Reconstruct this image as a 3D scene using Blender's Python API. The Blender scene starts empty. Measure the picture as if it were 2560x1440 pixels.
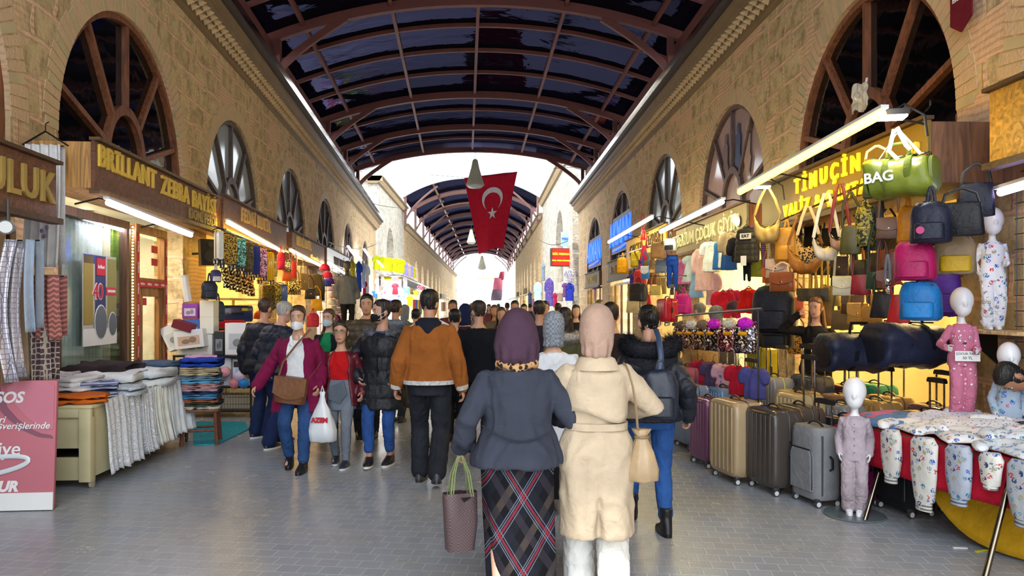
import bpy, bmesh, math, random
from math import sin, cos, pi, radians, sqrt, atan2
from mathutils import Vector as V, Matrix as MX, noise
SC = bpy.context.scene
COL = SC.collection
R = random.Random(7)
F, HC = 1850.0, 1.6
def P(px, py, Y): return V(((px-1280)/F*Y, Y, HC+(765-py)/F*Y))
def G(px, py):
    Y = F*HC/(py-765); return V(((px-1280)/F*Y, Y, 0))
def wl(Y): return -4.0-.0946*Y          # left wall line
def wr(Y): return 4.36-.0292*Y          # right wall line
RZL, RZR = math.atan(.0946), math.atan(.0292)
def lin(h):
    if not isinstance(h, str): return (*h, 1)
    f = lambda c: c/12.92 if c <= .04045 else ((c+.055)/1.055)**2.4
    return tuple(f(int(h[i:i+2], 16)/255) for i in (0, 2, 4)) + (1,)
MATS = {}
class NT:
    def __init__(s, name):
        s.m = bpy.data.materials.new(name); s.m.use_nodes = True
        s.t = s.m.node_tree; s.b = s.t.nodes['Principled BSDF']; s.co = None
    def n(s, ty, **kw):
        o = s.t.nodes.new('ShaderNode'+ty)
        for k, v in kw.items():
            if k in o.inputs: s.put(o.inputs[k], v)
            else: setattr(o, k, v)
        return o
    def put(s, sock, v):
        if isinstance(v, bpy.types.NodeSocket): s.t.links.new(v, sock)
        else: sock.default_value = v
    def obj(s, scale=(1, 1, 1), rot=(0, 0, 0)):
        if s.co is None: s.co = s.n('TexCoord').outputs['Object']
        mp = s.n('Mapping'); s.put(mp.inputs['Vector'], s.co)
        mp.inputs['Scale'].default_value = scale; mp.inputs['Rotation'].default_value = rot
        return mp.outputs[0]
    def noise(s, scale, vec=None, detail=3, rough=.5, dist=0):
        o = s.n('TexNoise'); s.put(o.inputs['Vector'], vec or s.obj())
        o.inputs['Scale'].default_value = scale; o.inputs['Detail'].default_value = detail
        o.inputs['Roughness'].default_value = rough; o.inputs['Distortion'].default_value = dist
        return o.outputs['Fac']
    def mix(s, fac, a, b, mode='MIX'):
        o = s.n('Mix', data_type='RGBA', blend_type=mode)
        s.put(o.inputs[0], fac)
        for k, v in ((6, a), (7, b)): s.put(o.inputs[k], lin(v) if isinstance(v, str) else v)
        return o.outputs[2]
    def ramp(s, fac, *stops, const=False):
        o = s.n('ValToRGB'); s.put(o.inputs[0], fac); e = o.color_ramp.elements
        if const: o.color_ramp.interpolation = 'CONSTANT'
        while len(e) < len(stops): e.new(.5)
        for el, (p, c) in zip(e, stops): el.position = p; el.color = lin(c)
        return o.outputs[0]
    def math(s, op, a, b=0.0, c=None):
        o = s.n('Math', operation=op); s.put(o.inputs[0], a); s.put(o.inputs[1], b)
        if c is not None: s.put(o.inputs[2], c)
        return o.outputs[0]
    def bump(s, h, st, d=.02):
        o = s.n('Bump'); s.put(o.inputs['Height'], h); o.inputs['Strength'].default_value = st
        o.inputs['Distance'].default_value = d; s.put(s.b.inputs['Normal'], o.outputs[0])
    def sep(s, vec=None):
        o = s.n('SeparateXYZ'); s.put(o.inputs[0], vec or s.obj()); return o.outputs
    def color(s, c): s.put(s.b.inputs['Base Color'], lin(c) if isinstance(c, str) else c)
    def set(s, rough=.6, metal=0, spec=None, **kw):
        s.put(s.b.inputs['Roughness'], rough); s.put(s.b.inputs['Metallic'], metal)
        if spec is not None: s.b.inputs['Specular IOR Level'].default_value = spec
        for k, v in kw.items(): s.put(s.b.inputs[k.replace('_', ' ')], v)
        return s.m
def shade(h, k):
    return '%02x%02x%02x' % tuple(max(0, min(255, int(int(h[i:i+2], 16)*k))) for i in (0, 2, 4))
def mat(c, kind='cloth', emit=0):
    """procedural materials by colour and kind"""
    key = (c, kind, emit)
    if key in MATS: return MATS[key]
    t = NT(f'{kind}_{c}'); m = t.m; MATS[key] = m
    if kind == 'cloth':
        n = t.noise(9, detail=4); t.color(t.mix(n, shade(c, .86), shade(c, 1.1)))
        t.bump(t.math('ADD', t.noise(17, detail=4, dist=.8), t.math('MULTIPLY', t.noise(900), .1)), .5, .025); t.set(.85, spec=.2)
    elif kind == 'puff':
        n = t.noise(14, detail=4); t.color(t.mix(n, shade(c, .85), shade(c, 1.15)))
        t.bump(t.noise(24, dist=1, detail=3), .5, .012); t.set(.5, spec=.35)
    elif kind == 'leather':
        n = t.noise(12, detail=4); t.color(t.mix(n, shade(c, .85), shade(c, 1.12)))
        t.bump(t.math('ADD', t.noise(26), t.math('MULTIPLY', t.noise(300), .15)), .35, .01); t.set(.38)
    elif kind == 'denim':
        n = t.noise(7, detail=5); t.color(t.mix(n, shade(c, .72), shade(c, 1.3)))
        t.bump(t.noise(30, t.obj((1, 1, .5))), .45, .012); t.set(.8, spec=.2)
    elif kind == 'skin':
        n = t.noise(20, detail=3); t.color(t.mix(n, shade(c, .93), shade(c, 1.05)))
        t.set(.5, Subsurface_Weight=.06)
    elif kind == 'hair':
        n = t.noise(60, t.obj((1, 1, .08)), detail=3, dist=.4); t.color(t.mix(n, shade(c, .6), shade(c, 1.5)))
        t.bump(n, .8, .01); t.set(.45, spec=.4)
    elif kind == 'metal':
        n = t.noise(30); t.color(t.mix(n, shade(c, .9), c)); t.set(t.ramp(n, (.3, '404040'), (.7, '606060')), 1)
    elif kind == 'plastic':
        n = t.noise(6); t.color(t.mix(n, shade(c, .94), shade(c, 1.04))); t.set(.35);
    elif kind == 'gloss':
        n = t.noise(6); t.color(t.mix(n, shade(c, .93), c)); t.set(.12)
    elif kind == 'paint':
        n = t.noise(3, detail=6); t.color(t.mix(n, shade(c, .85), shade(c, 1.08))); t.bump(t.noise(60), .1, .005); t.set(.6)
    elif kind == 'paper':
        n = t.noise(4); t.color(t.mix(n, shade(c, .96), c)); t.set(.6)
    elif kind == 'lamp':
        t.color('ffffff'); t.b.inputs['Emission Color'].default_value = lin(c); t.b.inputs['Emission Strength'].default_value = emit
    elif kind == 'glow':   # backlit sign colour
        n = t.noise(3); t.color(c); t.put(t.b.inputs['Emission Color'], t.mix(n, shade(c, .8), c)); t.b.inputs['Emission Strength'].default_value = emit
    elif kind == 'wood':
        w = t.noise(5, t.obj((3, 3, .35) if emit else (3, .3, 3)), detail=6, dist=1.5)
        t.color(t.ramp(w, (.25, shade(c, .62)), (.5, c), (.75, shade(c, 1.25)))); t.bump(w, .2, .01); t.set(.55)
    elif kind == 'lace':
        v = t.n('TexVoronoi', feature='DISTANCE_TO_EDGE'); t.put(v.inputs['Vector'], t.obj()); v.inputs['Scale'].default_value = 16
        f = t.ramp(t.math('SINE', t.math('ADD', t.math('MULTIPLY', v.outputs[0], 42.0), t.math('MULTIPLY', t.noise(9), 5.0))), (.3, '000000'), (.6, 'ffffff'))
        t.color(t.mix(f, shade(c, .84), shade(c, 1.1))); t.bump(f, .4, .006); t.set(.8)
    elif kind == 'leopard':
        v = t.n('TexVoronoi'); t.put(v.inputs['Vector'], t.obj()); v.inputs['Scale'].default_value = 42
        n = t.noise(60)
        f = t.ramp(t.math('ADD', v.outputs['Distance'], t.math('MULTIPLY', n, .35)), (.5, '1c130c'), (.62, c), const=True)
        t.color(f); t.set(.8)
    elif kind == 'dots':
        v = t.n('TexVoronoi'); t.put(v.inputs['Vector'], t.obj()); v.inputs['Scale'].default_value = 26; v.inputs['Randomness'].default_value = .35
        t.color(t.mix(t.math('LESS_THAN', v.outputs['Distance'], .2), c, 'fbeef0')); t.bump(t.noise(25), .4, .01); t.set(.85)
    elif kind == 'print':   # scattered small coloured motifs
        v = t.n('TexVoronoi'); t.put(v.inputs['Vector'], t.obj()); v.inputs['Scale'].default_value = 21
        n = t.noise(110, detail=1)
        msk = t.math('MULTIPLY', t.math('LESS_THAN', v.outputs['Distance'], .4), t.math('GREATER_THAN', n, .48))
        h = t.sep(v.outputs['Color'])
        cc = t.ramp(h[0], (0, '2f62b8'), (.28, '8c9099'), (.45, 'cf3f48'), (.6, '3f88a8'), (.78, 'a9a37c'), (.92, '2a3a70'), const=True)
        t.color(t.mix(msk, c, cc)); t.bump(t.noise(22, detail=4), .5, .015); t.set(.85)
    elif kind == 'tinyprint':
        v = t.n('TexVoronoi'); t.put(v.inputs['Vector'], t.obj()); v.inputs['Scale'].default_value = 34
        t.color(t.mix(t.math('LESS_THAN', v.outputs['Distance'], .22), c, '54588a')); t.bump(t.noise(20, detail=4), .5, .015); t.set(.85)
    elif kind == 'speck':
        v = t.n('TexVoronoi'); t.put(v.inputs['Vector'], t.obj()); v.inputs['Scale'].default_value = 60
        t.color(t.ramp(t.sep(v.outputs['Color'])[0], (0, shade(c, .25)), (.35, c), (.7, shade(c, 1.5)), const=True)); t.set(.4)
    elif kind == 'sequin':
        v = t.n('TexVoronoi'); t.put(v.inputs['Vector'], t.obj()); v.inputs['Scale'].default_value = 70
        h = t.sep(v.outputs['Color'])
        t.color(t.ramp(h[0], (0, shade(c, .3)), (.4, c), (.8, 'fff6e0'), const=True));
        t.bump(h[1], 1, .02); t.set(.22, .8)
    elif kind == 'check':
        w1 = t.n('TexChecker'); t.put(w1.inputs['Vector'], t.obj((1, 1, 1), (0, 0, .3))); w1.inputs['Scale'].default_value = 55
        t.color(t.mix(w1.outputs['Fac'], shade(c, .8), c)); t.set(.9)
    elif kind == 'stripe':
        x = t.sep(t.obj((1, 1, 1)))[2]
        f = t.math('GREATER_THAN', t.math('SINE', t.math('MULTIPLY', x, 260.0)), .1)
        t.color(t.mix(f, shade(c, .55), c)); t.set(.9)
    elif kind == 'zig':
        s = t.sep(); z = t.math('ADD', s[2], t.math('MULTIPLY', t.math('PINGPONG', s[1], .03), .8))
        f = t.math('GREATER_THAN', t.math('SINE', t.math('MULTIPLY', z, 150.0)), .25)
        t.color(t.mix(f, shade(c, .8), shade(c, 1.15))); t.set(.9)
    elif kind == 'hex':
        v = t.n('TexVoronoi', feature='DISTANCE_TO_EDGE'); t.put(v.inputs['Vector'], t.obj()); v.inputs['Scale'].default_value = 22; v.inputs['Randomness'].default_value = .25
        t.color(t.ramp(v.outputs[0], (.09, 'c9bda9'), (.13, c))); t.set(.85)
    elif kind == 'silver':
        v = t.n('TexVoronoi', feature='DISTANCE_TO_EDGE'); t.put(v.inputs['Vector'], t.obj()); v.inputs['Scale'].default_value = 26; v.inputs['Randomness'].default_value = .2
        t.color(t.ramp(v.outputs[0], (.05, '8d8894'), (.1, c))); t.set(.35, .4)
    elif kind == 'weave':
        w = t.n('TexChecker'); t.put(w.inputs['Vector'], t.obj()); w.inputs['Scale'].default_value = 120
        t.color(t.mix(w.outputs['Fac'], shade(c, .75), shade(c, 1.12))); t.bump(w.outputs['Fac'], .5, .01); t.set(.5)
    elif kind == 'fur':
        n = t.noise(50, detail=4); t.color(t.mix(n, shade(c, .5), shade(c, 1.5))); t.set(.75, spec=.25)
    elif kind == 'quiltbag':
        t.color(c); w = t.noise(14, dist=1.2); t.bump(w, .6, .02); t.set(.3)
    elif kind == 'glass':
        t.color(c); t.set(.02, Transmission_Weight=1.0, IOR=1.05)
        # thin pane: mostly clear with a glossy reflection
        nt = t.t; gl = t.n('BsdfGlossy'); gl.inputs['Roughness'].default_value = .03
        tr = t.n('BsdfTransparent'); tr.inputs[0].default_value = lin(c)
        lw_ = t.n('LayerWeight'); lw_.inputs[0].default_value = .5; fr = t.n('Math', operation='MULTIPLY_ADD'); t.put(fr.inputs[0], t.math('POWER', lw_.outputs['Facing'], 4.0)); fr.inputs[1].default_value = .5; fr.inputs[2].default_value = .04
        mx = t.n('MixShader'); t.put(mx.inputs[0], fr.outputs[0]); t.put(mx.inputs[1], tr.outputs[0]); t.put(mx.inputs[2], gl.outputs[0])
        nt.links.new(mx.outputs[0], nt.nodes['Material Output'].inputs[0])
    elif kind == 'darkglass':
        n = t.noise(2.5, detail=3); t.color(c); t.bump(n, .05, .05); t.set(.04, spec=.6)
    return m
def smooth_closed(n): return [2*pi*i/n for i in range(n)]
class B:
    def __init__(s): s.bm = bmesh.new(); s.mi = 0
    def face(s, vs):
        try: f = s.bm.faces.new(vs); f.material_index = s.mi; return f
        except ValueError: return None
    def box(s, c, d, bev=0, rot=None, seg=2):
        r = bmesh.ops.create_cube(s.bm, size=1); vs = r['verts']
        m = MX.Translation(V(c)) @ (rot.to_4x4() if rot else MX()) @ MX.Diagonal((*d, 1))
        bmesh.ops.transform(s.bm, matrix=m, verts=vs)
        fs = {f for v in vs for f in v.link_faces}
        for f in fs: f.material_index = s.mi
        if bev:
            es = list({e for v in vs for e in v.link_edges})
            bmesh.ops.bevel(s.bm, geom=es, offset=min(bev, min(d)*.49), segments=seg, affect='EDGES', profile=.5, clamp_overlap=True, material=-1)
        return s
    def loft(s, rings, cap=True, close=True):
        vr = [[s.bm.verts.new(p) for p in r] for r in rings]; n = len(vr[0])
        for a, b in zip(vr, vr[1:]):
            for i in range(n if close else n-1): s.face((a[i], a[(i+1) % n], b[(i+1) % n], b[i]))
        if cap and close:
            s.face(list(reversed(vr[0]))); s.face(vr[-1])
        return s
    def tube(s, pts, r, n=8, closed=False, flat=1, up=None):
        pts = [V(p) for p in pts]; k = len(pts)
        rs = r if isinstance(r, (list, tuple)) else [r]*k
        rings = []; pu = V(up) if up else None
        for i, p in enumerate(pts):
            a = pts[(i-1) % k] if (closed or i > 0) else p; b = pts[(i+1) % k] if (closed or i < k-1) else p
            t = (b-a).normalized() if (b-a).length > 1e-9 else V((0, 0, 1))
            if pu is None: pu = V((0, 0, 1)) if abs(t.z) < .9 else V((0, 1, 0))
            x = pu.cross(t)
            if x.length < 1e-5: x = V((1, 0, 0)).cross(t)
            x.normalize(); y = t.cross(x)
            if not up: pu = y
            rings.append([p+x*cos(q)*rs[i]+y*sin(q)*rs[i]*flat for q in smooth_closed(n)])
        if closed: rings.append(rings[0]);
        return s.loft(rings, cap=not closed) if not closed else s._ringloft(rings[:-1])
    def _ringloft(s, rings):
        vr = [[s.bm.verts.new(p) for p in r] for r in rings]; n = len(vr[0]); k = len(vr)
        for j in range(k):
            a, b = vr[j], vr[(j+1) % k]
            for i in range(n): s.face((a[i], a[(i+1) % n], b[(i+1) % n], b[i]))
        return s
    def limb(s, pts, rs, n=14):
        """tube with rounded ends"""
        pts = [V(p) for p in pts]; rs = list(rs)
        d0 = (pts[0]-pts[1]).normalized(); d1 = (pts[-1]-pts[-2]).normalized()
        pts = [pts[0]+d0*rs[0]*.8, pts[0]+d0*rs[0]*.45]+pts+[pts[-1]+d1*rs[-1]*.45, pts[-1]+d1*rs[-1]*.8]
        rs = [rs[0]*.45, rs[0]*.85]+rs+[rs[-1]*.85, rs[-1]*.45]
        return s.tube(pts, rs, n)
    def ball(s, c, r, u=16, v=10, rot=None):
        if not isinstance(r, (tuple, list)): r = (r, r, r)
        b = bmesh.ops.create_uvsphere(s.bm, u_segments=u, v_segments=v, radius=1)
        m = MX.Translation(V(c)) @ (rot.to_4x4() if rot else MX()) @ MX.Diagonal((*r, 1))
        bmesh.ops.transform(s.bm, matrix=m, verts=b['verts'])
        for f in {f for q in b['verts'] for f in q.link_faces}: f.material_index = s.mi
        return s
    def cyl(s, a, b, r, r2=None, n=16):
        return s.tube([a, b], [r, r if r2 is None else r2], n)
    def prism(s, poly, d):
        """polygon (3-D points) extruded by vector d"""
        d = V(d); a = [s.bm.verts.new(V(p)) for p in poly]; b = [s.bm.verts.new(V(p)+d) for p in poly]; n = len(a)
        s.face(list(reversed(a))); s.face(b)
        for i in range(n): s.face((a[i], a[(i+1) % n], b[(i+1) % n], b[i]))
        return s
    def quad(s, *p): s.face([s.bm.verts.new(V(q)) for q in p]); return s
    def sheet(s, fn, nu, nv, th=0):
        """surface fn(u,v)->V with optional thickness (solid)"""
        g = [[V(fn(i/nu, j/nv)) for j in range(nv+1)] for i in range(nu+1)]
        a = [[s.bm.verts.new(p) for p in r] for r in g]
        if not th:
            for i in range(nu):
                for j in range(nv): s.face((a[i][j], a[i+1][j], a[i+1][j+1], a[i][j+1]))
            return s
        def nrm(i, j):
            du = g[min(i+1, nu)][j]-g[max(i-1, 0)][j]; dv = g[i][min(j+1, nv)]-g[i][max(j-1, 0)]
            return du.cross(dv).normalized()
        b = [[s.bm.verts.new(g[i][j]-nrm(i, j)*th) for j in range(nv+1)] for i in range(nu+1)]
        for i in range(nu):
            for j in range(nv):
                s.face((a[i][j], a[i+1][j], a[i+1][j+1], a[i][j+1])); s.face((b[i][j+1], b[i+1][j+1], b[i+1][j], b[i][j]))
        for i in range(nu):
            s.face((a[i+1][0], a[i][0], b[i][0], b[i+1][0])); s.face((a[i][nv], a[i+1][nv], b[i+1][nv], b[i][nv]))
        for j in range(nv):
            s.face((a[0][j], a[0][j+1], b[0][j+1], b[0][j])); s.face((a[nu][j+1], a[nu][j], b[nu][j], b[nu][j+1]))
        return s
    def lathe(s, prof, c=(0, 0, 0), n=24):
        c = V(c); return s.loft([[c+V((r*cos(q), r*sin(q), z)) for q in smooth_closed(n)] for r, z in prof])
    def mesh(s, me):
        s.bm.from_mesh(me); return s
    def xf(s, m): bmesh.ops.transform(s.bm, matrix=m, verts=s.bm.verts); return s
    def warp(s, fn):
        for v in s.bm.verts: v.co = fn(v.co)
        return s
    def out(s, name='mesh', sharp=40, fix=True):
        if fix: bmesh.ops.recalc_face_normals(s.bm, faces=s.bm.faces)
        me = bpy.data.meshes.new(name); s.bm.to_mesh(me); s.bm.free()
        finish(me, sharp); return me
def finish(me, sharp=40):
    me.polygons.foreach_set('use_smooth', [sharp > 0]*len(me.polygons))
    if 0 < sharp < 180: me.set_sharp_from_angle(angle=radians(sharp))
def ob(name, me, m=None, parent=None, loc=(0, 0, 0), rz=0, rot=None, sharp=40):
    if isinstance(me, B): me = me.out(name, sharp)
    o = bpy.data.objects.new(name, me); COL.objects.link(o)
    for q in (m if isinstance(m, (list, tuple)) else [m]):
        if q is not None: me.materials.append(q)
    o.location = loc; o.rotation_euler = rot or (0, 0, rz)
    if parent is not None: o.parent = parent
    return o
def tag(o, label, cat, group=None, kind=None):
    if label: o['label'] = label
    if cat: o['category'] = cat
    if group: o['group'] = group
    if kind: o['kind'] = kind
    return o
def thing(name, label, cat, loc=(0, 0, 0), rz=0, group=None, rot=None, scale=None):
    o = bpy.data.objects.new(name, None); COL.objects.link(o); o.empty_display_size = .1
    o.location = loc; o.rotation_euler = rot or (0, 0, rz)
    if scale: o.scale = (scale,)*3
    return tag(o, label, cat, group)
def struct(name, me, m, parent=None, **kw):
    o = ob(name, me, m, parent, **kw)
    if parent is None: o['kind'] = 'structure'
    return o
def evalmesh(o):
    dg = bpy.context.evaluated_depsgraph_get()
    me = bpy.data.meshes.new_from_object(o.evaluated_get(dg))
    d = o.data; bpy.data.objects.remove(o)
    (bpy.data.meshes if isinstance(d, bpy.types.Mesh) else bpy.data.curves).remove(d)
    me.materials.clear(); return me
def remesh(b, vox=.012, it=3):
    me = bpy.data.meshes.new('tmp'); bmesh.ops.recalc_face_normals(b.bm, faces=b.bm.faces); b.bm.to_mesh(me); b.bm.free()
    o = bpy.data.objects.new('tmp', me); COL.objects.link(o)
    r = o.modifiers.new('r', 'REMESH'); r.mode = 'VOXEL'; r.voxel_size = vox
    s = o.modifiers.new('s', 'SMOOTH'); s.iterations = it; s.factor = .5
    me = evalmesh(o); finish(me, 180); return me
def displace(me, fn):
    ns = [v.normal.copy() for v in me.vertices]
    for v, n in zip(me.vertices, ns): v.co = v.co+n*fn(v.co)
    me.update(); return me
TX = {}
def text(s, size=.2, ext=.01, bold=0, shear=0, spacing=1, align='CENTER', sx=1):
    """solid lettering in the XZ plane facing -Y, centred on origin"""
    key = (s, size, ext, bold, shear, spacing, align, sx)
    if key not in TX:
        c = bpy.data.curves.new('t', 'FONT'); c.body = s; c.size = size; c.extrude = ext; c.offset = bold; c.shear = shear
        c.space_character = spacing; c.align_x = align; c.align_y = 'CENTER'; c.resolution_u = 3
        o = bpy.data.objects.new('t', c); COL.objects.link(o); me = evalmesh(o)
        me.transform(MX.Rotation(pi/2, 4, 'X') @ MX.Diagonal((sx, 1, 1, 1))); finish(me, 30); TX[key] = me
    return TX[key].copy()
def ylines(a, b, n): return [a+(b-a)*i/(n-1) for i in range(n)]
def stone_mat(name, blk, dark, mortar, sx=.62, sy=.36, pale=0):
    t = NT(name); s = t.sep()
    u = t.math('ADD', s[0], s[1])
    wob = t.noise(1.3, detail=2)
    cb = t.n('CombineXYZ'); t.put(cb.inputs[0], t.math('ADD', u, t.math('MULTIPLY', wob, .35))); t.put(cb.inputs[1], t.math('ADD', s[2], t.math('MULTIPLY', t.noise(.9), .3)))
    b = t.n('TexBrick', offset=.5); t.put(b.inputs['Vector'], cb.outputs[0])
    for k, v in (('Scale', 1.0), ('Brick Width', sx), ('Row Height', sy), ('Mortar Size', .034), ('Mortar Smooth', .45), ('Bias', 0.0)): b.inputs[k].default_value = v
    b.inputs['Color1'].default_value = (0, 0, 0, 1); b.inputs['Color2'].default_value = (1, 1, 1, 1); b.inputs['Mortar'].default_value = (.5, .5, .5, 1)
    bl = t.sep(b.outputs['Color'])[0]
    st = t.mix(bl, blk, dark)
    st = t.mix(t.ramp(t.noise(4, detail=6, rough=.7), (.42, '000000'), (.66, 'ffffff')), st, shade(dark, .72))
    # thin brick courses laid between the stones
    cy = t.math('SINE', t.math('MULTIPLY', t.math('ADD', s[2], t.math('MULTIPLY', t.noise(2), .12)), 95.0))
    mo = t.mix(t.math('GREATER_THAN', cy, .3), mortar, shade(mortar, .87))
    patch = t.ramp(t.noise(.8, detail=3), (.47, '000000'), (.56, 'ffffff'))
    isb = t.math('MAXIMUM', b.outputs['Fac'], t.math('MULTIPLY', t.math('GREATER_THAN', bl, .62), t.math('MULTIPLY', patch, .85)))
    c = t.mix(isb, st, mo)
    c = t.mix(t.math('MULTIPLY', t.ramp(t.noise(14, detail=5), (.35, '000000'), (.75, 'ffffff')), .35), c, shade(mortar, 1.08))
    t.color(c)
    h = t.math('ADD', t.math('MULTIPLY', isb, .3), t.math('MULTIPLY', t.noise(22, detail=6), .5))
    t.bump(h, .7, .035); t.set(.92, spec=.15); return t.m
M_STONE = stone_mat('old_stone_and_brick', 'cdb88c', 'b8a478', 'd9b391')
M_PALE = stone_mat('pale_limestone', 'd9d3c4', 'b7ae9c', 'cfc6b6', .9, .45)
def voussoir_mat():
    t = NT('brick_arch'); n = t.noise(7, detail=5); t.color(t.mix(n, 'c2a582', 'd2b692')); t.bump(t.noise(30, detail=4), .6, .02); t.set(.9, spec=.15); return t.m
M_VB = voussoir_mat(); M_VS = mat('c2b088', 'paint')
def paver_mat():
    t = NT('interlocking_pavers'); v = t.obj((1, 1, 1), (0, 0, .12))
    b = t.n('TexBrick', offset=.5, offset_frequency=2); t.put(b.inputs['Vector'], v)
    for k, q in (('Scale', 1.0), ('Brick Width', .135), ('Row Height', .125), ('Mortar Size', .006), ('Mortar Smooth', .3)): b.inputs[k].default_value = q*.9
    b.inputs['Color1'].default_value = lin('939aa6'); b.inputs['Color2'].default_value = lin('9fa5af'); b.inputs['Mortar'].default_value = lin('b2b8c0')
    n = t.noise(1.1, detail=6, rough=.65)
    c = t.mix(t.math('MULTIPLY', t.ramp(n, (.38, '000000'), (.68, 'ffffff')), .55), b.outputs['Color'], 'a39c94')
    c = t.mix(t.math('MULTIPLY', t.ramp(t.noise(40, detail=3), (.62, '000000'), (.7, 'ffffff')), .2), c, 'b0b0b0')
    t.color(c)
    t.bump(t.math('ADD', t.math('MULTIPLY', b.outputs['Fac'], -.6), t.math('MULTIPLY', t.noise(60, detail=3), .3)), .5, .012)
    t.set(t.ramp(n, (.3, '707070'), (.7, '9a9a9a')), spec=.35); return t.m
fl = B()
NX, NY = 10, 40
fl.sheet(lambda u, v: V((-26+48*u, -6+226*v, 0)), NX, NY)
struct('floor', fl, paver_mat())

def arch_wall(name, fn, bays, y0, y1, zt, depth, m):
    b = B(); n = 20
    ys = [y0]
    q = lambda *p: b.quad(*[fn(*a) for a in p])
    for yc, r, zs in bays:
        q((ys[-1], 0, 0), (yc-r, 0, 0), (yc-r, 0, zt), (ys[-1], 0, zt))
        arc = [(yc-r*cos(pi*i/n), zs+r*sin(pi*i/n)) for i in range(n+1)]
        for (a, za), (c, zc) in zip(arc, arc[1:]):
            q((a, 0, za), (c, 0, zc), (c, 0, zt), (a, 0, zt)); q((a, 0, za), (a, -depth, za), (c, -depth, zc), (c, 0, zc))
        for yy, sg in ((yc-r, 1), (yc+r, -1)):
            q((yy, 0, 0), (yy, 0, zs), (yy, -depth, zs), (yy, -depth, 0))
        ys.append(yc+r)
    q((ys[-1], 0, 0), (y1, 0, 0), (y1, 0, zt), (ys[-1], 0, zt))
    q((y1, 0, 0), (y1, -2.5, 0), (y1, -2.5, zt), (y1, 0, zt))
    bmesh.ops.remove_doubles(b.bm, verts=b.bm.verts, dist=1e-4)
    return struct(name, b, m, sharp=0)
fL = lambda Y, n, z: V((wl(Y)+n, Y, z))
fR = lambda Y, n, z: V((wr(Y)-n, Y, z))
ZT = 6.15
BL = [(5.0, 1.86, 3.35), (9.57, 1.86, 3.42), (14.35, 1.8, 3.35), (19.8, 1.9, 3.35), (25.6, 1.95, 3.35), (31.7, 1.85, 3.3), (38.6, 1.7, 3.3)]
BR = [(4.2, 1.86, 3.4), (8.76, 1.84, 3.42), (13.6, 1.85, 3.4), (18.75, 1.92, 3.5), (24.8, 2.1, 3.35), (31.1, 2.2, 3.1)]
YL1, YR1 = 44.6, 36.5
arch_wall('wall_left', fL, BL, -3, YL1, ZT, .45, M_STONE)
arch_wall('wall_right', fR, BR, -3, YR1, ZT, .45, M_STONE)
def archivolt(name, fn, yc, r, zs):
    b = B(); n = 56; w = .30
    for i in range(n):
        a0, a1 = pi*(i+.07)/n, pi*(i+.93)/n; b.mi = 0 if i % 4 else 1
        k = w*(1 if i % 4 else .85)
        pt = lambda a, rr, nn: fn(yc-rr*cos(a), nn, zs+rr*sin(a))
        poly = [pt(a0, r, .008), pt(a1, r, .008), pt(a1, r+k, .008), pt(a0, r+k, .008)]
        b.prism(poly, fn(yc, -.06, 0)-fn(yc, 0, 0))
    return struct(name, b, [M_VB, M_VS], sharp=30)
k = 1
for fn, bb in ((fL, BL), (fR, BR)):
    for bay in bb: archivolt('trim_%d' % k, fn, *bay); k += 1
M_CORN = mat('86704f', 'paint'); M_CORN2 = mat('cfb48c', 'paint')  # profile coloured darker than the dentils, painting shade into the gaps between them
def cornice(name, fn, y0, y1, z0, step=.2):
    b = B()
    prof = [(0, 0), (.07, .02), (.07, .07), (.12, .09), (.12, .15), (.2, .17), (.2, .25), (.27, .27), (.27, .34), (.38, .37), (.38, .46), (-.6, .46), (-.6, 0)]
    b.loft([[fn(y, n, z0+z) for n, z in prof] for y in (y0, y1)])
    y = y0+.1; i = 0
    b.mi = 1
    while y < y1-.1:
        for n, z, o in ((.12, .12, 0), (.2, .22, .5)):
            yy = y+o*step
            c = fn(yy, n, z0+z); vs = [fn(yy+a*step*.47, n, z0+z+c2*.078) for a, c2 in ((-1, 0), (0, -1), (1, 0), (0, 1))]
            tip = fn(yy, n+.12, z0+z-.02)
            vv = [b.bm.verts.new(p) for p in vs]; tv = b.bm.verts.new(tip)
            for q in range(4): b.face((vv[q], vv[(q+1) % 4], tv))
        y += step; i += 1
    return struct(name, b, [M_CORN, M_CORN2], sharp=25)
cornice('trim_21', fL, -3, YL1, ZT); cornice('trim_22', fR, -3, YR1, ZT)
M_SLAB = mat('4a4038', 'paint'); M_GUT = mat('b9b4ab', 'metal')
for i, (fn, y1) in enumerate(((fL, YL1), (fR, YR1))):
    b = B(); b.loft([[fn(y, n, z) for n, z in ((.46, 6.62), (.46, 6.74), (-.9, 6.9), (-.9, 6.62))] for y in (-3, y1)]); struct('trim_%d' % (23+i), b, M_SLAB)
    b = B(); b.loft([[fn(y, n, z) for n, z in ((.30, 6.78), (.42, 6.76), (.47, 6.9), (.45, 6.9), (.4, 6.78), (.3, 6.80))] for y in (6, y1)]); struct('trim_%d' % (25+i), b, M_GUT)
M_STEEL = mat('6e3a33', 'paint')
def roofpanel_mat():
    t = NT('dark_tinted_sheet'); n = t.noise(1.1, detail=3, dist=.5)
    t.color(t.mix(n, '07070d', '0f1020')); t.bump(t.noise(1.3, t.obj((1, 1.6, 1)), detail=2, dist=.8), .1, .12)
    gl_ = t.n('BsdfGlossy'); gl_.inputs['Color'].default_value = (.02, .02, .038, 1); gl_.inputs['Roughness'].default_value = .05; t.t.links.new(t.b.inputs['Normal'].links[0].from_socket, gl_.inputs['Normal'])
    t.set(.6, spec=0); ad = t.n('AddShader'); t.put(ad.inputs[0], t.b.outputs[0]); t.put(ad.inputs[1], gl_.outputs[0]); t.t.links.new(ad.outputs[0], t.t.nodes['Material Output'].inputs[0]); return t.m
M_ROOF = roofpanel_mat()
ROOF0, ROOF1 = 1.0, 33.0
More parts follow.
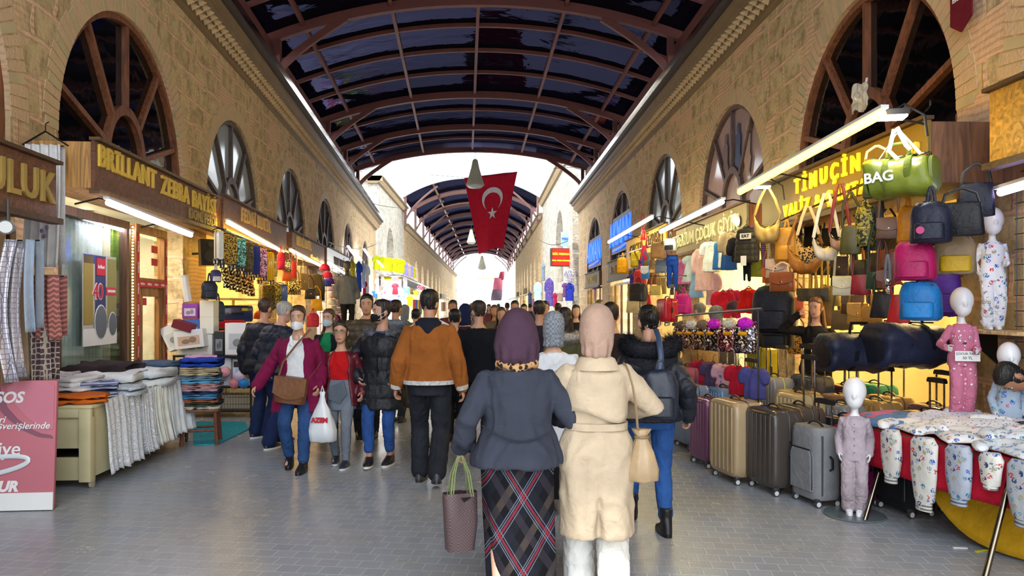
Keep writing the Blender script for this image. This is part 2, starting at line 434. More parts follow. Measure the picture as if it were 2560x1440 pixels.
def rp(Y, u, dz=0):
    a, c = wl(Y)-.55, wr(Y)+.75; cx, hw = (a+c)/2, (c-a)/2
    return V((cx+hw*u, Y, 7.5+1.12*(1-abs(u)**2.1)+dz))
b = B(); b.sheet(lambda u, v: rp(ROOF0+(ROOF1-ROOF0)*v, 2*u-1, .09), 40, 26, .03); struct('ceiling', b, M_ROOF, sharp=180)
main = [3.2, 9.4, 16.9, 24.4, 28.8, 33.0]
minor = [1.2, 5.2, 7.3, 11.3, 13.2, 15.1, 18.5, 20.3, 22.2, 26.4, 30.8]
us = [i/20-1 for i in range(41)]
for i, Y in enumerate(main+minor):
    r = thing('roof_rib', 'brown steel roof arch spanning the bazaar street', 'roof arch', (0, Y, 0), group='main roof arches' if i < 6 else 'light roof arches')
    big = i < 6
    r['label'] = ['deep brown roof arch with brackets, %s' % w for w in ('overhead behind the view', 'nearest, above the flood lamp', 'second from the front, at the top edge', 'third, midway to the flag', 'fourth, just before the roof end', 'last one, ending the dark roof')][i] if big else 'thin brown purlin arch between the deep arches'
    w, h = (.075, .17) if big else (.04, .05)
    b = B(); b.loft([[rp(Y, u, d)+V((0, e, -Y*0)) - V((0, Y, 0)) for d, e in ((-h, -w), (-h, w), (.05, w), (.05, -w))] for u in us]); ob('arch_beam', b, M_STEEL, r)
    if big:
        for s in (-1, 1):
            wx = (wl(Y)+.25) if s < 0 else (wr(Y)-.25); tz = 7.75
            b = B(); b.box((wx, 0, (6.75+tz)/2+.05), (.14, .14, tz-6.65)); ob('post', b, M_STEEL, r)
            pts = [V((wx-s*1.55*q, 0, 6.9+(rp(Y, s*.62).z-.05-6.9)*(q**.75))) for q in [j/10 for j in range(11)]]
            b = B(); b.loft([[p+V((dx*.055, e, dz*.055)) for e, dx, dz in ((-.05, -s, -1), (.05, -s, -1), (.05, s, 1), (-.05, s, 1))] for p in pts]); ob('bracket', b, M_STEEL, r)
for k, u in enumerate((-.74, -.37, 0, .37, .74)):
    b = B(); b.loft([[rp(y, u, d)+V((e, 0, 0)) for d, e in ((-.07, -.04), (-.07, .04), (.04, .04), (.04, -.04))] for y in ylines(ROOF0, ROOF1, 12)])
    tag(ob('roof_purlin', b, M_STEEL), 'straight brown roof bar running down the street, %s' % ('leftmost', 'second from the left', 'along the ridge', 'second from the right', 'rightmost')[k], 'roof bar', 'lengthwise roof bars')
for s in (0, 1):
    b = B(); b.loft([[(fL if s == 0 else fR)(y, n, z) for n, z in ((-.1, 7.28), (.12, 7.28), (.12, 7.62), (-.1, 7.62))] for y in (ROOF0, ROOF1)])
    struct('trim_%d' % (27+s), b, M_STEEL)
YF = 150.0
gl = lambda Y: -6.78-.034*Y+.0
gr = lambda Y: 4.33-.034*Y
fGL = lambda Y, n, z: V((gl(Y)+n, Y, z)); fGR = lambda Y, n, z: V((gr(Y)-n, Y, z))
def tower(nm, fn, y0, y1, h, arch, m, k, s):
    b = B(); yc, r, zs = arch; n = 16
    q = lambda *p: b.quad(*[fn(*a) for a in p])
    q((y0, 0, 0), (y0, -3.5, 0), (y0, -3.5, h), (y0, 0, h))
    q((y0, 0, 0), (yc-r, 0, 0), (yc-r, 0, h), (y0, 0, h)); q((yc+r, 0, 0), (y1, 0, 0), (y1, 0, h), (yc+r, 0, h))
    arc = [(yc-r*cos(pi*i/n), zs+r*sin(pi*i/n)) for i in range(n+1)]
    for (a, za), (c, zc) in zip(arc, arc[1:]):
        q((a, 0, za), (c, 0, zc), (c, 0, h), (a, 0, h)); q((a, 0, za), (a, -.5, za), (c, -.5, zc), (c, 0, zc)); q((a, -.5, 3), (c, -.5, 3), (c, -.5, zc), (a, -.5, za))
    q((yc-r, 0, 0), (yc+r, 0, 0), (yc+r, 0, 3), (yc-r, 0, 3)); q((y0, 0, h), (y1, 0, h), (y1, -3.5, h), (y0, -3.5, h))
    q((y1, 0, 0), (y1, -3.5, 0), (y1, -3.5, h), (y1, 0, h))
    q((yc-r, 0, 3), (yc-r, -.5, 3), (yc-r, -.5, zs), (yc-r, 0, zs)); q((yc+r, 0, 3), (yc+r, -.5, 3), (yc+r, -.5, zs), (yc+r, 0, zs))
    struct(nm, b, m, sharp=0)
    cornice('trim_%d' % k, fn, y0-.3, y1+.2, h-.3, .3)
    b = B(); b.loft([[fn(y0-a, nn, z) for nn, z in ((.3, h-.15), (-3.6, h-.15), (-3.6, h+.2), (.3, h+.2))] for a in (.3, 0)]); struct('trim_%d' % (k+1), b, M_CORN2)
tower('wall_tower_left', fGL, 46, 60.5, 9.5, (52, 1.9, 5.2), M_PALE, 31, -1)
tower('wall_tower_right', fGR, 37.4, 57.6, 9.6, (44.2, 2.3, 5.0), M_PALE, 33, 1)
fb = [(y, 1.6, 4.3) for y in range(64, 147, 7)]
arch_wall('wall_far_left', fGL, fb, 60.5, YF+12, 7.9, .4, M_STONE)
arch_wall('wall_far_right', fGR, [(y, 1.4, 4.6) for y in range(61, 110, 6)], 57.6, 112, 8.4, .4, M_STONE)
cornice('trim_35', fGL, 60.5, YF+12, 7.9, .6); cornice('trim_36', fGR, 57.6, 112, 8.4, .6)
M_ROOF2 = M_ROOF
def vp2(Y, u, dz=0):
    a, c = gl(Y)-.2, gr(Y)+.2; cx, hw = (a+c)/2, (c-a)/2
    return V((cx+hw*u, Y, 10.4+1.75*(1-abs(u)**2.2)+dz))
b = B()
y = 59.0
while y < YF:     # roof sheets with open lights between them
    b.sheet(lambda u, v: vp2(y+2.68*v, 2*u-1, .2), 24, 1, .05); y += 2.85
struct('ceiling_far', b, M_ROOF2, sharp=60)
M_STEEL2 = mat('7d5a54', 'paint')
for i in range(11):
    Y = 59.3+i*8.4
    r = thing('roof_truss', 'curved brown truss of the far vault', 'roof truss', (0, Y, 0), group='far vault trusses')
    r['label'] = 'slender brown truss with brackets under the far vault'
    b = B(); b.loft([[vp2(Y, u, d)+V((0, e-Y, 0)) for d, e in ((-.25, -.1), (-.25, .1), (.15, .1), (.15, -.1))] for u in us[::2]]); ob('arch_beam', b, M_STEEL2, r)
    for s in (-1, 1):
        x = gl(Y)+.25 if s < 0 else gr(Y)-.25
        b = B(); b.box((x, 0, 9.5), (.2, .2, 2.6)); ob('post', b, M_STEEL2, r)
        b = B(); b.tube([V((x-s*2.6*q, 0, 8.5+2.7*q**.7)) for q in (0, .2, .4, .6, .8, 1)], .09, 6); ob('bracket', b, M_STEEL2, r)
for k, u in enumerate((-.55, 0, .55)):
    b = B(); b.loft([[vp2(y, u, d)+V((e, 0, 0)) for d, e in ((-.1, -.09), (-.1, .09), (.15, .09), (.15, -.09))] for y in ylines(59, YF, 8)])
    tag(ob('roof_purlin', b, mat('c9c7c4', 'metal')), 'pale lengthwise bar under the far vault, %s' % ('left', 'middle, behind the flag', 'right')[k], 'roof bar', 'bars of the far vault')
b = B(); b.loft([[vp2(58.6, u, d)+V((0, e, 0)) for d, e in ((-.45, -.1), (-.45, .1), (.3, .1), (.3, -.1))] for u in us]); struct('trim_41', b, mat('cfd2d4', 'paint'))
def gp(u, dz): Y = 36.0; a, c = -7.4, 3.6; return V(((a+c)/2+(c-a)/2*u, Y, 8.05+1.05*(1-abs(u)**2.2)+dz))
g = thing('glazed_arch', 'arched bluish glass strip with white posts where the dark roof ends', 'glazing', (0, 0, 0))
b = B(); b.sheet(lambda u, v: gp(2*u-1, .1+.16*v), 30, 1); ob('pane', b, mat('8fa9c9', 'glass'), g)
for dz in (.08, .28):
    b = B(); b.tube([gp(u, dz) for u in us], .035, 6); ob('rail', b, mat('d5dae0', 'metal'), g)
for u in (-.8, -.48, -.16, .16, .48, .8):
    b = B(); b.box(gp(u, .18), (.09, .06, .34)); ob('post', b, mat('e4e8ec', 'paint'), g)
M_FARW = mat('f6f0e8', 'paint');
for nm, x0, x1, y0, h, lab in (('townhouse', -16, -9.2, 163, 15, 'pale sunlit house closing the street on the left'), ('townhouse', -2.3, 4.5, 168, 19, 'tall pale sunlit house closing the street on the right'), ('townhouse', -9.3, -2.2, 205, 9, 'low distant white house at the street end')):
    r = thing(nm, lab, 'house', ((x0+x1)/2, y0, 0), group='sunlit houses at the street end'); w = x1-x0
    b = B(); b.box((0, 3, h/2), (w, 6, h)); ob('wall', b, M_FARW, r)
    b = B(); b.box((0, 2.9, h+.15), (w+.6, 6.6, .3)); ob('roof', b, mat('b98a70', 'paint'), r)
    for i in range(3):
        for j in range(int(h//3.4)):
            b = B(); b.box(((i-1)*w*.3, -.03, 2.2+j*3.3), (w*.14, .12, 1.5)); ob('window', b, mat('d4d6d8', 'paint'), r)
def lerp_tab(tab, z):
    if z <= tab[0][0]: return tab[0][1:]
    for a, b in zip(tab, tab[1:]):
        if z <= b[0]:
            t = (z-a[0])/(b[0]-a[0]); return tuple(p+(q-p)*t for p, q in zip(a[1:], b[1:]))
    return tab[-1][1:]
TORSO = {'m': [(.80, .160, .112, .01), (.92, .168, .118, .01), (1.02, .155, .108, 0), (1.14, .155, .106, 0), (1.24, .17, .115, 0), (1.32, .180, .118, .005), (1.37, .165, .105, .01), (1.41, .130, .088, .018), (1.45, .088, .07, .02), (1.48, .066, .06, .02), (1.50, .056, .056, .015)],
         'f': [(.80, .168, .118, .012), (.90, .178, .125, .015), (1.0, .155, .108, .005), (1.08, .135, .098, 0), (1.18, .145, .108, -.005), (1.27, .155, .120, -.008), (1.33, .150, .102, .003), (1.37, .122, .085, .01), (1.41, .082, .066, .016), (1.45, .06, .056, .018), (1.49, .05, .05, .015)]}
def ring(cx, cy, z, rx, ry, n=28, e=2.25, mod=None, T=None):
    pts = []
    for i in range(n):
        a = 2*pi*i/n; c, s = cos(a), sin(a); k = (abs(c)**e+abs(s)**e)**(-1/e)
        if mod: k *= mod(a, z)
        p = V((cx+rx*k*c, cy+ry*k*s, z)); pts.append(T(p) if T else p)
    return pts
def cring(cx, cy, z, rx, ry, gap, th, n=30, mod=None, T=None, e=2.2):
    """open ring with thickness, opening of 2*gap radians towards -y; order: outer then inner back"""
    out, inn = [], []
    for i in range(n+1):
        a = -pi/2+gap+(2*pi-2*gap)*i/n; c, s = cos(a), sin(a); k = (abs(c)**e+abs(s)**e)**(-1/e)
        if mod: k *= mod(a, z)
        for l, d in ((out, 0), (inn, th)):
            p = V((cx+(rx*k-d)*c, cy+(ry*k-d)*s, z)); l.append(T(p) if T else p)
    return out+inn[::-1]
def ik(a, t, l1, l2, pole):
    d = t-a; L = min(d.length, (l1+l2)*.995); dr = d.normalized(); x = (l1*l1-l2*l2+L*L)/(2*L); h = sqrt(max(0, l1*l1-x*x))
    p = pole-dr*pole.dot(dr); p.normalize(); return a+dr*x+p*h, a+dr*L
HEADP = [(-.012, .018, .070, -.02), (0, .036, .088, .0), (.014, .048, .094, .03), (.045, .059, .096, .060), (.075, .066, .097, .080), (.105, .071, .094, .094), (.125, .073, .093, .1), (.15, .0745, .097, .104), (.175, .073, .092, .104), (.2, .064, .076, .092), (.218, .05, .056, .07), (.23, .03, .032, .042), (.235, .012, .012, .018)]
def headrings(k=1.0, n=26, gap=None, z0=-1, z1=9, th=.02, mod=None):
    rs = []
    for z, w, yf, yb in HEADP:
        if z < z0 or z > z1: continue
        c = (yb-yf)/2; ry = (yb+yf)/2
        if gap is None: rs.append(ring(0, c, z, w*k, ry*k, n, 2.1, mod))
        else: rs.append(cring(0, c, z, w*k, ry*k, gap(z), th, n, mod, e=2.1))
    return rs
def hand(b, w, d, side, curl=.5, s=1.0, fine=True, palm_n=None):
    """palm, four bent fingers and a thumb from the wrist w along direction d"""
    d = d.normalized(); n = V(palm_n) if palm_n else V((-side, 0, 0)); n = (n-d*n.dot(d)).normalized(); x = d.cross(n)
    x = -x if x.y > 0 else x        # thumb side forward (-y)
    h = B()
    pc = lambda a, c, e=0: w+(d*a+x*c+n*e)*s
    h.loft([[pc(a, c*wd, e*tk) for c, e in ((-1, -.6), (-.6, -1), (.6, -1), (1, -.6), (1, .6), (.6, 1), (-.6, 1), (-1, .6))] for a, wd, tk in ((-.03, .024, .02), (.0, .027, .019), (.04, .037, .017), (.08, .041, .014), (.092, .038, .011))])
    for i, (c, ln) in enumerate(((.031, .068), (.0105, .077), (-.0105, .071), (-.031, .055))):
        p = pc(.085, c); pts = [pc(.07, c), p]; an = 0; q = p
        for sg in (.45, .32, .23):
            an += curl*(.9 if sg > .4 else 1.1)
            q = q+(d*cos(an)+n*sin(an))*ln*sg*s; pts.append(q)
        h.limb(pts, [.0092*s, .0092*s, .0088*s, .0078*s, .0066*s], 8)
    t0 = pc(.02, .03, .004); dr = (d*.7+x*.6+n*.35).normalized(); t1 = t0+dr*.035*s; t2 = t1+(d*.85+x*.25+n*.45).normalized()*.03*s; t3 = t2+(d*.85+n*.5).normalized()*.024*s
    h.limb([t0, t1, t2, t3], [.013*s, .011*s, .0095*s, .0075*s], 8)
    b.mesh(remesh(h, .0042 if fine else .007, 2))
def WR(f, amp, zs=.45):
    def g(p):
        q = V((p.x*f, p.y*f, p.z*f*zs)); w = noise.noise(q*.7+V((3, 5, 1)))*.9; q = q+V((w, w, -w))
        return amp*1.5*(.42-1.7*abs(noise.noise(q))+.5*noise.noise(q*.6)+.35*noise.noise(q*2.6))
    return g
def person(label, at, rz, h=1.7, sex='m', w=1.0, skin='c99b80', hl=None, hr=None, fl=(0, 0), fr=(0, 0), lean=0, leanx=0, yaw=0, pitch=0, tops=(), legs=None, shoe=('222226', 'leather'), hair=None, face=True, hijab=None, detail=1.0, extra=None, curl=.5, hd=1.0, polel=None, poler=None, mask=None, hw=1.0, egg=False, hands=True, skirt=None, group=None, tilt=0, palml=None, palmr=None):
    """figure facing -y at rz=0, standing at 'at'. hl/hr: wrist targets, fl/fr: (forward, lift) of each foot (l is +x)"""
    k = h/1.75; vx = .0085/detail/k
    tor = TORSO[sex]; Ml = MX.Translation((0, 0, .92)) @ MX.Rotation(lean, 4, 'X') @ MX.Rotation(leanx, 4, 'Y') @ MX.Translation((0, 0, -.92))
    T = lambda p: Ml @ V(p)
    Tz = lambda p: p if p.z < .9 else (Ml @ p).lerp(p, max(0, 1-(p.z-.9)/.12) if p.z < 1.02 else 0)
    core = lambda z: (lambda q: (q[0]*w, q[1]*(.5+.5*w)*w**.5, q[2]))(lerp_tab(tor, z))
    sw = (.172 if sex == 'm' else .152)*(.45+.55*w); shz = 1.375 if sex == 'm' else 1.335
    sh = {1: T((sw, .012, shz)), -1: T((-sw, .012, shz))}
    hp = {1: V((.09*w, .01, .90)), -1: V((-.09*w, .01, .90))}
    arm, leg = {}, {}
    for sd, tg, pl in ((1, hl, polel), (-1, hr, poler)):
        tg = V(tg)/1.0 if tg else T((sd*(sw+.075), -.01, .86)); e, wr_ = ik(sh[sd], tg, .29, .25, V(pl) if pl else V((sd*.25, 1, -.1))); arm[sd] = (sh[sd], e, wr_)
    for sd, (fw, lf) in ((1, fl), (-1, fr)):
        an = V((sd*.085*w, .015-fw, .085+lf)); kn, an = ik(hp[sd], an, .43, .42, V((sd*.08, -1, 0))); leg[sd] = (hp[sd], kn, an)
    nk = T((0, .02, 1.47 if sex == 'm' else 1.45))
    Mh = Ml @ MX.Translation((0, .0, 1.515)) @ MX.Rotation(yaw, 4, 'Z') @ MX.Rotation(pitch, 4, 'X') @ MX.Rotation(tilt, 4, 'Y') @ MX.Diagonal((hd*hw, hd*hw, hd, 1))
    b = B()
    b.loft([ring(0, q[2], z, q[0]*.93, q[1]*.93, 24, T=T) for z, q in [(z, core(z)) for z in (.8, .86, .93, 1.0, 1.08, 1.16, 1.24, 1.32, 1.38, 1.42, 1.45, 1.48)]])
    for sd in (1, -1):
        s0, e, wr_ = arm[sd]
        b.limb([T((sd*sw*.6, .012, shz-.015)), s0, s0.lerp(e, .5), e, e.lerp(wr_, .45), wr_], [.05, .05, .044, .038, .036, .026], 12)
        a, kn, an = leg[sd]
        b.limb([a, a.lerp(kn, .5), kn, kn.lerp(an, .35), an], [.080, .068, .048, .045, .030], 12)
        toe = V((0, -.15, 0)); b.limb([an+V((0, .03, -.035)), an+V((0, -.05, -.04)), an+V((0, -.15, -.055))], [.030, .030, .018], 10)
    hb = B(); hb.limb([nk+V((0, .005, -.05)), Mh @ V((0, .018, .04))], [.054, .05], 12); b.mesh(hb.out())
    hm = B()
    if egg: hm.ball((0, .004, .132), (.074, .092, .112), 24, 16); hm.ball((0, -.024, .07), (.055, .062, .072), 20, 12); hm.ball((0, -.088, .1), (.012, .012, .022), 10, 8)
    else: hm.loft(headrings())
    if face:
        hm.loft([[V((x*wd, y, z)) for x, y in ((-1, -.085), (0, yy), (1, -.085), (0, -.05))] for z, wd, yy in ((.062, .008, -.094), (.066, .0165, -.108), (.074, .0165, -.118), (.085, .012, -.113), (.105, .009, -.103), (.125, .008, -.096))])
        for sd in (1, -1): hm.ball((sd*.03, -.089, .132), (.024, .012, .008), 8, 6)
    for sd in (() if egg else (1, -1)): hm.ball((sd*.0765, .012, .1), (.012, .022, .034), 10, 8, MX.Rotation(sd*.3, 3, 'Z'))
    hm.xf(Mh); b.mesh(hm.out())
    me = remesh(b, vx, 2); b = B(); b.mesh(me)
    if hands:
        for sd, pn in ((1, palml), (-1, palmr)):
            _, e, wr_ = arm[sd]; hand(b, wr_, wr_-e, sd, curl, 1.0 if sex == 'm' else .92, detail >= 1, pn)
    root = ob('person', b.xf(MX.Scale(k, 4)), mat(skin, 'skin'), None, at, rz, sharp=180); tag(root, label, 'person', group)
    S = MX.Scale(k, 4); J = dict(arm=arm, leg=leg, Mh=Mh, T=T, k=k, root=root, core=core, sw=sw)
    def part(nm, bb, m, parent=None, sharp=50):
        if isinstance(bb, B): bb = bb.out(nm, sharp)
        bb.transform(S); o = ob(nm, bb, m, parent or root); return o
    # face features
    if face and detail >= .6:
        for sd in (1, -1):
            e = B(); e.ball((sd*.031, -.0845, .118), (.0135, .010, .0068), 12, 8); e.mi = 1; e.ball((sd*.031, -.0925, .118), (.0062, .0045, .0062), 10, 6); e.xf(Mh); part('eye', e, [mat('e8e2dc', 'gloss'), mat('2a1c14', 'gloss')])
            e = B(); e.tube([V((sd*x, y, z)) for x, y, z in ((.014, -.099, .1365), (.03, -.0995, .1415), (.046, -.089, .137))], [.003, .0038, .002], 6); e.xf(Mh); part('eyebrow', e, mat(hair[1] if hair else '3a2a20', 'hair'))
        if not mask:
            e = B(); e.ball((0, -.094, .043), (.024, .008, .0052), 12, 6); e.ball((0, -.0945, .036), (.019, .008, .005), 12, 6); e.xf(Mh); part('lips', e, mat('a8615a', 'skin'))
    if mask:
        e = B(); zc = mask[1]
        e.sheet(lambda u, v: V(((u-.5)*.135*(1-.25*abs(v-.5)), -.113-.018*cos((v-.5)*2.6)+.55*abs(u-.5)**2*.55, zc+.092*(v-.5)*(1-.9*abs(u-.5)**1.4))), 14, 8, .003); e.xf(Mh); mk = part('face_mask', e, mat(mask[0], 'cloth'))
        for sd in (1, -1):
            e = B(); e.tube([V((sd*.062, -.078, zc+.02)), V((sd*.085, 0, .11)), V((sd*.083, .03, .09)), V((sd*.062, -.075, zc-.02))], .002, 5); e.xf(Mh); part('ear_loop', e, mat('e6e6e6', 'cloth'), mk)
    # hair: ('short'|'long'|'bun'|'pony', colour)
    if hair:
        st, hc = hair; hm_ = mat(hc, 'hair'); b = B()
        def gap(z):
            if z < .06: return 1.5
            if z < .155: return 1.18
            return max(.06, 1.0*(1-((z-.155)/.05))) if z < .2 else .05
        zl = .02 if st != 'none' else 0
        b.loft([[p+V((0, .0, .012)) for p in r] for r in headrings(1.1, 30, gap, .03 if st == 'short' else .0, .24, .03)], cap=True)
        b.ball((0, .012, .17), (.078, .1, .078), 16, 10)
        if st in ('long', 'loose'):
            L = .32 if st == 'long' else .16
            b.loft([cring(0, .03, z, rx, ry, 1.25, .035, 24) for z, rx, ry in ((.13, .085, .1), (.05, .092, .095), (-.06, .10, .085), (-L*.6, .125, .095), (-L, .11, .09))])
        if st == 'bun':
            b.ball((0, .125, .15), (.045, .04, .045), 12, 8)
        if st == 'pony': b.limb([V((0, .1, .15)), V((0, .14, .1)), V((0, .135, -.02))], [.03, .035, .015], 10)
        b.xf(Mh); me = remesh(b, .007/detail/k, 2); displace(me, WR(60, .004, .25)); part('hair', me, hm_)
    # legs
    if legs:
        col, kd, kw = legs[0], legs[1], (legs[2] if len(legs) > 2 else {})
        fit = kw.get('fit', .014); hem = kw.get('hem', .0); wide = kw.get('wide', 0)
        b = B()
        b.loft([ring(0, core(z)[2], z, core(z)[0]*.97+fit, core(z)[1]*.97+fit, 24, T=Tz) for z in (.80, .85, .90, .94, .97)])
        for sd in (1, -1):
            a, kn, an = leg[sd]; an2 = kn.lerp(an, 1-hem)
            b.limb([a, a.lerp(kn, .5), kn, kn.lerp(an2, .4), kn.lerp(an2, .8), an2], [.088+fit*.6, .078+fit, .056+fit+wide*.5, .054+fit+wide, .045+fit+wide*1.3, .043+fit+wide*1.5], 14)
        me = remesh(b, .012/detail, 2); displace(me, WR(16, kw.get('wr', .006), .8)); part('trousers', me, mat(col, kd))
    # shoes
    if shoe:
        for sd in (1, -1):
            kn, an = leg[sd][1], leg[sd][2]; lift = an.z-.085; pit = min(.7, max(0, lift)*3.2) if (fl if sd > 0 else fr)[0] < 0 else -min(.4, lift*4)
            b = B(); boot = len(shoe) > 2 and shoe[2] == 'boot'
            b.loft([ring(0, y, z, rx, ry, 18, 2.4) for z, y, rx, ry in ((-.083, -.055, .043, .125), (-.06, -.055, .049, .135), (-.035, -.045, .048, .12), (-.01, -.01, .043, .08), (.015, .008, .042, .056))]+([ring(0, .005, z, r, r*1.1, 18) for z, r in ((.06, .044), (.1, .047), (.125, .048))] if boot else []))
            Mf = MX.Translation(an) @ MX.Rotation(pit, 4, 'X') @ MX.Rotation(-sd*.12, 4, 'Z'); b.xf(Mf)
            so = part('shoe', remesh(b, .008/detail, 2), mat(shoe[0], shoe[1]))
            b = B(); b.loft([ring(0, -.055, z, .047, .134, 20, 2.4) for z in (-.088, -.064)]); b.xf(Mf); part('sole', b, mat(shoe[3] if len(shoe) > 3 else '1a1a1c', 'plastic'), so)
    # skirt: dict(top,bot,flare,mat,folds)
    if skirt:
        b = B(); nf = skirt.get('nf', 9); zt, zb = skirt['top'], skirt['bot']; amp = skirt.get('amp', .05); cy0 = skirt.get('sway', 0)
        rs = []
        for i in range(13):
            t = i/12; z = zb+(zt-zb)*t; q = core(max(z, .86)); fl_ = (1-t)*skirt.get('flare', .03)+.006
            md = lambda a, z, t=t: 1+amp*(1-t)*sin(nf*a+2*sin(a*2)+z*3)
            rs.append(ring(cy0*(1-t), q[2]+skirt.get('back', 0)*(1-t), z, q[0]+fl_+skirt.get('sx', 0)*(1-t), q[1]+fl_*.9+.02, 64, 2.1, md, Tz))
        b.loft(rs, cap=False)

        me = b.out('skirt', 180); part('skirt', me, skirt['mat'])
    # tops, innermost first: dict(bot, off, mat, open, sleeve, quilt, flare, name ...)
    for tp in tops:
        off = tp.get('off', .02); zb = tp['bot']; fla = tp.get('flare', .02); zt = tp.get('top', 1.44 if sex == 'm' else 1.405); om = tp.get('open', 0); so = tp.get('soff', off)
        zs = [zb+(zt-zb)*i/14 for i in range(15)]
        fold = tp.get('fold', .012); b = B(); rs = []
        for z in zs:
            q = core(max(z, .84)); d = max(0, .95-z); e = off+fla*d/.3; wz = tp.get('waist', 0)*math.exp(-((z-1.06)/.07)**2)
            bl = tp.get('hip', 0)*math.exp(-((z-.88)/.12)**2)
            vn = tp.get('vent', 0); md = (lambda a, z: 1+fold*max(0, min(1, (1.05-z)/.3))*sin(7*a+1.3*sin(2*a))-(.42*math.exp(-((a-pi/2)/(.05+.12*max(0, vn-z)))**2)*min(1, (vn-z)*14) if z < vn else 0))
            e2 = e-wz+bl
            if z > zt-.03: e2 = e*.7
            if om: rs.append(cring(0, q[2], z, q[0]+e2, q[1]+e2, om*(1+.5*d) if z < zt-.12 else om*.9, .03, 34, md, Tz))
            else: rs.append(ring(0, q[2], z, q[0]+e2, q[1]+e2, 84 if vn else 34, 2.25, md, Tz))
        b.loft(rs)
        if tp.get('sleeve', True):
            for sd in (1, -1):
                s0, e, wr_ = arm[sd]; sl = tp.get('len', 1.0); end = wr_ if sl >= 1 else (e.lerp(wr_, (sl-.5)*2) if sl > .5 else s0.lerp(e, sl*2))
                if sl >= .95: end = wr_+(wr_-e).normalized()*.012
                b.limb([T((sd*sw*.55, .012, shz-.02)), s0+V((0, 0, .004)), s0.lerp(e, .5), e, e.lerp(end, .5), end] if sl > .5 else [T((sd*sw*.55, .012, shz-.02)), s0, s0.lerp(end, .5), end], [.04+so*.6, .05+so*.75, .045+so*.8, .042+so*.85, .038+so*.85, .03+so*.8] if sl > .5 else [.05+so, .054+so, .05+so, .05+so], 16)
        me = remesh(b, tp.get('vox', .012)/detail, 2)
        qf = tp.get('quilt')
        if qf:
            f, am = qf; ax = [arm[1], arm[-1]]
            def qd(p):
                zz = p.z
                for sd in (1, -1):
                    s0, e, wr_ = arm[sd]
                    if p.x*sd > sw+.045 or (p-e).length < .1 or (p-wr_).length < .12:
                        L1 = (e-s0).length; t = (p-s0).dot((e-s0).normalized()); zz = -t if t < L1 else -(L1+(p-e).dot((wr_-e).normalized())); break
                return am*(abs(sin(zz*pi*f))**.6-.6)+.004*noise.noise(p*22)
            displace(me, qd)
        displace(me, WR(tp.get('wf', 9), tp.get('wr', .009), tp.get('wz', .5)))
        J[tp.get('name', 'jacket')] = part(tp.get('name', 'jacket'), me, tp['mat'])
    if hijab:
        hc = hijab['mat']; b = B()
        b.loft([ring(0, y, z, rx, ry, 26, 2.05) for z, y, rx, ry in hijab.get('prof', ((-.06, .03, .082, .085), (-.01, .025, .082, .092), (.05, .018, .092, .112), (.10, .015, .099, .124), (.15, .014, .1, .126), (.19, .014, .09, .113), (.22, .014, .07, .085), (.24, .014, .035, .045), (.246, .014, .012, .015)))])
        b.xf(Mh)
        me = remesh(b, .009/detail, 3)
        mz = Mh.translation.z; displace(me, lambda p: .008*(abs(sin(26*(p.z+.5*p.x+.3*abs(p.y)+.04*noise.noise(p*8))))-.6)*max(.2, min(1, (mz+.12-p.z)/.15))+.012*noise.noise(p*7)+.006*sin(15*atan2(p.x-Mh.translation.x, abs(p.y-Mh.translation.y)+.02))*max(0, min(1, (mz+.07-p.z)/.1))); part('headscarf', me, hc)
    if extra: extra(J, part)
    return root
def fur(b, pts, r, n, ln=.05, seed=1, th=.004):
    """tufts of fur standing off a tube path"""
    q = random.Random(seed); m = len(pts)-1
    for _ in range(n):
        t = q.random()*m; i = min(int(t), m-1); c = pts[i].lerp(pts[i+1], t-i)
        d = V((q.gauss(0, 1), q.gauss(0, 1), q.gauss(0, 1))).normalized(); p = c+d*r*q.uniform(.6, 1)
        e = p+(d+V((q.gauss(0, .5), q.gauss(0, .5), q.gauss(-.3, .5)))).normalized()*ln*q.uniform(.5, 1.2); x = d.orthogonal().normalized()*th
        b.face([b.bm.verts.new(p+x), b.bm.verts.new(p-x), b.bm.verts.new(e)])
    return b
def plaid_mat():
    t = NT('diagonal_plaid'); s = t.sep()
    x = t.math('MULTIPLY', s[0], 1.0); u = t.math('ADD', x, t.math('MULTIPLY', s[2], .62)); v = t.math('SUBTRACT', x, t.math('MULTIPLY', s[2], .62))
    band = lambda q, c, wd: t.math('LESS_THAN', t.math('ABSOLUTE', t.math('SUBTRACT', t.math('FRACT', t.math('DIVIDE', q, .25)), c)), wd)
    c = lin('121217')
    for q in (u, v):
        c = t.mix(t.math('MULTIPLY', band(q, .74, .09), .6), c, '4e443e' if q is u else '332e36')
        c = t.mix(t.math('MULTIPLY', band(q, .25, .2), .6), c, '1e2029')
    for q in (u, v):
        c = t.mix(t.math('MULTIPLY', band(q, .36, .026), .75), c, '862836')
        for k in (.42, .47, .29): c = t.mix(t.math('MULTIPLY', band(q, k, .009), .7), c, '787e90')
    t.color(c); t.bump(t.math('ADD', t.noise(24, detail=3), t.math('MULTIPLY', t.noise(700), .1)), .35, .012); t.set(.9, spec=.15); return t.m
BK = pi
def at(px, Y, z=0): return ((px-1280)/F*Y, Y, z)
def collar(part, T, m, z0=1.40, z1=1.47, r0=.085, r1=.075, y=.02, th=.018, gap=.5, nm='collar'):
    b = B(); b.loft([cring(0, y, z, r, r*.95, gap, th, 26, None, T) for z, r in ((z0-.02, r0+.015), (z0, r0), (z1, r1), (z1-.012, r1+.022), (z0-.012, r0+.04))], cap=True); return part(nm, b, m)
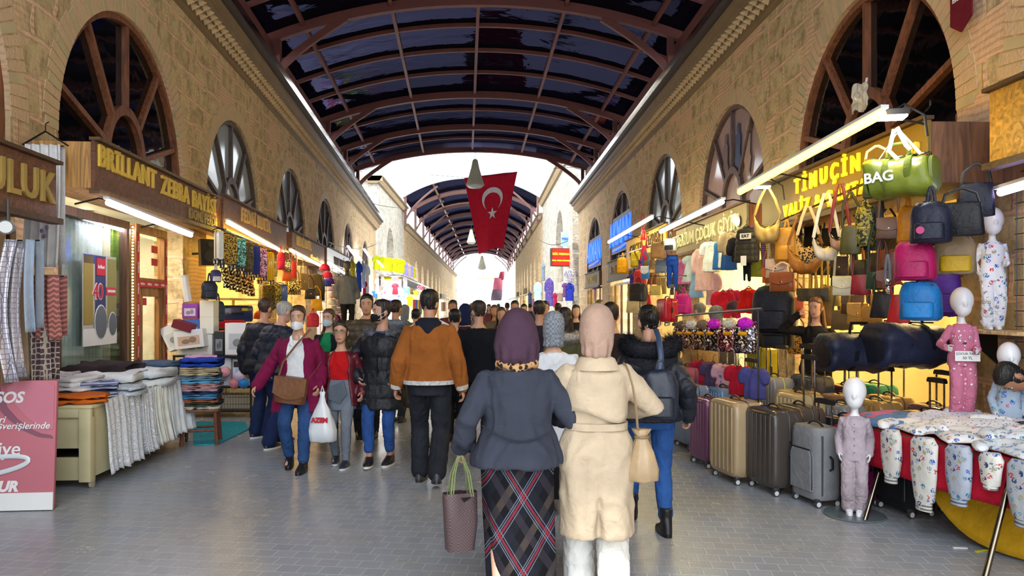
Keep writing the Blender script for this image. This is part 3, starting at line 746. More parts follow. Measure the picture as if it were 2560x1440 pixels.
def ex1(J, part):
    T = J['T']; nv = mat('30333f', 'cloth')
    b = B(); pts = [T((.105*cos(a), .03+.085*sin(a), 1.425+.012*sin(3*a))) for a in smooth_closed(20)]; b.tube(pts, [.026+.006*sin(5*a) for a in smooth_closed(20)], 10, closed=True)
    part('neck_scarf', b, mat('b98d5c', 'leopard'))
    s0, e, w_ = J['arm'][1]; d = (w_-e).normalized()
    b = B(); b.tube([e.lerp(w_, .72), e.lerp(w_, .84)], .06, 16); b.warp(lambda p: p); cf = part('cuff_strap', b, mat('2b2e3a', 'cloth'))
    c = e.lerp(w_, .78); b = B(); b.tube([c+V((.0, .058, 0))+V((x*.016, 0, z*.014)) for x, z in ((-1, -1), (1, -1), (1, 1), (-1, 1))], .0035, 6, closed=True); part('buckle', b, mat('cfcfd4', 'metal'), cf)
    q = J['core'](1.0); b = B(); b.tube([T((x*q[0]*1.16, q[2]+(q[1]+.052)*sqrt(max(0, 1-(x*.86)**2)), 1.05-.05*cos(x*2)+.02*x)) for x in ylines(-.9, .9, 15)], .005, 6); part('back_seam', b, nv)
person('woman in dark plum headscarf, slate blue jacket and diagonal plaid skirt walking away', at(1292, 4.0), BK, 1.575, 'f', 1.26, hl=(.335, .0, .93), hr=(-.26, -.25, 1.08), fl=(-.16, .02), fr=(.14, 0), skin='c79a86', face=False, polel=(.12, 1, 0), poler=(-.5, 1, -.2),
    hijab=dict(mat=mat('4a3444', 'cloth'), prof=((-.075, .03, .112, .10), (-.04, .03, .125, .115), (.0, .02, .132, .125), (.05, .012, .134, .130), (.10, .01, .131, .134), (.15, .012, .12, .134), (.19, .014, .096, .115), (.22, .014, .074, .088), (.24, .014, .04, .048), (.248, .014, .012, .015))),
    skirt=dict(top=.96, bot=.10, flare=-.035, mat=plaid_mat(), nf=5, amp=.11, sway=-.03), shoe=('2a2226', 'leather'),
    tops=[dict(bot=.835, off=.03, flare=.05, fold=.02, mat=mat('3b3e4b', 'cloth'), wr=.011, wf=8, hip=.008)], extra=ex1)
def ex2(J, part):
    T = J['T']; m = mat('c9b59a', 'cloth'); collar(part, T, m, 1.385, 1.45, .10, .088, th=.022)
    q = J['core'](1.04)
    b = B(); b.loft([ring(0, q[2], z, q[0]+d, q[1]+d, 34, 2.25, None, T) for z, d in ((1.02, .028), (1.022, .036), (1.062, .036), (1.064, .028))]); part('belt', b, m)
    b = B()   # storm flap across the shoulders
    def fl(u, v):
        a = pi*(.08+.84*u); z = 1.375-(.27+.035*sin(2*pi*u))*v; c = J['core'](z); e = .03+.022*v+.006*sin(9*u)
        return T((-(c[0]+e)*cos(a)*.97, c[2]+(c[1]+e+.006)*sin(a), z))
    b.sheet(fl, 26, 10, .008); part('storm_flap', b, m, sharp=180)
person('woman in beige headscarf and long cream trench coat walking away arm in arm', at(1490, 4.05), BK, 1.6, 'f', 1.05, hl=(.20, -.26, 1.13), hr=(-.2, -.26, 1.1), polel=(1, .5, -.3), poler=(-1, .5, -.3), fl=(.12, 0), fr=(-.12, .03), skin='d4a890', face=False,
    hijab=dict(mat=mat('b39482', 'cloth'), prof=((-.10, .045, .05, .05), (-.06, .04, .078, .082), (-.01, .025, .09, .098), (.05, .016, .104, .118), (.10, .014, .109, .126), (.15, .014, .107, .127), (.19, .014, .094, .112), (.22, .014, .072, .086), (.24, .014, .036, .046), (.247, .014, .012, .015))),
    legs=('efeae2', 'cloth', dict(fit=.02, wide=.022, wr=.008)), shoe=('ece9e4', 'leather', '', 'e6e2da'),
    tops=[dict(name='trench_coat', bot=.395, vent=.66, off=.034, flare=.004, fold=.035, waist=.018, hip=.012, mat=mat('c9b59a', 'cloth'), wr=.008, wf=7, soff=.034)], extra=ex2)
def ex3(J, part):
    T = J['T']; k = [T((.175*cos(a)*(1+.1*sin(a)), .06+.11*sin(a), 1.455-.05*sin(a))) for a in ylines(-.35, pi+.35, 14)]
    b = B(); b.tube(k, [.05+.02*sin(pi*i/13) for i in range(14)], 12)
    fur(b, k, .066, 5200, .062, 3, .0028); part('fur_trim', b, mat('15161d', 'fur'), sharp=180)
    b = B(); b.sheet(lambda u, v: T((.2*(u-.5)*2*(1-.55*v), .155+.045*sin(pi*u)*(1-v*.3), 1.35-.16*v*(.6+.4*sin(pi*u)))), 14, 6, .02); part('hood', b, mat('1d1f29', 'puff'))
person('woman in black quilted jacket with shaggy dark fur hood, blue jeans and boots', at(1622, 5.33), BK, 1.6, 'f', 1.13, hl=(.27, -.2, .97), hr=(-.30, .05, .9), fl=(.22, .03), fr=(-.17, .0), face=False, skin='c99880', hair=('bun', '14110f'),
    legs=('2a508c', 'denim', dict(fit=.012, hem=.16)), shoe=('17171a', 'leather', 'boot', '101012'),
    tops=[dict(name='quilted_jacket', bot=.86, off=.05, soff=.036, flare=.02, quilt=(9, .012), mat=mat('1d1f29', 'puff'), wr=.006)], extra=ex3)
def ex4(J, part):
    T = J['T']; cr = mat('e6d9c6', 'fur'); q = J['core'](.95)
    b = B(); b.loft([ring(0, q[2], z, q[0]+d, q[1]+d, 34, 2.25) for z, d in ((.90, .03), (.90, .062), (.935, .066), (.94, .03))]); part('hem_lining', b, cr)
    for sd in (1, -1):
        _, e, w_ = J['arm'][sd]; b = B(); b.tube([e.lerp(w_, .9), e.lerp(w_, 1.06)], [.062, .056], 14); part('cuff_lining', b, cr)
        b = B(); b.sheet(lambda u, v: T((sd*(.075+.11*u), .075-.05*u+.035*v*(1-u), 1.47-.055*u-.03*v*(1-u)+.004)), 8, 4, .02); part('collar', b, cr)
    b = B(); b.loft([cring(0, .05, z, rx, ry, .6, .03, 26, None, T) for z, rx, ry in ((1.50, .082, .075), (1.47, .11, .10), (1.42, .125, .105))])
    b.sheet(lambda u, v: T((.125*(u-.5)*2*(1-v**1.6*.55), .10+.062*sin(pi*u)+.022*sin(pi*v), 1.47-.19*v)), 16, 10, .03); part('hood', remesh(b, .012, 4), mat('1c1f2c', 'cloth'))
person('dark-haired man in rust brown jacket with cream hem walking away', at(1074, 6.73), BK, 1.745, 'm', 1.08, hl=(.30, .02, .88), hr=(-.30, .06, .87), fl=(.06, 0), fr=(-.24, .05), face=False, skin='c08a70', hair=('short', '1d1816'), yaw=-.25,
    legs=('23262d', 'denim', dict(fit=.02, wide=.012)), shoe=('3c3e44', 'leather', '', '2a2a2c'),
    tops=[dict(bot=.915, off=.05, soff=.034, flare=.02, mat=mat('9a5a26', 'cloth'), wr=.009, wf=7)], extra=ex4)
def ex5(J, part):
    T = J['T']; wh = mat('eef0f2', 'cloth'); mg = mat('7d1745', 'cloth')
    for sd in (1, -1):
        b = B(); b.prism([T(p) for p in ((sd*.012, -.135, 1.31), (sd*.06, -.125, 1.345), (sd*.07, -.06, 1.42), (sd*.05, -.06, 1.44))], (0, -.012, .0)); part('shirt_collar', b, wh)
    b = B(); b.ball((0, 0, 0), (.032, .012, .05), 10, 6); b.xf(MX.Translation(T((0, -.08, 1.395)))); part('neckline_skin', b, mat('c99b80', 'skin'))
person('woman in magenta coat over white shirt with lowered white face mask', at(745, 7.3), .06, 1.6, 'f', 1.13, hl=(.235, -.06, .89), hr=(-.42, -.05, .90), fl=(.2, 0), fr=(-.02, .03), skin='c99b80', hair=('bun', '3b2a22'), mask=('e9edf2', .028), pitch=.02,
    legs=('2a4672', 'denim', dict(fit=.016, hem=.12)), shoe=('1b1b1e', 'leather', 'boot'),
    tops=[dict(name='shirt', bot=.84, off=.012, top=1.39, sleeve=False, mat=mat('e9eef4', 'cloth'), wr=.005, flare=.07), dict(name='coat', bot=.62, off=.036, flare=.05, open=.5, fold=.02, mat=mat('7d1745', 'cloth'))], extra=ex5)
def ex6(J, part):
    Mh = J['Mh']; b = B()
    for sd in (1, -1):
        b.tube([Mh @ V((sd*.032+.026*cos(a), -.107+.01*abs(cos(a)), .115+.018*sin(a))) for a in smooth_closed(14)], .0022, 6, closed=True)
        b.tube([Mh @ V((sd*.058, -.1, .118)), Mh @ V((sd*.078, -.03, .118)), Mh @ V((sd*.08, .03, .11))], .002, 5)
    b.tube([Mh @ V((-.008, -.113, .118)), Mh @ V((.008, -.113, .118))], .002, 5); part('glasses', b, mat('28282c', 'plastic'))
    T = J['T']; q = J['core'](.95); b = B(); b.prism([T((x*.115, -(q[1]+.045), z)) for x, z in ((-.6, 1.0), (.6, 1.06), (.95, .9), (.2, .78), (-1, .84))], (0, -.012, 0)); part('tied_jacket_front', b, mat('5d6570', 'cloth'))
person('child in round glasses, red top, burgundy leather jacket and grey skirt', at(852, 7.42), .02, 1.43, 'f', .98, hl=(.27, -.06, .9), hr=(-.24, -.04, .93), fl=(.12, 0), fr=(-.1, .02), skin='c4957a', hair=('pony', '2a1f1b'), hd=1.1,
    legs=('747c88', 'cloth', dict(fit=.008, wr=.004)), shoe=('22283a', 'leather', '', 'd8d8da'),
    skirt=dict(top=1.06, bot=.70, flare=.015, mat=mat('66707c', 'denim'), nf=5, amp=.03),
    tops=[dict(name='shirt', bot=.98, off=.016, mat=mat('c0161c', 'cloth'), sleeve=False, top=1.40), dict(bot=.74, off=.036, flare=.03, open=.72, mat=mat('5e1b28', 'leather'))], extra=ex6)
def ex7(J, part):
    T = J['T']; k = [T((.15*cos(a), .02+.125*sin(a), 1.40+.02*sin(a))) for a in ylines(-1.15, pi+1.15, 16)]
    b = B(); b.tube(k, .036, 10); fur(b, k, .05, 2600, .04, 5, .003); part('fur_trim', b, mat('54565e', 'fur'), sharp=180)
    b = B(); b.prism([T(p) for p in ((-.05, -.105, 1.32), (.03, -.105, 1.32), (.05, -.07, 1.42), (-.06, -.07, 1.42))], (0, -.01, 0)); part('shirt_collar', b, mat('35507e', 'cloth'))
    b = B(); b.box(T((0, -.172, 1.05)), (.014, .012, .6)); part('zipper', b, mat('30333b', 'metal'))
person('woman in long black puffer coat and black face mask glancing aside', at(955, 7.5), -.12, 1.66, 'f', 1.06, hl=(.215, -.12, .93), hr=(-.225, -.12, .93), polel=(1, .3, 0), poler=(-1, .3, 0), fl=(.02, 0), fr=(.17, .01), yaw=-.85, skin='bf9078', hair=('bun', '201b1b'), mask=('18191d', .045),
    legs=('2c4f8c', 'denim', dict(fit=.010, hem=.22)), shoe=('1c1d21', 'leather', '', 'e2e2e2'),
    tops=[dict(name='puffer_coat', bot=.60, off=.055, soff=.04, flare=.035, quilt=(7, .012), mat=mat('1b1d24', 'puff'), wr=.006)], extra=ex7)
person('dark-haired man in bronze puffer jacket facing the camera', at(917, 9.0), .1, 1.74, 'm', 1.08, skin='c08e70', hair=('short', '191614'), legs=('23252c', 'denim'), detail=.8, tops=[dict(name='puffer_jacket', bot=.86, off=.05, soff=.045, quilt=(10, .014), mat=mat('4a3f2e', 'puff'))])
person('girl in pale blue face mask, dark coat and green top', at(822, 9.3), -.15, 1.56, 'f', .95, skin='c9a088', hair=('loose', '4a3528'), mask=('b9cfe0', .04), legs=('22242a', 'cloth'), detail=.8, tops=[dict(name='shirt', bot=.85, off=.012, mat=mat('1f8a55', 'cloth'), sleeve=False, top=1.42), dict(bot=.7, off=.035, open=.5, mat=mat('1d2126', 'cloth'))])
person('grey-haired man in navy puffer jacket leaning towards the left stalls', at(688, 8.45), BK-.55, 1.66, 'm', 1.15, lean=.2, hl=(.26, -.16, .97), hr=(-.26, -.15, .97), fl=(.2, 0), fr=(-.16, .0), face=False, skin='c99b86', hair=('short', '8d8a86'), legs=('1c2950', 'denim', dict(wide=.02)), shoe=('2a2a30', 'leather', '', 'e4e4e4'), detail=.8, tops=[dict(name='puffer_jacket', bot=.88, off=.06, soff=.045, quilt=(8, .012), mat=mat('1c2230', 'puff'))])
person('brown-haired man in dark padded coat behind the grey-haired man', at(655, 8.95), BK-.35, 1.69, 'm', 1.1, lean=.1, face=False, skin='c08e72', hair=('short', '3a2a20'), legs=('1b2748', 'denim', dict(wide=.015)), shoe=('2a2a30', 'leather', '', 'dcdcdc'), detail=.7, tops=[dict(name='puffer_jacket', bot=.84, off=.05, quilt=(9, .01), mat=mat('1a1d26', 'puff'))])
def fhood(col, r=.15, n=1400):
    def f(J, part):
        T = J['T']; k = [T((r*cos(a), .03+r*.8*sin(a), 1.42)) for a in ylines(-.4, pi+.4, 12)]; b = B(); b.tube(k, .05, 9); fur(b, k, .06, n, .045, 9, .004); part('fur_trim', b, mat(col, 'fur'), sharp=180)
    return f
person('dark-haired person with a thick grey fur hood behind the black puffer coat', at(990, 10.2), BK-.3, 1.68, 'f', 1.0, face=False, skin='b98a70', hair=('short', '2a201c'), legs=('2a2d36', 'denim'), detail=.6, tops=[dict(bot=.8, off=.05, mat=mat('3c4048', 'cloth'))], extra=fhood('6f747c'))
person('boy with short black hair in pale blue shirt seen from behind', at(1137, 8.8), BK, 1.56, 'm', .82, face=False, skin='c39a80', hair=('short', '17161a'), legs=('1f2128', 'cloth'), detail=.7, tops=[dict(bot=.82, off=.02, mat=mat('9db8d6', 'cloth'))])
person('man in black jacket with white mask loops behind his ears', at(1196, 8.0), BK, 1.655, 'm', 1.02, face=False, yaw=.5, skin='b98c74', hair=('short', '2c241f'), mask=('dfe6ea', .035), legs=('1b1c22', 'denim'), detail=.7, fl=(.15, 0), fr=(-.15, .02), tops=[dict(bot=.82, off=.035, mat=mat('11131b', 'cloth'))])
person('person in navy hood and maroon jacket ahead of the black jacket', at(1163, 9.7), BK, 1.62, 'm', 1.0, face=False, hijab=dict(mat=mat('1b2346', 'cloth')), legs=('22242c', 'cloth'), detail=.6, tops=[dict(bot=.8, off=.035, mat=mat('3a2130', 'cloth'))])
person('woman in grey checked headscarf, pale jacket and black skirt between the two women', at(1383, 5.7), BK, 1.55, 'f', 1.0, face=False, hijab=dict(mat=mat('8d939c', 'check')), skirt=dict(top=.9, bot=.18, flare=.05, mat=mat('141418', 'cloth'), nf=8, amp=.05), shoe=('e8e6e2', 'leather', '', 'dddddd'), detail=.8, tops=[dict(bot=.62, off=.035, mat=mat('dcdfe4', 'cloth'))], fl=(-.12, .01), fr=(.1, 0),
    extra=lambda J, part: part('tunic_hem', B().loft([ring(0, 0, z, .205+d, .165+d, 30, 2.2) for z, d in ((.50, .02), (.66, .01), (.70, .0))], cap=False), mat('caa9b8', 'cloth')))
person('dark-haired person in chocolate brown coat beyond the cream coat', at(1527, 7.0), BK, 1.63, 'm', 1.05, face=False, skin='b98a70', hair=('short', '251b17'), legs=('1f1f24', 'cloth'), detail=.7, tops=[dict(bot=.6, off=.04, mat=mat('2c2020', 'cloth'))])
person('dark-haired woman in olive coat with pale grey fur collar', at(1412, 7.6), BK, 1.58, 'f', 1.0, face=False, hair=('loose', '241b18'), legs=('202228', 'cloth'), detail=.6, tops=[dict(bot=.66, off=.045, mat=mat('56523a', 'cloth'))], extra=fhood('8f8a84', .155))
person('long-haired saleswoman in black jumper touching her hair behind the suitcases', at(2040, 8.7), -.35, 1.70, 'f', .95, hl=(.1, -.2, 1.18), hr=(-.21, -.13, 1.54), polel=(1, .4, -.6), poler=(-1, -.3, -.5), palmr=(1, .3, 0), yaw=-.35, pitch=.06, skin='d0a48c', hair=('long', '6a4a30'), legs=('17171c', 'cloth'), detail=1.0, tops=[dict(name='jumper', bot=.82, off=.016, mat=mat('17151a', 'cloth'))])
person('man in olive jacket bending over the clothes table', (4.42, 5.45, 0), -1.75, 1.70, 'm', 1.0, lean=1.3, hl=(.2, -.72, .72), hr=(-.2, -.7, .72), pitch=.1, skin='b07e62', hair=('short', '1b1817'), legs=('2a2c33', 'denim'), detail=.9, tops=[dict(bot=.84, off=.03, mat=mat('49493a', 'cloth'))])
person('grey-haired customer in dark jacket behind the sequin bag rack', at(1748, 10.6), -2.6, 1.64, 'm', 1.0, face=False, skin='b98e74', hair=('short', '56534e'), legs=('22242a', 'cloth'), detail=.6, tops=[dict(bot=.8, off=.035, mat=mat('23262e', 'cloth'))])
person('customer in grey knitted headscarf beside the grey-haired man', at(1788, 10.8), -2.4, 1.6, 'f', 1.0, face=False, hijab=dict(mat=mat('5b5d60', 'fur')), legs=('22242a', 'cloth'), detail=.5, tops=[dict(bot=.7, off=.035, mat=mat('4a463e', 'cloth'))])
person('man in grey hair, white mask and teal top at the gold shop door', at(1500, 21), 1.2, 1.78, 'm', 1.0, skin='b98e74', hair=('short', '5d5a54'), mask=('e6e6e6', .04), legs=('22242a', 'cloth'), detail=.5, tops=[dict(bot=.85, off=.035, mat=mat('2f6a86', 'cloth'))])
CR = [(1348, 8.9, 1.66, BK, 'short', '2b211c', '2a2430', 'man with cropped dark hair straight ahead of the plum headscarf'),
      (1253, 11.5, 1.58, 0, 'loose', '3a281e', '4a3a2c', 'woman with loose dark hair walking towards us beyond the black jacket'),
      (1287, 14, 1.70, 0, 'short', '1e1815', '3a2a26', 'bare-faced man walking towards us left of the plum headscarf'),
      (1236, 15, 1.62, 0, 'loose', '4a3324', '6a5a50', 'woman in pale scarf walking towards us in the middle of the crowd'),
      (1310, 17, 1.64, 0, 'short', '16120f', '20222a', 'dark-jacketed man deep in the crowd under the lamp'),
      (1362, 12.5, 1.68, 0, 'short', '15110f', '262a33', 'man with black hair facing us right of the plum headscarf'),
      (1132, 13, 1.70, 0, 'short', '2a201b', '6e3430', 'man in brick red top beyond the rust jacket'),
      (1012, 14, 1.62, BK, 'hij', '7c8288', '59606c', 'person in grey hood by the bright stall'),
      (1040, 11.5, 1.55, BK, 'short', '19171a', '1a1c24', 'person in black beyond the rust jacket near the stall'),
      (1440, 13.5, 1.62, 0, 'loose', '241a16', '221f22', 'woman with dark hair beyond the cream coat, facing us'),
      (1395, 16, 1.66, BK, 'short', '2b2019', '5c4c3a', 'brown-coated man beside the clothes stall on the right'),
      (1268, 24, 1.7, BK, 'short', '1a1614', '2b2d36', 'distant dark figure under the hanging lamp'),
      (1222, 26, 1.66, 0, 'loose', '30231d', '7a4050', 'distant woman in dusty red coat left of the hanging lamp'),
      (1325, 28, 1.7, BK, 'short', '1f1a18', '3c4450', 'distant man in grey coat right of the hanging lamp'),
      (1180, 22, 1.68, BK, 'hij', '9a7a74', '8a6c62', 'distant woman in rosy headscarf on the left side of the street'),
      (1246, 34, 1.7, BK, 'short', '1f1a18', '50302c', 'far figure in rust top at the crowd\'s end'),
      (1292, 38, 1.7, 0, 'short', '1f1a18', '2c3444', 'far figure in navy top at the crowd\'s end'),
      (1160, 30, 1.7, 0, 'short', '1f1a18', '30343a', 'far man in charcoal top by the left shopfronts')]
for px, Y, h, rz, hs, hc, tc, lab in CR:
    j = R.uniform(-.12, .12); st = R.choice((.18, -.18))
    person(lab, at(px, Y), rz+j, h, 'm' if hs == 'short' else 'f', R.uniform(.95, 1.1), skin=R.choice(('b98a70', 'c99b82', 'b07e64')), face=rz == 0, hair=None if hs == 'hij' else (hs, hc), hijab=dict(mat=mat(hc, 'cloth')) if hs == 'hij' else None,
           fl=(st, 0), fr=(-st, .02), legs=(R.choice(('23262e', '2b3a5a', '1b1c20')), 'denim'), detail=.5, tops=[dict(bot=.75, off=.04, mat=mat(tc, 'cloth'))], group='shoppers further down the street', hands=Y < 18)
def side(s, Y, n, z):
    """wall-mounted frame: -y faces the street, x runs in reading direction"""
    return ((V((wl(Y)+n, Y, z)), pi/2+RZL) if s == 'l' else (V((wr(Y)-n, Y, z)), -pi/2+RZR))
yl = lambda px, off: F*off/(1105-px)
yr = lambda px, off: F*off/(px-1226)
METAL = mat('b8b8ba', 'metal'); BLK = mat('1b1b1d', 'plastic')
def ell_ring(z, rx, ry, n=24, e=3.2, cy=0, mod=None): return ring(0, cy, z, rx, ry, n, e, mod)
def arcpts(a, b, top, n=9, dy=0):
    return [V((a[0]+(b[0]-a[0])*t, a[1]+(b[1]-a[1])*t+dy*sin(pi*t), a[2]+(b[2]-a[2])*t+(top)*sin(pi*t)**.7)) for t in [i/(n-1) for i in range(n)]]
def suitcase(label, loc, rz, w, h, t, c, kind='hard', up=.0, group='suitcases', wheels=True, grip='1d1d1f', rot=None, trim=None, pole='b8b8ba'):
    o = thing('suitcase', label, 'suitcase', loc, rz, group, rot); g = .06 if wheels else 0
    M = c if not isinstance(c, str) else mat(c, 'gloss' if kind == 'hard' else 'cloth')
    b = B()
    if kind == 'hard':
        n = 48
        def rr(y, k):     # rounded rectangle ring in xz with ribs
            pts = []
            for i in range(n):
                a = 2*pi*(i+.5)/n; cc, s = cos(a), sin(a); q = (abs(cc)**9+abs(s)**9)**(-1/9)
                pts.append(V((w/2*q*cc*k, y, g+h/2+h/2*q*s*(1-(1-k)*w/h))))
            return pts
        ys = [(-.5, .80), (-.49, .90), (-.46, .955), (-.40, .985), (-.3, 1), (-.04, 1), (-.03, .985), (.03, .985), (.04, 1), (.3, 1), (.40, .985), (.46, .955), (.49, .9), (.5, .8)]
        b.loft([rr(y*t, k) for y, k in ys])
        nr = 6      # raised ribs running over the faces
        for i in range(nr):
            x = w*(-.36+.72*i/(nr-1))
            for sy in (-1, 1): b.box((x, sy*t*.5, g+h/2), (w*.065, .016, h*.86), .007)
    else:
        b.loft([ell_ring(z, w/2*k, t/2*k, 32, 5) for z, k in ((g, .93), (g+.02, .99), (g+.06, 1), (g+h-.07, 1), (g+h-.025, .97), (g+h, .88))])
        b.loft([[V((x*w*.37*q, -t/2-d, g+z)) for x, z in ((-1, h*.12), (1, h*.12), (1, h*.6), (.85, h*.68), (-.85, h*.68), (-1, h*.6))] for d, q in ((-.04, 1), (.012, 1), (.02, .95))])
    ob('shell', b, M, o)
    if kind == 'soft':
        b = B(); b.tube([V((x*w*.375, -t/2-.01, g+z)) for x, z in ((-1, h*.14), (-1, h*.6), (-.85, h*.69), (.85, h*.69), (1, h*.6), (1, h*.14))], .006, 6); b.tube([V((w*.5*sx, -t*.28, g+z)) for sx, z in ((-.97, .04), (-.99, h*.9))], .008, 6); b.tube([V((w*.5*sx, -t*.28, g+z)) for sx, z in ((.97, .04), (.99, h*.9))], .008, 6); ob('zipper', b, BLK, o)
    else:
        b = B(); b.tube([V((w/2*.99*q*cos(a), 0, g+h/2+h/2*.995*q*sin(a))) for a, q in [(2*pi*(i+.5)/32, (abs(cos(2*pi*(i+.5)/32))**9+abs(sin(2*pi*(i+.5)/32))**9)**(-1/9)) for i in range(32)]], .007, 6, closed=True); ob('zipper', b, mat(trim or '2a2a2c', 'plastic'), o)
    if wheels:
        for sx in (-1, 1):
            for sy in (-1, 1):
                q = B(); q.box((sx*w*.4, sy*t*.34, .062), (.04, .05, .03), .008); q.cyl((sx*w*.4-.012, sy*t*.34, .028), (sx*w*.4+.012, sy*t*.34, .028), .028, n=14); q.mi = 1; q.cyl((sx*w*.4-.014, sy*t*.34, .028), (sx*w*.4+.014, sy*t*.34, .028), .020, n=10)
                ob('wheel', q, [mat('3a3a3c', 'plastic'), mat('d8d8da', 'plastic')], o)
    b = B(); b.tube(arcpts((-.09, 0, g+h), (.09, 0, g+h), .035), .011, 8, flat=.7); ob('carry_handle', b, BLK, o)
    b = B(); b.tube([V((w/2, 0, g+h*.42)), V((w/2+.03, 0, g+h*.45)), V((w/2+.03, 0, g+h*.58)), V((w/2, 0, g+h*.61))], .01, 6); ob('grab_handle', b, BLK, o)
    if up:
        z1 = g+h+up
        q = B(); q.loft([[V((x, t*.36+y, z)) for y, z in ((-.016, z1-.03), (.016, z1-.03), (.018, z1+zz), (-.018, z1+zz))] for x, zz in ((-.105, -.01), (-.09, .012), (0, .018), (.09, .012), (.105, -.01))]); p = ob('pull_handle', q, mat(grip, 'plastic'), o)
        for sx in (-1, 1): ph = B(); ph.box((sx*.085, t*.36, g+h+up/2-.02), (.016, .012, up), .003); ob('pole', ph, mat(pole, 'metal'), p)
    return o
def strap(o, pts, m, r=.012, nm='strap', flat=.35): b = B(); b.tube(pts, r, 8, flat=flat); return ob(nm, b, m, o)
def place(name, lab, cat, px, py, Y, rz, grp, z=None):
    p = P(px, py, Y); return thing(name, lab, cat, p, rz, grp)
def backpack(lab, p, rz, w, h, c, c2=None, grp=None, kind='puff', t=None, logo=None, hang=.12):
    t = t or w*.5; o = thing('backpack', lab, 'backpack', p, rz, grp); m = c if not isinstance(c, str) else mat(c, kind); m2 = mat(c2, kind) if c2 else m
    b = B(); b.loft([ell_ring(z*h, w/2*kx, t/2*ky, 28, 3) for z, kx, ky in ((-.5, .8, .75), (-.48, .93, .92), (-.42, 1, 1), (-.1, 1, 1.04), (.2, .97, .95), (.36, .88, .82), (.45, .7, .62), (.495, .42, .36), (.5, .1, .1))])
    me = b.out('body', 180); displace(me, WR(14/w*.3, .01)); ob('body', me, m, o)
    b = B(); b.loft([ell_ring(z*h, w*.36*k, t*.22*k2, 24, 3.2, -t*.44) for z, k, k2 in ((-.44, .85, .7), (-.42, 1, 1), (-.2, 1, 1.1), (-.06, .97, .9), (-.03, .8, .5))]); ob('front_pocket', b, m2, o)
    b = B(); b.tube([V((-w*.46, -t*.1, -h*.1)), V((-w*.44, -t*.2, h*.2)), V((-w*.3, -t*.24, h*.4)), V((0, -t*.22, h*.475)), V((w*.3, -t*.24, h*.4)), V((w*.44, -t*.2, h*.2)), V((w*.46, -t*.1, -h*.1))], .005, 6); ob('zipper', b, BLK, o)
    strap(o, arcpts((-w*.1, t*.1, h*.47), (w*.1, t*.1, h*.47), hang), m2, .011, 'top_handle')
    for s in (-1, 1): strap(o, [V((s*w*.15, t*.3, h*.44)), V((s*w*.26, t*.62, h*.3)), V((s*w*.34, t*.66, -.1*h)), V((s*w*.42, t*.42, -h*.42))], m2, .022, 'shoulder_strap')
    if logo:
        b = B(); b.cyl((w*-.2, -t*.66, -h*.22), (w*-.2, -t*.69, -h*.22), w*.1, n=20); ob('badge', b, mat(logo, 'plastic'), o)
    return o
def handbag(lab, p, rz, w, h, c, grp=None, kind='leather', t=None, drop=.3, flap=True, c2=None, sc=None, nm='handbag', cat='handbag', taper=.9):
    t = t or w*.35; o = thing(nm, lab, cat, p, rz, grp); m = mat(c, kind); sm = mat(sc or shade(c, .75), 'leather')
    b = B(); b.loft([ell_ring(z*h, w/2*k, t/2*k2, 24, 5) for z, k, k2 in ((-.5, .92, .85), (-.47, 1, 1), (0, (1+taper)/2, .9), (.44, taper, .7), (.5, taper*.94, .5))]); me = b.out('body', 60); displace(me, WR(9, .006)); ob('body', me, m, o)
    if flap:
        b = B(); b.sheet(lambda u, v: V(((u-.5)*w*(taper+.03), [t*.2, -t*.45, -t*.56][min(2, int(v*2+.01))]*1 if False else t*.22-(t*.78)*min(1, v*2.4), h*(.5+.03*sin(pi*min(1, v*2.4)))-max(0, v-.4)*h*(.75+.25*sin(pi*u)))), 12, 10, .008); ob('flap', b, mat(c2, kind) if c2 else m, o)
        b = B(); b.box((0, -t*.6, h*.02), (w*.1, .012, h*.09), .003); ob('clasp', b, mat('c9b27a', 'metal'), o)
    if drop: strap(o, [V((-w*taper*.46, 0, h*.42)), V((-w*.34, 0, h*.5+drop*.6)), V((-w*.06, 0, h*.5+drop)), V((w*.06, 0, h*.5+drop)), V((w*.34, 0, h*.5+drop*.6)), V((w*taper*.46, 0, h*.42))], sm, .011)
    return o
def hobo(lab, p, rz, w, h, c, grp=None, kind='leather', drop=.25, sc=None):
    o = thing('hobo_bag', lab, 'handbag', p, rz, grp); b = B(); rs = []
    for i in range(17):
        u = -1+i/8; x = u*w/2; zt = h*.5-h*.52*(1-u*u)**.7*.9; zb = -h*.5*(1-abs(u)**3.2)**.6+h*.02; zb = min(zb, zt-.012); d = w*.16*(1-u*u)**.5+.006
        zm, hz = (zt+zb)/2, (zt-zb)/2
        rs.append([V((x, d*cos(a)*(1 if sin(a) < 0 else .75), zm+hz*sin(a))) for a in smooth_closed(16)])
    b.loft(rs); me = b.out('body', 70); displace(me, WR(10, .012, 1)); ob('body', me, mat(c, kind), o)
    strap(o, [V((-w*.49, 0, h*.48)), V((-w*.3, 0, h*.5+drop*.55)), V((-.02, 0, h*.5+drop)), V((.02, 0, h*.5+drop)), V((w*.3, 0, h*.5+drop*.55)), V((w*.49, 0, h*.48))], mat(sc or shade(c, .85), 'leather'), .016)
    b = B(); b.tube([V((x*w*.44, 0, h*.5-h*.47*(1-(x*.88)**2)**.7+.004)) for x in ylines(-1, 1, 9)], .006, 6); ob('zipper', b, mat('c9b27a', 'metal'), o)
    return o
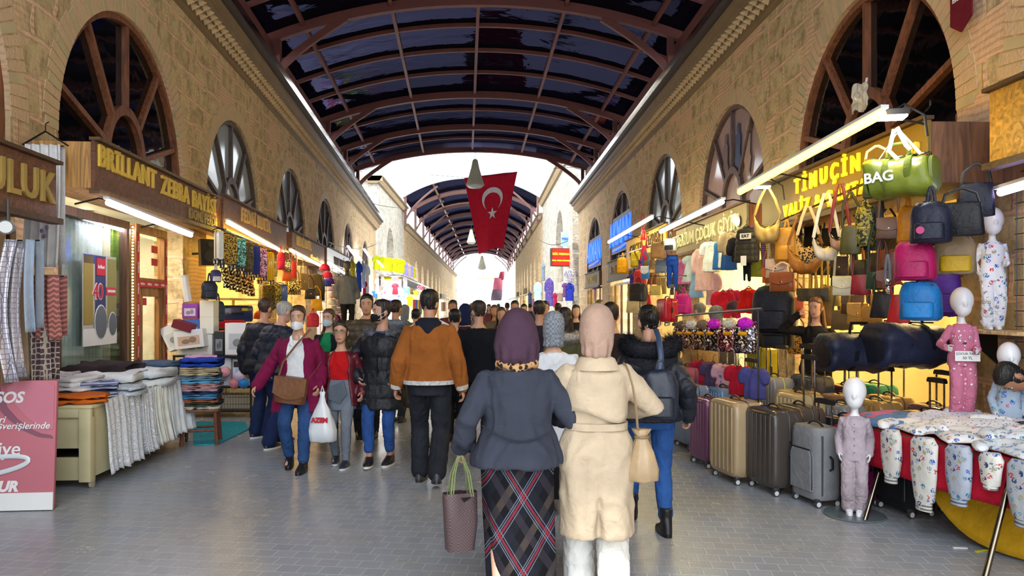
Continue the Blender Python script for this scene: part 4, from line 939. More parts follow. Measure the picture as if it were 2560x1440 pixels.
def duffel(lab, p, rz, L, r, c, grp=None, c2='15161a', kind='puff', words=None, rot=None, sag=.85):
    o = thing('duffel_bag', lab, 'duffel bag', p, rz, grp, rot); b = B()
    n = 48; rs = []
    for x, k in ((-.5, .6), (-.495, .84), (-.475, .96), (-.43, .99), (-.36, 1), (-.29, 1), (-.22, 1.01), (-.14, 1.01), (-.07, 1), (0, 1.0), (.07, 1), (.14, 1.01), (.22, 1.01), (.29, 1), (.36, 1), (.43, .99), (.475, .96), (.495, .84), (.5, .6)):
        rs.append([V((x*L, r*k*q*cos(a), r*sag*k*q*sin(a))) for a, q in [(a, (abs(cos(a))**2.8+abs(sin(a))**2.8)**(-1/2.8)) for a in smooth_closed(n)]])
    b.loft(rs); me = b.out('body', 180); displace(me, lambda p: .05*noise.noise(V((p.x*4.5, p.y*4, p.z*4)))+.03*(abs(noise.noise(V((p.x*9+3, p.y*7, p.z*7))))-.25)); ob('body', me, mat(c, kind), o)
    for s in (-1, 1):
        b = B(); b.loft([[V((s*L*x, r*k*q*cos(a)*.8, r*sag*.8*k*q*sin(a))) for a, q in [(a, (abs(cos(a))**3+abs(sin(a))**3)**(-1/3)) for a in smooth_closed(24)]] for x, k in ((.47, 1.02), (.52, 1), (.535, .7), (.54, .2))]); ob('end_pocket', b, mat(c2, kind), o)
    for x in (-.17, .17): strap(o, [V((x*L, -r*1.03*cos(a), r*sag*1.05*sin(a))) for a in ylines(-1.2, pi+1.2, 14)], mat(c2, 'cloth'), .022, 'band', .2)
    strap(o, [V((-.17*L, -r*.4, r*sag)), V((-.12*L, -r*.25, r*sag+.1)), V((.12*L, -r*.25, r*sag+.1)), V((.17*L, -r*.4, r*sag))], mat(c2, 'cloth'), .016, 'carry_handle')
    b = B(); b.tube([V((-.44*L, 0, r*sag*1.01)), V((0, 0, r*sag*1.04)), V((.44*L, 0, r*sag*1.01))], .008, 6); ob('zipper', b, mat('8a8c90', 'metal'), o)
    if words: ob('lettering', text(words, r*.62, .004, .003), mat('f2f2ea', 'paper'), o, loc=(-L*.25, -r*1.04, -r*.05))
    return o
def hanger(o, z, w=.36, c='2a2a2a'):
    b = B(); b.tube([V((-w/2, 0, z-.09)), V((0, 0, z)), V((w/2, 0, z-.09))], .007, 6); b.tube([V((0, 0, z)), V((0, 0, z+.05)), V((.02, 0, z+.075)), V((.04, 0, z+.055))], .003, 5); ob('hanger', b, mat(c, 'plastic'), o)
def shirt(lab, p, rz, w, h, c, grp=None, kind='cloth', sl=.5, flare=.1, nm='shirt', cat='shirt', c2=None, hang=True, quilt=0, t=.05):
    """garment on a hanger; origin at the middle of the body"""
    o = thing(nm, lab, cat, p, rz, grp); m = mat(c, kind); b = B(); ph = R.random()*6
    fo = lambda a, z: 1+.10*max(0, (.5*h-z)/h)*sin(8*a+ph)
    b.loft([ring(0, 0, z*h, w/2*k, t*k2, 28, 2.3, fo) for z, k, k2 in ((-.5, 1+flare, 1.1), (-.2, 1+flare*.6, 1.1), (.1, .97, 1), (.32, .95, 1.05), (.42, .8, .95), (.47, .5, .8), (.5, .24, .7))], cap=True)
    if sl:
        for s in (-1, 1): b.limb([V((s*w*.36, 0, h*.4)), V((s*w*.48, -.01, h*.33)), V((s*(w*.5+.05*sl), -.02, h*.33-sl*h*.4)), V((s*(w*.5+.06*sl), -.02, h*.33-sl*h*.75))], [.05, .058, .05, .042], 12)
    me = remesh(b, .012, 2); displace(me, (lambda q: .014*(abs(sin(q.z*pi*quilt))**.6-.6)) if quilt else WR(10, .008)); ob('body', me, m, o)
    b = B(); b.tube([V((w*.13*cos(a), .035*sin(a)-.005, h*.5-.012*(1-sin(a)))) for a in smooth_closed(14)], .011, 6, closed=True); ob('neckband', b, mat(c2 or shade(c, .85), 'cloth'), o)
    if hang: hanger(o, h*.5+.03, w*.8)
    return o
def trousers(lab, p, rz, w, h, c, grp=None, kind='cloth', nm='trousers'):
    o = thing(nm, lab, 'trousers', p, rz, grp); b = B()
    b.loft([ell_ring(z*h, w/2*k, .055, 24, 2.4) for z, k in ((.2, 1.02), (.32, 1), (.46, .86), (.5, .82))])
    for s in (-1, 1): b.limb([V((s*w*.22, 0, h*.28)), V((s*w*.25, 0, 0)), V((s*w*.27, 0, -h*.25)), V((s*w*.27, 0, -h*.47))], [w*.24, w*.22, w*.2, w*.18], 14)
    me = remesh(b, .012, 2); displace(me, WR(9, .006)); ob('leg_cloth', me, mat(c, kind), o)
    b = B(); b.loft([ell_ring(h*.5+z, w*.42, .05, 24, 2.4) for z in (-.02, .02)]); ob('waistband', b, mat(shade(c, .7), 'cloth'), o)
    return o
def hat(lab, p, rz, r, c, grp=None, kind='fur', pom=None, brim=True, nm='hat'):
    o = thing(nm, lab, 'hat', p, rz, grp); b = B(); b.lathe([(r*1.02, -.3*r), (r*1.02, 0), (r*.95, .4*r), (r*.7, .75*r), (r*.35, .95*r), (.01, r)], n=20); ob('crown', b, mat(c, kind), o)
    if brim: b = B(); b.sheet(lambda u, v: V((r*(u-.5)*1.9*(1-.25*v), -r*(.75+.7*v*sin(pi*(.15+.7*u))), -.2*r-.15*r*v)), 10, 4, .01); ob('brim', b, mat(shade(c, .8), 'cloth'), o)
    if pom: b = B(); b.ball((0, 0, r*1.2), r*.4, 12, 8); ob('pompom', b, mat(pom, 'fur'), o)
    return o
def folded(lab, p, rz, w, d, h, c, grp=None, kind='cloth', nm='folded_cloth', cat='folded cloth', lay=2):
    o = thing(nm, lab, cat, p, rz, grp)
    for i in range(lay):
        b = B(); hh = h/lay; z0 = i*hh; b.loft([[V((x, dd*(d/2)*q, z0+hh*.5+zz)) for dd, zz in ((-1, -hh*.35), (-1.03, 0), (-1, hh*.38), (-.6, hh*.44), (-.2, hh*.46), (.2, hh*.46), (.6, hh*.44), (1, hh*.4), (1.03, 0), (1, -hh*.35), (0, -hh*.46))] for x, q in [(-w/2, .94), (-w*.46, 1)]+[(w*(-.36+.12*j), 1.0) for j in range(7)]+[(w*.46, 1), (w/2, .95)]])
        me = b.out('fold', 180); displace(me, WR(R.uniform(7, 12), .009+.15*hh, 1)); ob('fold', me, mat(c, kind), o)
    return o
def carton(lab, p, rz, w, d, h, c, grp=None, band=None, win=None, rot=None, nm='carton', cat='box'):
    o = thing(nm, lab, cat, p, rz, grp, rot); b = B(); b.box((0, 0, h/2), (w, d, h), .004, seg=1); ob('case', b, mat(c, 'paper'), o)
    if band: b = B(); b.box((0, -d/2-.001, h*.8), (w*.9, .004, h*.22)); ob('label_band', b, mat(band, 'paper'), o)
    if win:
        b = B(); b.box((w*.0, -d/2-.001, h*.42), (w*.74, .004, h*.5)); q = ob('picture', b, mat(win, 'paper'), o)
        b = B(); b.ball((-.1*w, -d/2-.002, h*.38), (w*.16, .003, h*.14), 12, 6); b.ball((.14*w, -d/2-.002, h*.45), (w*.14, .003, h*.18), 12, 6); ob('printed_motif', b, mat(shade(win, .7), 'paper'), q)
    return o
def tube_lamp(lab, a, b_, c, e, grp='tube lamps on the shopfronts', r=.028, wall=None):
    a, b_ = V(a), V(b_); mid = (a+b_)/2; o = thing('tube_lamp', lab, 'lamp', mid, 0, grp); a -= mid; b_ -= mid; d = (b_-a).normalized()
    q = B(); q.cyl(a, b_, r, n=10); ob('tube', q, mat(c, 'lamp', e), o)
    q = B(); q.loft([[p+V((0, dy, 0)) + V((dx, 0, dz)) for dx, dy, dz in ((-.03, 0, .03), (.03, 0, .03), (.03, 0, .055), (-.03, 0, .055))] for p in (a-d*.04, b_+d*.04)]); ob('housing', q, mat('dcdcdc', 'plastic'), o)
    if wall:
        for t in (.15, .85):
            p = a.lerp(b_, t)+V((0, 0, .05)); q = B(); q.tube([p, p+V((wall*.5, 0, .06)), p+V((wall, 0, 0))], .01, 6); ob('bracket', q, BLK, o)
    return o
def sign(s, y0, y1, z0, z1, n, face, end, lab, words=(), depth=.55, kind='wood', lamp=0, nm='shop_sign', grp='signboards over the shops'):
    yc = (y0+y1)/2; p, rz = side(s, yc, n, (z0+z1)/2); L, H = y1-y0, z1-z0
    o = thing(nm, lab, 'sign', p, rz, grp); b = B(); b.box((0, .02, 0), (L, .04, H), .006, seg=1); ob('board', b, mat(face, kind, lamp), o)
    if depth:
        b = B(); b.box((0, .04+depth/2, 0), (L-.04, depth, H-.03)); ob('box_body', b, mat(end, 'wood', 1), o)
        b = B(); b.box((0, .0, -H/2-.02), (L+.03, .1, .05)); b.box((0, .0, H/2+.012), (L+.03, .1, .03)); ob('edge_trim', b, mat(shade(end, .55), 'wood'), o)
    for w_, x, z, sz, c, k, *sp in words:
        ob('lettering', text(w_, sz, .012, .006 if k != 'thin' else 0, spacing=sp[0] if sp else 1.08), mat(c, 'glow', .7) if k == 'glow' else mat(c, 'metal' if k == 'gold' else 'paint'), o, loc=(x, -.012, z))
    return o
def lunette(k, s, yc, r, zs, frame, pane, pk='darkglass', below=.5, full=True):
    p, rz = side(s, yc, -.1, zs); fm = mat(frame, 'wood', 1)
    n = 28; b = B()
    b.loft([[V((rr*cos(a), y, rr*sin(a))) for rr, y in ((r-.075, -.05), (r+.02, -.05), (r+.02, .05), (r-.075, .05))] for a in ylines(0, pi, n)])
    for sx in (-1, 1): b.box((sx*(r-.04), 0, -below/2), (.12, .1, below))
    o = struct('window_%d' % k, b, fm); o.location = p; o.rotation_euler = (0, 0, rz)
    b = B(); h = r*.30
    b.loft([[V((rr*cos(a), y, rr*sin(a)*1.25)) for rr, y in ((h-.05, -.04), (h+.05, -.04), (h+.05, .04), (h-.05, .04))] for a in ylines(0, pi, 18)])
    for sx in (-1, 1): b.box((sx*h, 0, -below/2), (.1, .08, below))
    ob('hub', b, fm, o)
    for a in (radians(18), radians(54), pi/2, radians(126), radians(162)):
        d = V((cos(a), 0, sin(a))); q = B(); e = V((-d.z, 0, d.x)); h1 = h*(1+.25*abs(sin(a)))
        q.loft([[d*t+e*w_+V((0, y, 0)) for w_, y in ((-.035, -.04), (.035, -.04), (.035, .04), (-.035, .04))] for t in (h1, r-.06)]); ob('spoke', q, fm, o)
    b = B(); vs = [V((r*cos(a), .03, r*sin(a))) for a in ylines(0, pi, n)]+[V((-r, .03, -below)), V((r, .03, -below))]
    b.prism(vs, (0, .02, 0)); ob('pane', b, mat(pane, pk), o)
    return o
def room(k, s, yc, r, back, floor_='6b6660', depth=2.3, zt=2.95, light=None, e=60):
    fn = fL if s == 'l' else fR; b = B(); c = lambda y, n, z: fn(y, -n, z); a0, a1 = yc-r-.02, yc+r+.02
    for q in (((a0, depth, 0), (a1, depth, 0), (a1, depth, zt), (a0, depth, zt)), ((a0, .1, 0), (a0, depth, 0), (a0, depth, zt), (a0, .1, zt)), ((a1, .1, 0), (a1, depth, 0), (a1, depth, zt), (a1, .1, zt)), ((a0, .05, zt), (a1, .05, zt), (a1, depth, zt), (a0, depth, zt))):
        b.quad(*[c(*p) for p in q])
    struct('wall_shop_%d' % k, b, mat(back, 'paint'), sharp=0)
    if light:
        for dy in (-.5, .5):
            p = c(yc+dy*r, depth*.45, zt-.04); t = thing('ceiling_spot', 'round ceiling spot in the %s' % light[1], 'lamp', p, 0, 'ceiling spots inside the shops')
            q = B(); q.lathe([(.001, -.01), (.07, -.01), (.09, .0), (.09, .03), (.001, .03)], n=16); ob('casing', q, mat('dadada', 'metal'), t)
            q = B(); q.lathe([(.001, -.018), (.065, -.018), (.065, -.008), (.001, -.008)], n=16); ob('bulb', q, mat(light[0], 'lamp', e), t)
        L = bpy.data.lights.new('shop_light', 'AREA'); L.energy = e; L.color = lin(light[0])[:3]; L.shape = 'RECTANGLE'; L.size = 1.2; L.size_y = 2.2
        lo = bpy.data.objects.new('shop_light', L); COL.objects.link(lo); lo.location = c(yc, depth*.4, zt-.12)
fr1, fr2 = '7a4a30', '584a46'
lunette(1, 'l', *BL[1], fr1, '0a0c14', below=.6); lunette(2, 'l', *BL[0], fr1, '0a0c14', below=.6)
for k, i in enumerate((2, 3, 4, 5, 6)): lunette(3+k, 'l', *BL[i], fr2, ('a9b4c2', '8d97a5', '5b6068', '4c4642', '46413c')[k], 'gloss')  # pale grey-blue panes: reflected sky and lamps are put into their colour
lunette(8, 'r', *BR[1], fr1, '07070b', below=.6); lunette(9, 'r', *BR[0], fr1, '0a0c14', below=.6)
w9 = lunette(10, 'r', *BR[2], '5d4a48', 'b79ea2', 'gloss'); lunette(11, 'r', *BR[3], fr2, '98a6b8', 'gloss'); lunette(12, 'r', *BR[4], fr2, '3c3a38', 'gloss', .2); lunette(13, 'r', *BR[5], fr2, '3a3734', 'gloss', .2)  # the grey-blue pane likewise has the reflected sky in its base colour
for i, (x, z, c, c2) in enumerate(((-.78, .95, 'd8c8c0', '4a3a3c'), (-.28, 1.05, 'c98f84', '3a4a78'), (.42, 1.0, 'b98c86', '6a5a62'))):   # printed figures on the poster window
    b = B(); b.ball((x*-1, -.0, z+.35), (.085, .008, .1), 14, 8); b.loft([[V((-x-wd, 0, z+q)), V((-x+wd, 0, z+q)), V((-x+wd, -.01, z+q)), V((-x-wd, -.01, z+q))] for q, wd in ((.26, .08), (.2, .14), (-.1, .11), (-.2, .17), (-.5, .05))]); ob('printed_figure', b, mat((c2 if i else 'a98f88'), 'paper'), w9)
room(1, 'l', *BL[1][:2], 'd9d6c4', light=('fff4e0', 'curtain shop window'), e=130)
room(2, 'l', *BL[2][:2], 'd4bc84', light=('ffdc98', 'bag shop on the left'), e=150, depth=1.6)
room(3, 'l', *BL[3][:2], 'cdb07c', light=('ffdc98', 'second shop on the left'), e=130)
room(4, 'l', *BL[4][:2], 'c9c4c0', light=('fff6ee', 'hat shop on the left'), e=130)
room(5, 'l', *BL[5][:2], 'e6e6ea', light=('f4f8ff', 'fifth shop on the left'), e=260)
room(6, 'l', *BL[6][:2], 'e6e6ea', light=('f4f8ff', 'last near shop on the left'), e=200)
room(7, 'l', *BL[0][:2], '7a6a58')
room(8, 'r', *BR[1][:2], 'e0cc94', light=('ffdf9c', 'suitcase shop'), e=150, depth=2.0)
room(9, 'r', *BR[2][:2], 'ddd2a8', light=('fff2c8', 'children\'s clothes shop'), e=150)
room(10, 'r', *BR[3][:2], 'd8c490', light=('ffe6a8', 'third shop on the right'), e=130)
room(11, 'r', *BR[4][:2], 'efe4cc', light=('fff0d0', 'gold-doored shop'), e=260)
room(12, 'r', *BR[5][:2], 'efe4cc', light=('fff0d0', 'far gold-doored shop'), e=200)
room(13, 'r', *BR[0][:2], '8a7a68')
sign('l', 2.6, 6.5, 2.36, 2.84, .62, '6a4128', '8c5a38', 'dark wooden signboard cut by the left frame edge, worn gilt letters', [('ULUK', 1.4, 0, .37, 'b0924a', 'paint')])
sign('l', 7.2, 11.15, 2.74, 3.22, .62, '6b4430', 'b98a50', 'long brown signboard with gilt letters over the curtain shop', [('BRİLLANT', -1.2, .09, .30, 'e8c04a', 'paint'), ('ZEBRA', .19, .07, .31, 'e8c04a', 'paint'), ('BAYİSİ', 1.33, .06, .31, 'e8c04a', 'paint'), ('DOMİ PERDE', 1.28, -.15, .19, 'a08448', 'paint')])
sign('l', 11.5, 16.2, 2.80, 3.32, .6, '5d4236', '9a6a42', 'brown signboard with small tan letters above the hanging suitcases', [('FEDAİ BUTİK', -.3, .08, .33, 'd0ae70', 'paint')])
sign('l', 16.8, 21.4, 2.74, 3.3, .6, '6a523c', '6a4636', 'brown signboard with pale yellow lower band, second bag shop', [('FEDAİ BUTİK', -.9, .1, .3, 'e0c078', 'paint'), ('&Accessories', .6, -.16, .2, 'e8c850', 'glow')])
sign('l', 22.1, 26.9, 2.7, 3.35, .6, 'd9dde0', '5c4038', 'white lit signboard with dark letters over the hat shop', [('VANLI TEKSTİL', 0, 0, .36, '4a4038', 'thin')], kind='glow', lamp=.5)
gold = '6e5820'
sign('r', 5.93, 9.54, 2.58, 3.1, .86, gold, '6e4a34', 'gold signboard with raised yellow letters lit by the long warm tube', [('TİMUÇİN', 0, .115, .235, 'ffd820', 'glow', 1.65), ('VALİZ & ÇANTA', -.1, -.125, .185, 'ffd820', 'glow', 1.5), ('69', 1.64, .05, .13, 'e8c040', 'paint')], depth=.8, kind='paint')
sign('r', 10.4, 14.35, 2.58, 3.06, .76, '8a7a58', '9a5c34', 'olive brown signboard with cream letters over the hung children\'s clothes', [('BEBERİUM ÇOCUK GİYİM', -.25, 0, .31, 'f0e6b4', 'paint')], depth=.7, kind='paint')
b = B()
for sx in (0, .12): b.ball((1.55+sx, -.03, .06-sx*.5), (.12, .02, .08), 12, 8)
ob('bird_emblem', b, mat('f2f2f2', 'paper'), bpy.data.objects['shop_sign.006'])
sign('r', 15.2, 19.6, 2.55, 3.3, .76, 'c89a2c', '8a6038', 'glowing amber signboard half hidden behind hung backpacks', [('ÖZMERT', 1.2, .12, .42, '6a4a10', 'thin'), ('ÇANTA', -.9, .05, .42, '6a4a10', 'thin')], depth=.7, kind='glow', lamp=.45)
sign('r', 22.8, 26.8, 2.5, 3.15, .1, '6a5a38', '5a4a38', 'low bronze fascia under the nearer blue neon word', [('ALTIN KUYUM', 0, 0, .4, 'b89a50', 'paint')], depth=.1, kind='paint')
sign('r', 29, 33.2, 2.4, 3.0, .1, '6a5a38', '5a4a38', 'low bronze fascia under the farther blue neon word', [('KUYUMCULUK', 0, 0, .4, 'b89a50', 'paint')], depth=.1, kind='paint')
for i, (Y, z, sz) in enumerate(((24.8, 4.05, 1.15), (31.1, 3.85, 1.15))):
    p, rz = side('r', Y, .02, z); o = thing('neon_sign', ('nearer blue neon word with an underline in the arched gold shop window', 'farther blue neon word with an underline in the arched gold shop window')[i], 'sign', p, rz, 'blue neon words')
    b = B(); b.box((0, .06, 0), (3.7, .05, 1.25)); ob('panel', b, mat('16204a', 'plastic'), o)
    ob('lettering', text('AKMAN', sz, .03, .012), mat('2a5cff', 'glow', 2.2), o)
    b = B(); b.tube([V((-1.4, 0, -.52)), V((.2, 0, -.5)), V((1.5, 0, -.42))], .04, 6); ob('underline', b, mat('2a5cff', 'glow', 2.2), o)
sign('r', 3.0, 5.55, 2.66, 3.2, .62, 'b98a38', '8a6038', 'varnished plank sign with faded letters at the right frame edge', [('KA', .95, -.02, .3, '9a6c30', 'paint')], depth=.5)
o = thing('projecting_sign', 'red lit box sign with orange lettering jutting from the right tower', 'sign', P(1402, 643, 38.6), .35)
b = B(); b.box((0, .15, 0), (1.0, .28, .95), .02); ob('casing', b, mat('2a2224', 'plastic'), o)
b = B(); b.box((0, 0, 0), (.95, .03, .88)); ob('panel', b, mat('e01f10', 'glow', 1.6), o)
ob('lettering', text('ESİK PERMAN', .155, .01, .004), mat('ffb02a', 'glow', 2.5), o, loc=(0, -.02, .16)); ob('lettering', text('OTEL PERDE DÜNYASI', .1, .01, .004), mat('ffb02a', 'glow', 2.5), o, loc=(0, -.02, -.18))
o = thing('projecting_sign', 'pale blue lit sign with dark blue letters above the red box sign', 'sign', P(1420, 598, 39.5), .35)
b = B(); b.box((0, .05, 0), (.75, .1, .75), .02); ob('panel', b, mat('8fc4ee', 'glow', 1.0), o); ob('lettering', text('PERMAN', .19, .01, .004), mat('1c4ab0', 'glow', 1.0), o, loc=(0, -.02, 0))
WH, WM, YE = 'f4efff', 'fff2d8', 'ffd23a'
LT = lambda px, py, off: P(px, py, yl(px, off)); RT = lambda px, py, off: P(px, py, yr(px, off))
tube_lamp('violet-white tube lamp under the curtain shop signboard', LT(270, 507, 3.25), LT(477, 588, 3.25), WH, 22, wall=-.5)
tube_lamp('white tube lamp inside the curtain shop window', LT(162, 529, 4.12), LT(329, 582, 4.12), WH, 30)
tube_lamp('warm yellow tube lamp above the hanging suitcases', LT(569, 556, 3.2), LT(707, 631, 3.2), 'ffcf4a', 26, wall=-.5)
tube_lamp('slim warm tube lamp under the brown and yellow signboard', LT(726, 626, 3.2), LT(808, 668, 3.2), 'ffd890', 24, wall=-.5)
tube_lamp('white tube lamp below the white lit signboard', LT(821, 655, 3.2), LT(862, 685, 3.2), WM, 24, wall=-.5)
tube_lamp('long glaring yellow tube lamp held out over the gold signboard', RT(1850, 480, 2.9), RT(2205, 284, 2.9), 'ffc81e', 26, r=.034, wall=.6)
tube_lamp('long white tube lamp over the children\'s clothes signboard', RT(1652, 580, 2.9), RT(1806, 505, 2.9), 'fff0b0', 34, wall=.6)
tube_lamp('cream tube lamp on a long arm over the amber signboard', RT(1522, 606, 2.9), RT(1630, 544, 2.9), 'fff0b8', 34, wall=.6)
for i, (a, b_) in enumerate((((870, 616), (886, 637)), ((888, 632), (903, 650)), ((911, 624), (926, 645)), ((944, 653), (976, 686)), ((1003, 686), (1051, 713)), ((1058, 718), (1078, 728)))):
    pl = lambda q: P(q[0], q[1], F*5.6/(1217-q[0])); tube_lamp('bare white tube lamp over the bright stall, %s' % ('first in the row', 'second in the row', 'third, highest', 'fourth, beside the yellow tops', 'fifth, along the stall roof edge', 'sixth and farthest')[i], pl(a), pl(b_), 'ffffff', 30, 'tube lamps over the bright stall', .05)
def flood(lab, p, rz, c, e, sz=.2):
    o = thing('flood_lamp', lab, 'lamp', p, rz, 'flood lamps over the gold signboard'); b = B(); b.box((0, 0, .02), (sz, sz*.8, .05), .01); ob('housing', b, mat('3a3a3c', 'plastic'), o)
    b = B(); b.box((0, 0, -.012), (sz*.86, sz*.66, .012)); ob('lens', b, mat(c, 'lamp', e), o); b = B(); b.tube([V((0, 0, .04)), V((.08, 0, .09)), V((.22, 0, .0)), V((.24, .0, -.16))], .01, 6); ob('arm', b, BLK, o)
flood('cold white flood lamp at the near end of the gold signboard', RT(2232, 291, 3.05), -.2, 'e8f4ff', 60); flood('warm flood lamp at the far end of the gold signboard', RT(1905, 466, 3.1), -.2, 'fff0b0', 60)
for px, py, Y, k, lab in ((1188, 435, 27.5, 1.0, 'large cone-shaped street lamp hanging in front of the flag'), (1178, 592, 60, 1.1, 'small pale cone lamp hanging left of the flag\'s tip'), (1205, 657, 72, 1.25, 'dark cone lamp hanging against the bright street end')):
    o = thing('pendant_lamp', lab, 'lamp', P(px, py, Y), 0, 'cone lamps along the street', scale=k); b = B()
    b.lathe([(.06, .55), (.1, .5), (.16, .2), (.30, -.3), (.34, -.38), (.34, -.42), (.3, -.42)], n=28); ob('shade', b, mat('b8b49c', 'paint'), o)
    b = B(); b.lathe([(.30, -.40), (.29, -.47), (.2, -.53), (.01, -.55)], n=28); ob('diffuser', b, mat('c9c8bc', 'gloss'), o)
    b = B(); b.cyl((0, 0, .5), (0, 0, .85), .012, n=6); b.tube([V((-.35, 0, .86)), V((0, 0, .88)), V((.35, 0, .86))], .02, 6); ob('hanging_rod', b, BLK, o)
o = thing('flag', 'tall red flag with white crescent and star hanging across the street', 'flag', P(1226, 430, 30), 0)
fx = lambda u, v: V((((1159+130*u+(v*(-10+70*0)) - 1280)/F*30) if False else 0, 0, 0))
def fpt(u, v, off=0):
    xl, xr = 1160+ (1198-1160)*v, 1294-(1294-1258)*v**.9; yt, yb = 445-16*u, 636-14*u-6*sin(3*u)
    x = xl+(xr-xl)*u; y = yt+(yb-yt)*v; q = P(x, y, 30-.1+ .18*sin(5*u+2.2*v)*(.3+v)*.8+off); return q-V(P(1226, 430, 30))
b = B(); b.sheet(lambda u, v: fpt(u, v), 24, 30, .012); ob('cloth', b, mat('cf2038', 'cloth'), o, sharp=180)
def onflag(cx, cy): return fpt(cx, cy, -.02)
b = B(); R1, R2 = .235, .19
R1, R2 = .50, .405
out = [(R1*cos(a), R1*sin(a)) for a in ylines(.62, 2*pi-.62, 40)]
inn = [(.125+R2*cos(a), R2*sin(a)) for a in ylines(2*pi-.80, .80, 40)]
toflag = lambda x, y: fpt(.54+y*.476, .33+x*.32, -.03)
vs = [b.bm.verts.new(toflag(x, y)) for x, y in out]; vi = [b.bm.verts.new(toflag(x, y)) for x, y in inn[::-1]]
for i in range(39): b.face((vs[i], vs[i+1], vi[i+1], vi[i]))
ob('crescent', b, mat('efe9e6', 'cloth'), o, sharp=180)
b = B(); st = []
for i in range(10):
    rr = .27 if i % 2 == 0 else .105; a = 2*pi*i/10+pi; st.append((.60+rr*cos(a), rr*sin(a)))
cvt = b.bm.verts.new(toflag(.60, 0)); sv = [b.bm.verts.new(toflag(x, y)) for x, y in st]
for i in range(10): b.face((cvt, sv[i], sv[(i+1) % 10]))
ob('star', b, mat('efe9e6', 'cloth'), o, sharp=180)
b = B(); pz = V(P(1226, 430, 30)); b.tube([V((wl(30), 30, 7.2))-pz, fpt(0, 0)+V((0, 0, .02)), fpt(.5, 0)+V((0, 0, .0)), fpt(1, 0)+V((0, 0, .02)), V((wr(30), 30, 7.3))-pz], .008, 5); ob('cord', b, BLK, o)
for i, (a, c) in enumerate((((835, 470, 38), (1005, 520, 50)), ((1345, 597, 40), (1418, 603, 36)), ((820, 605, 24), (940, 610, 40)))):
    a, c = P(*a), P(*c); tag(ob('cable', B().tube([a.lerp(c, t)+V((0, 0, -.25*sin(pi*t))) for t in ylines(0, 1, 9)], .02, 5), BLK), ('thin cable sagging past the pale left tower', 'thin cable running to the pale blue sign', 'bracket cable by the white lit signboard')[i], 'cable')
RZ = -.62
def RB(px, py, off): return P(px, py, yr(px, off))
ch, bl, gy = 'c0ab80', '4a4038', '8f9094'
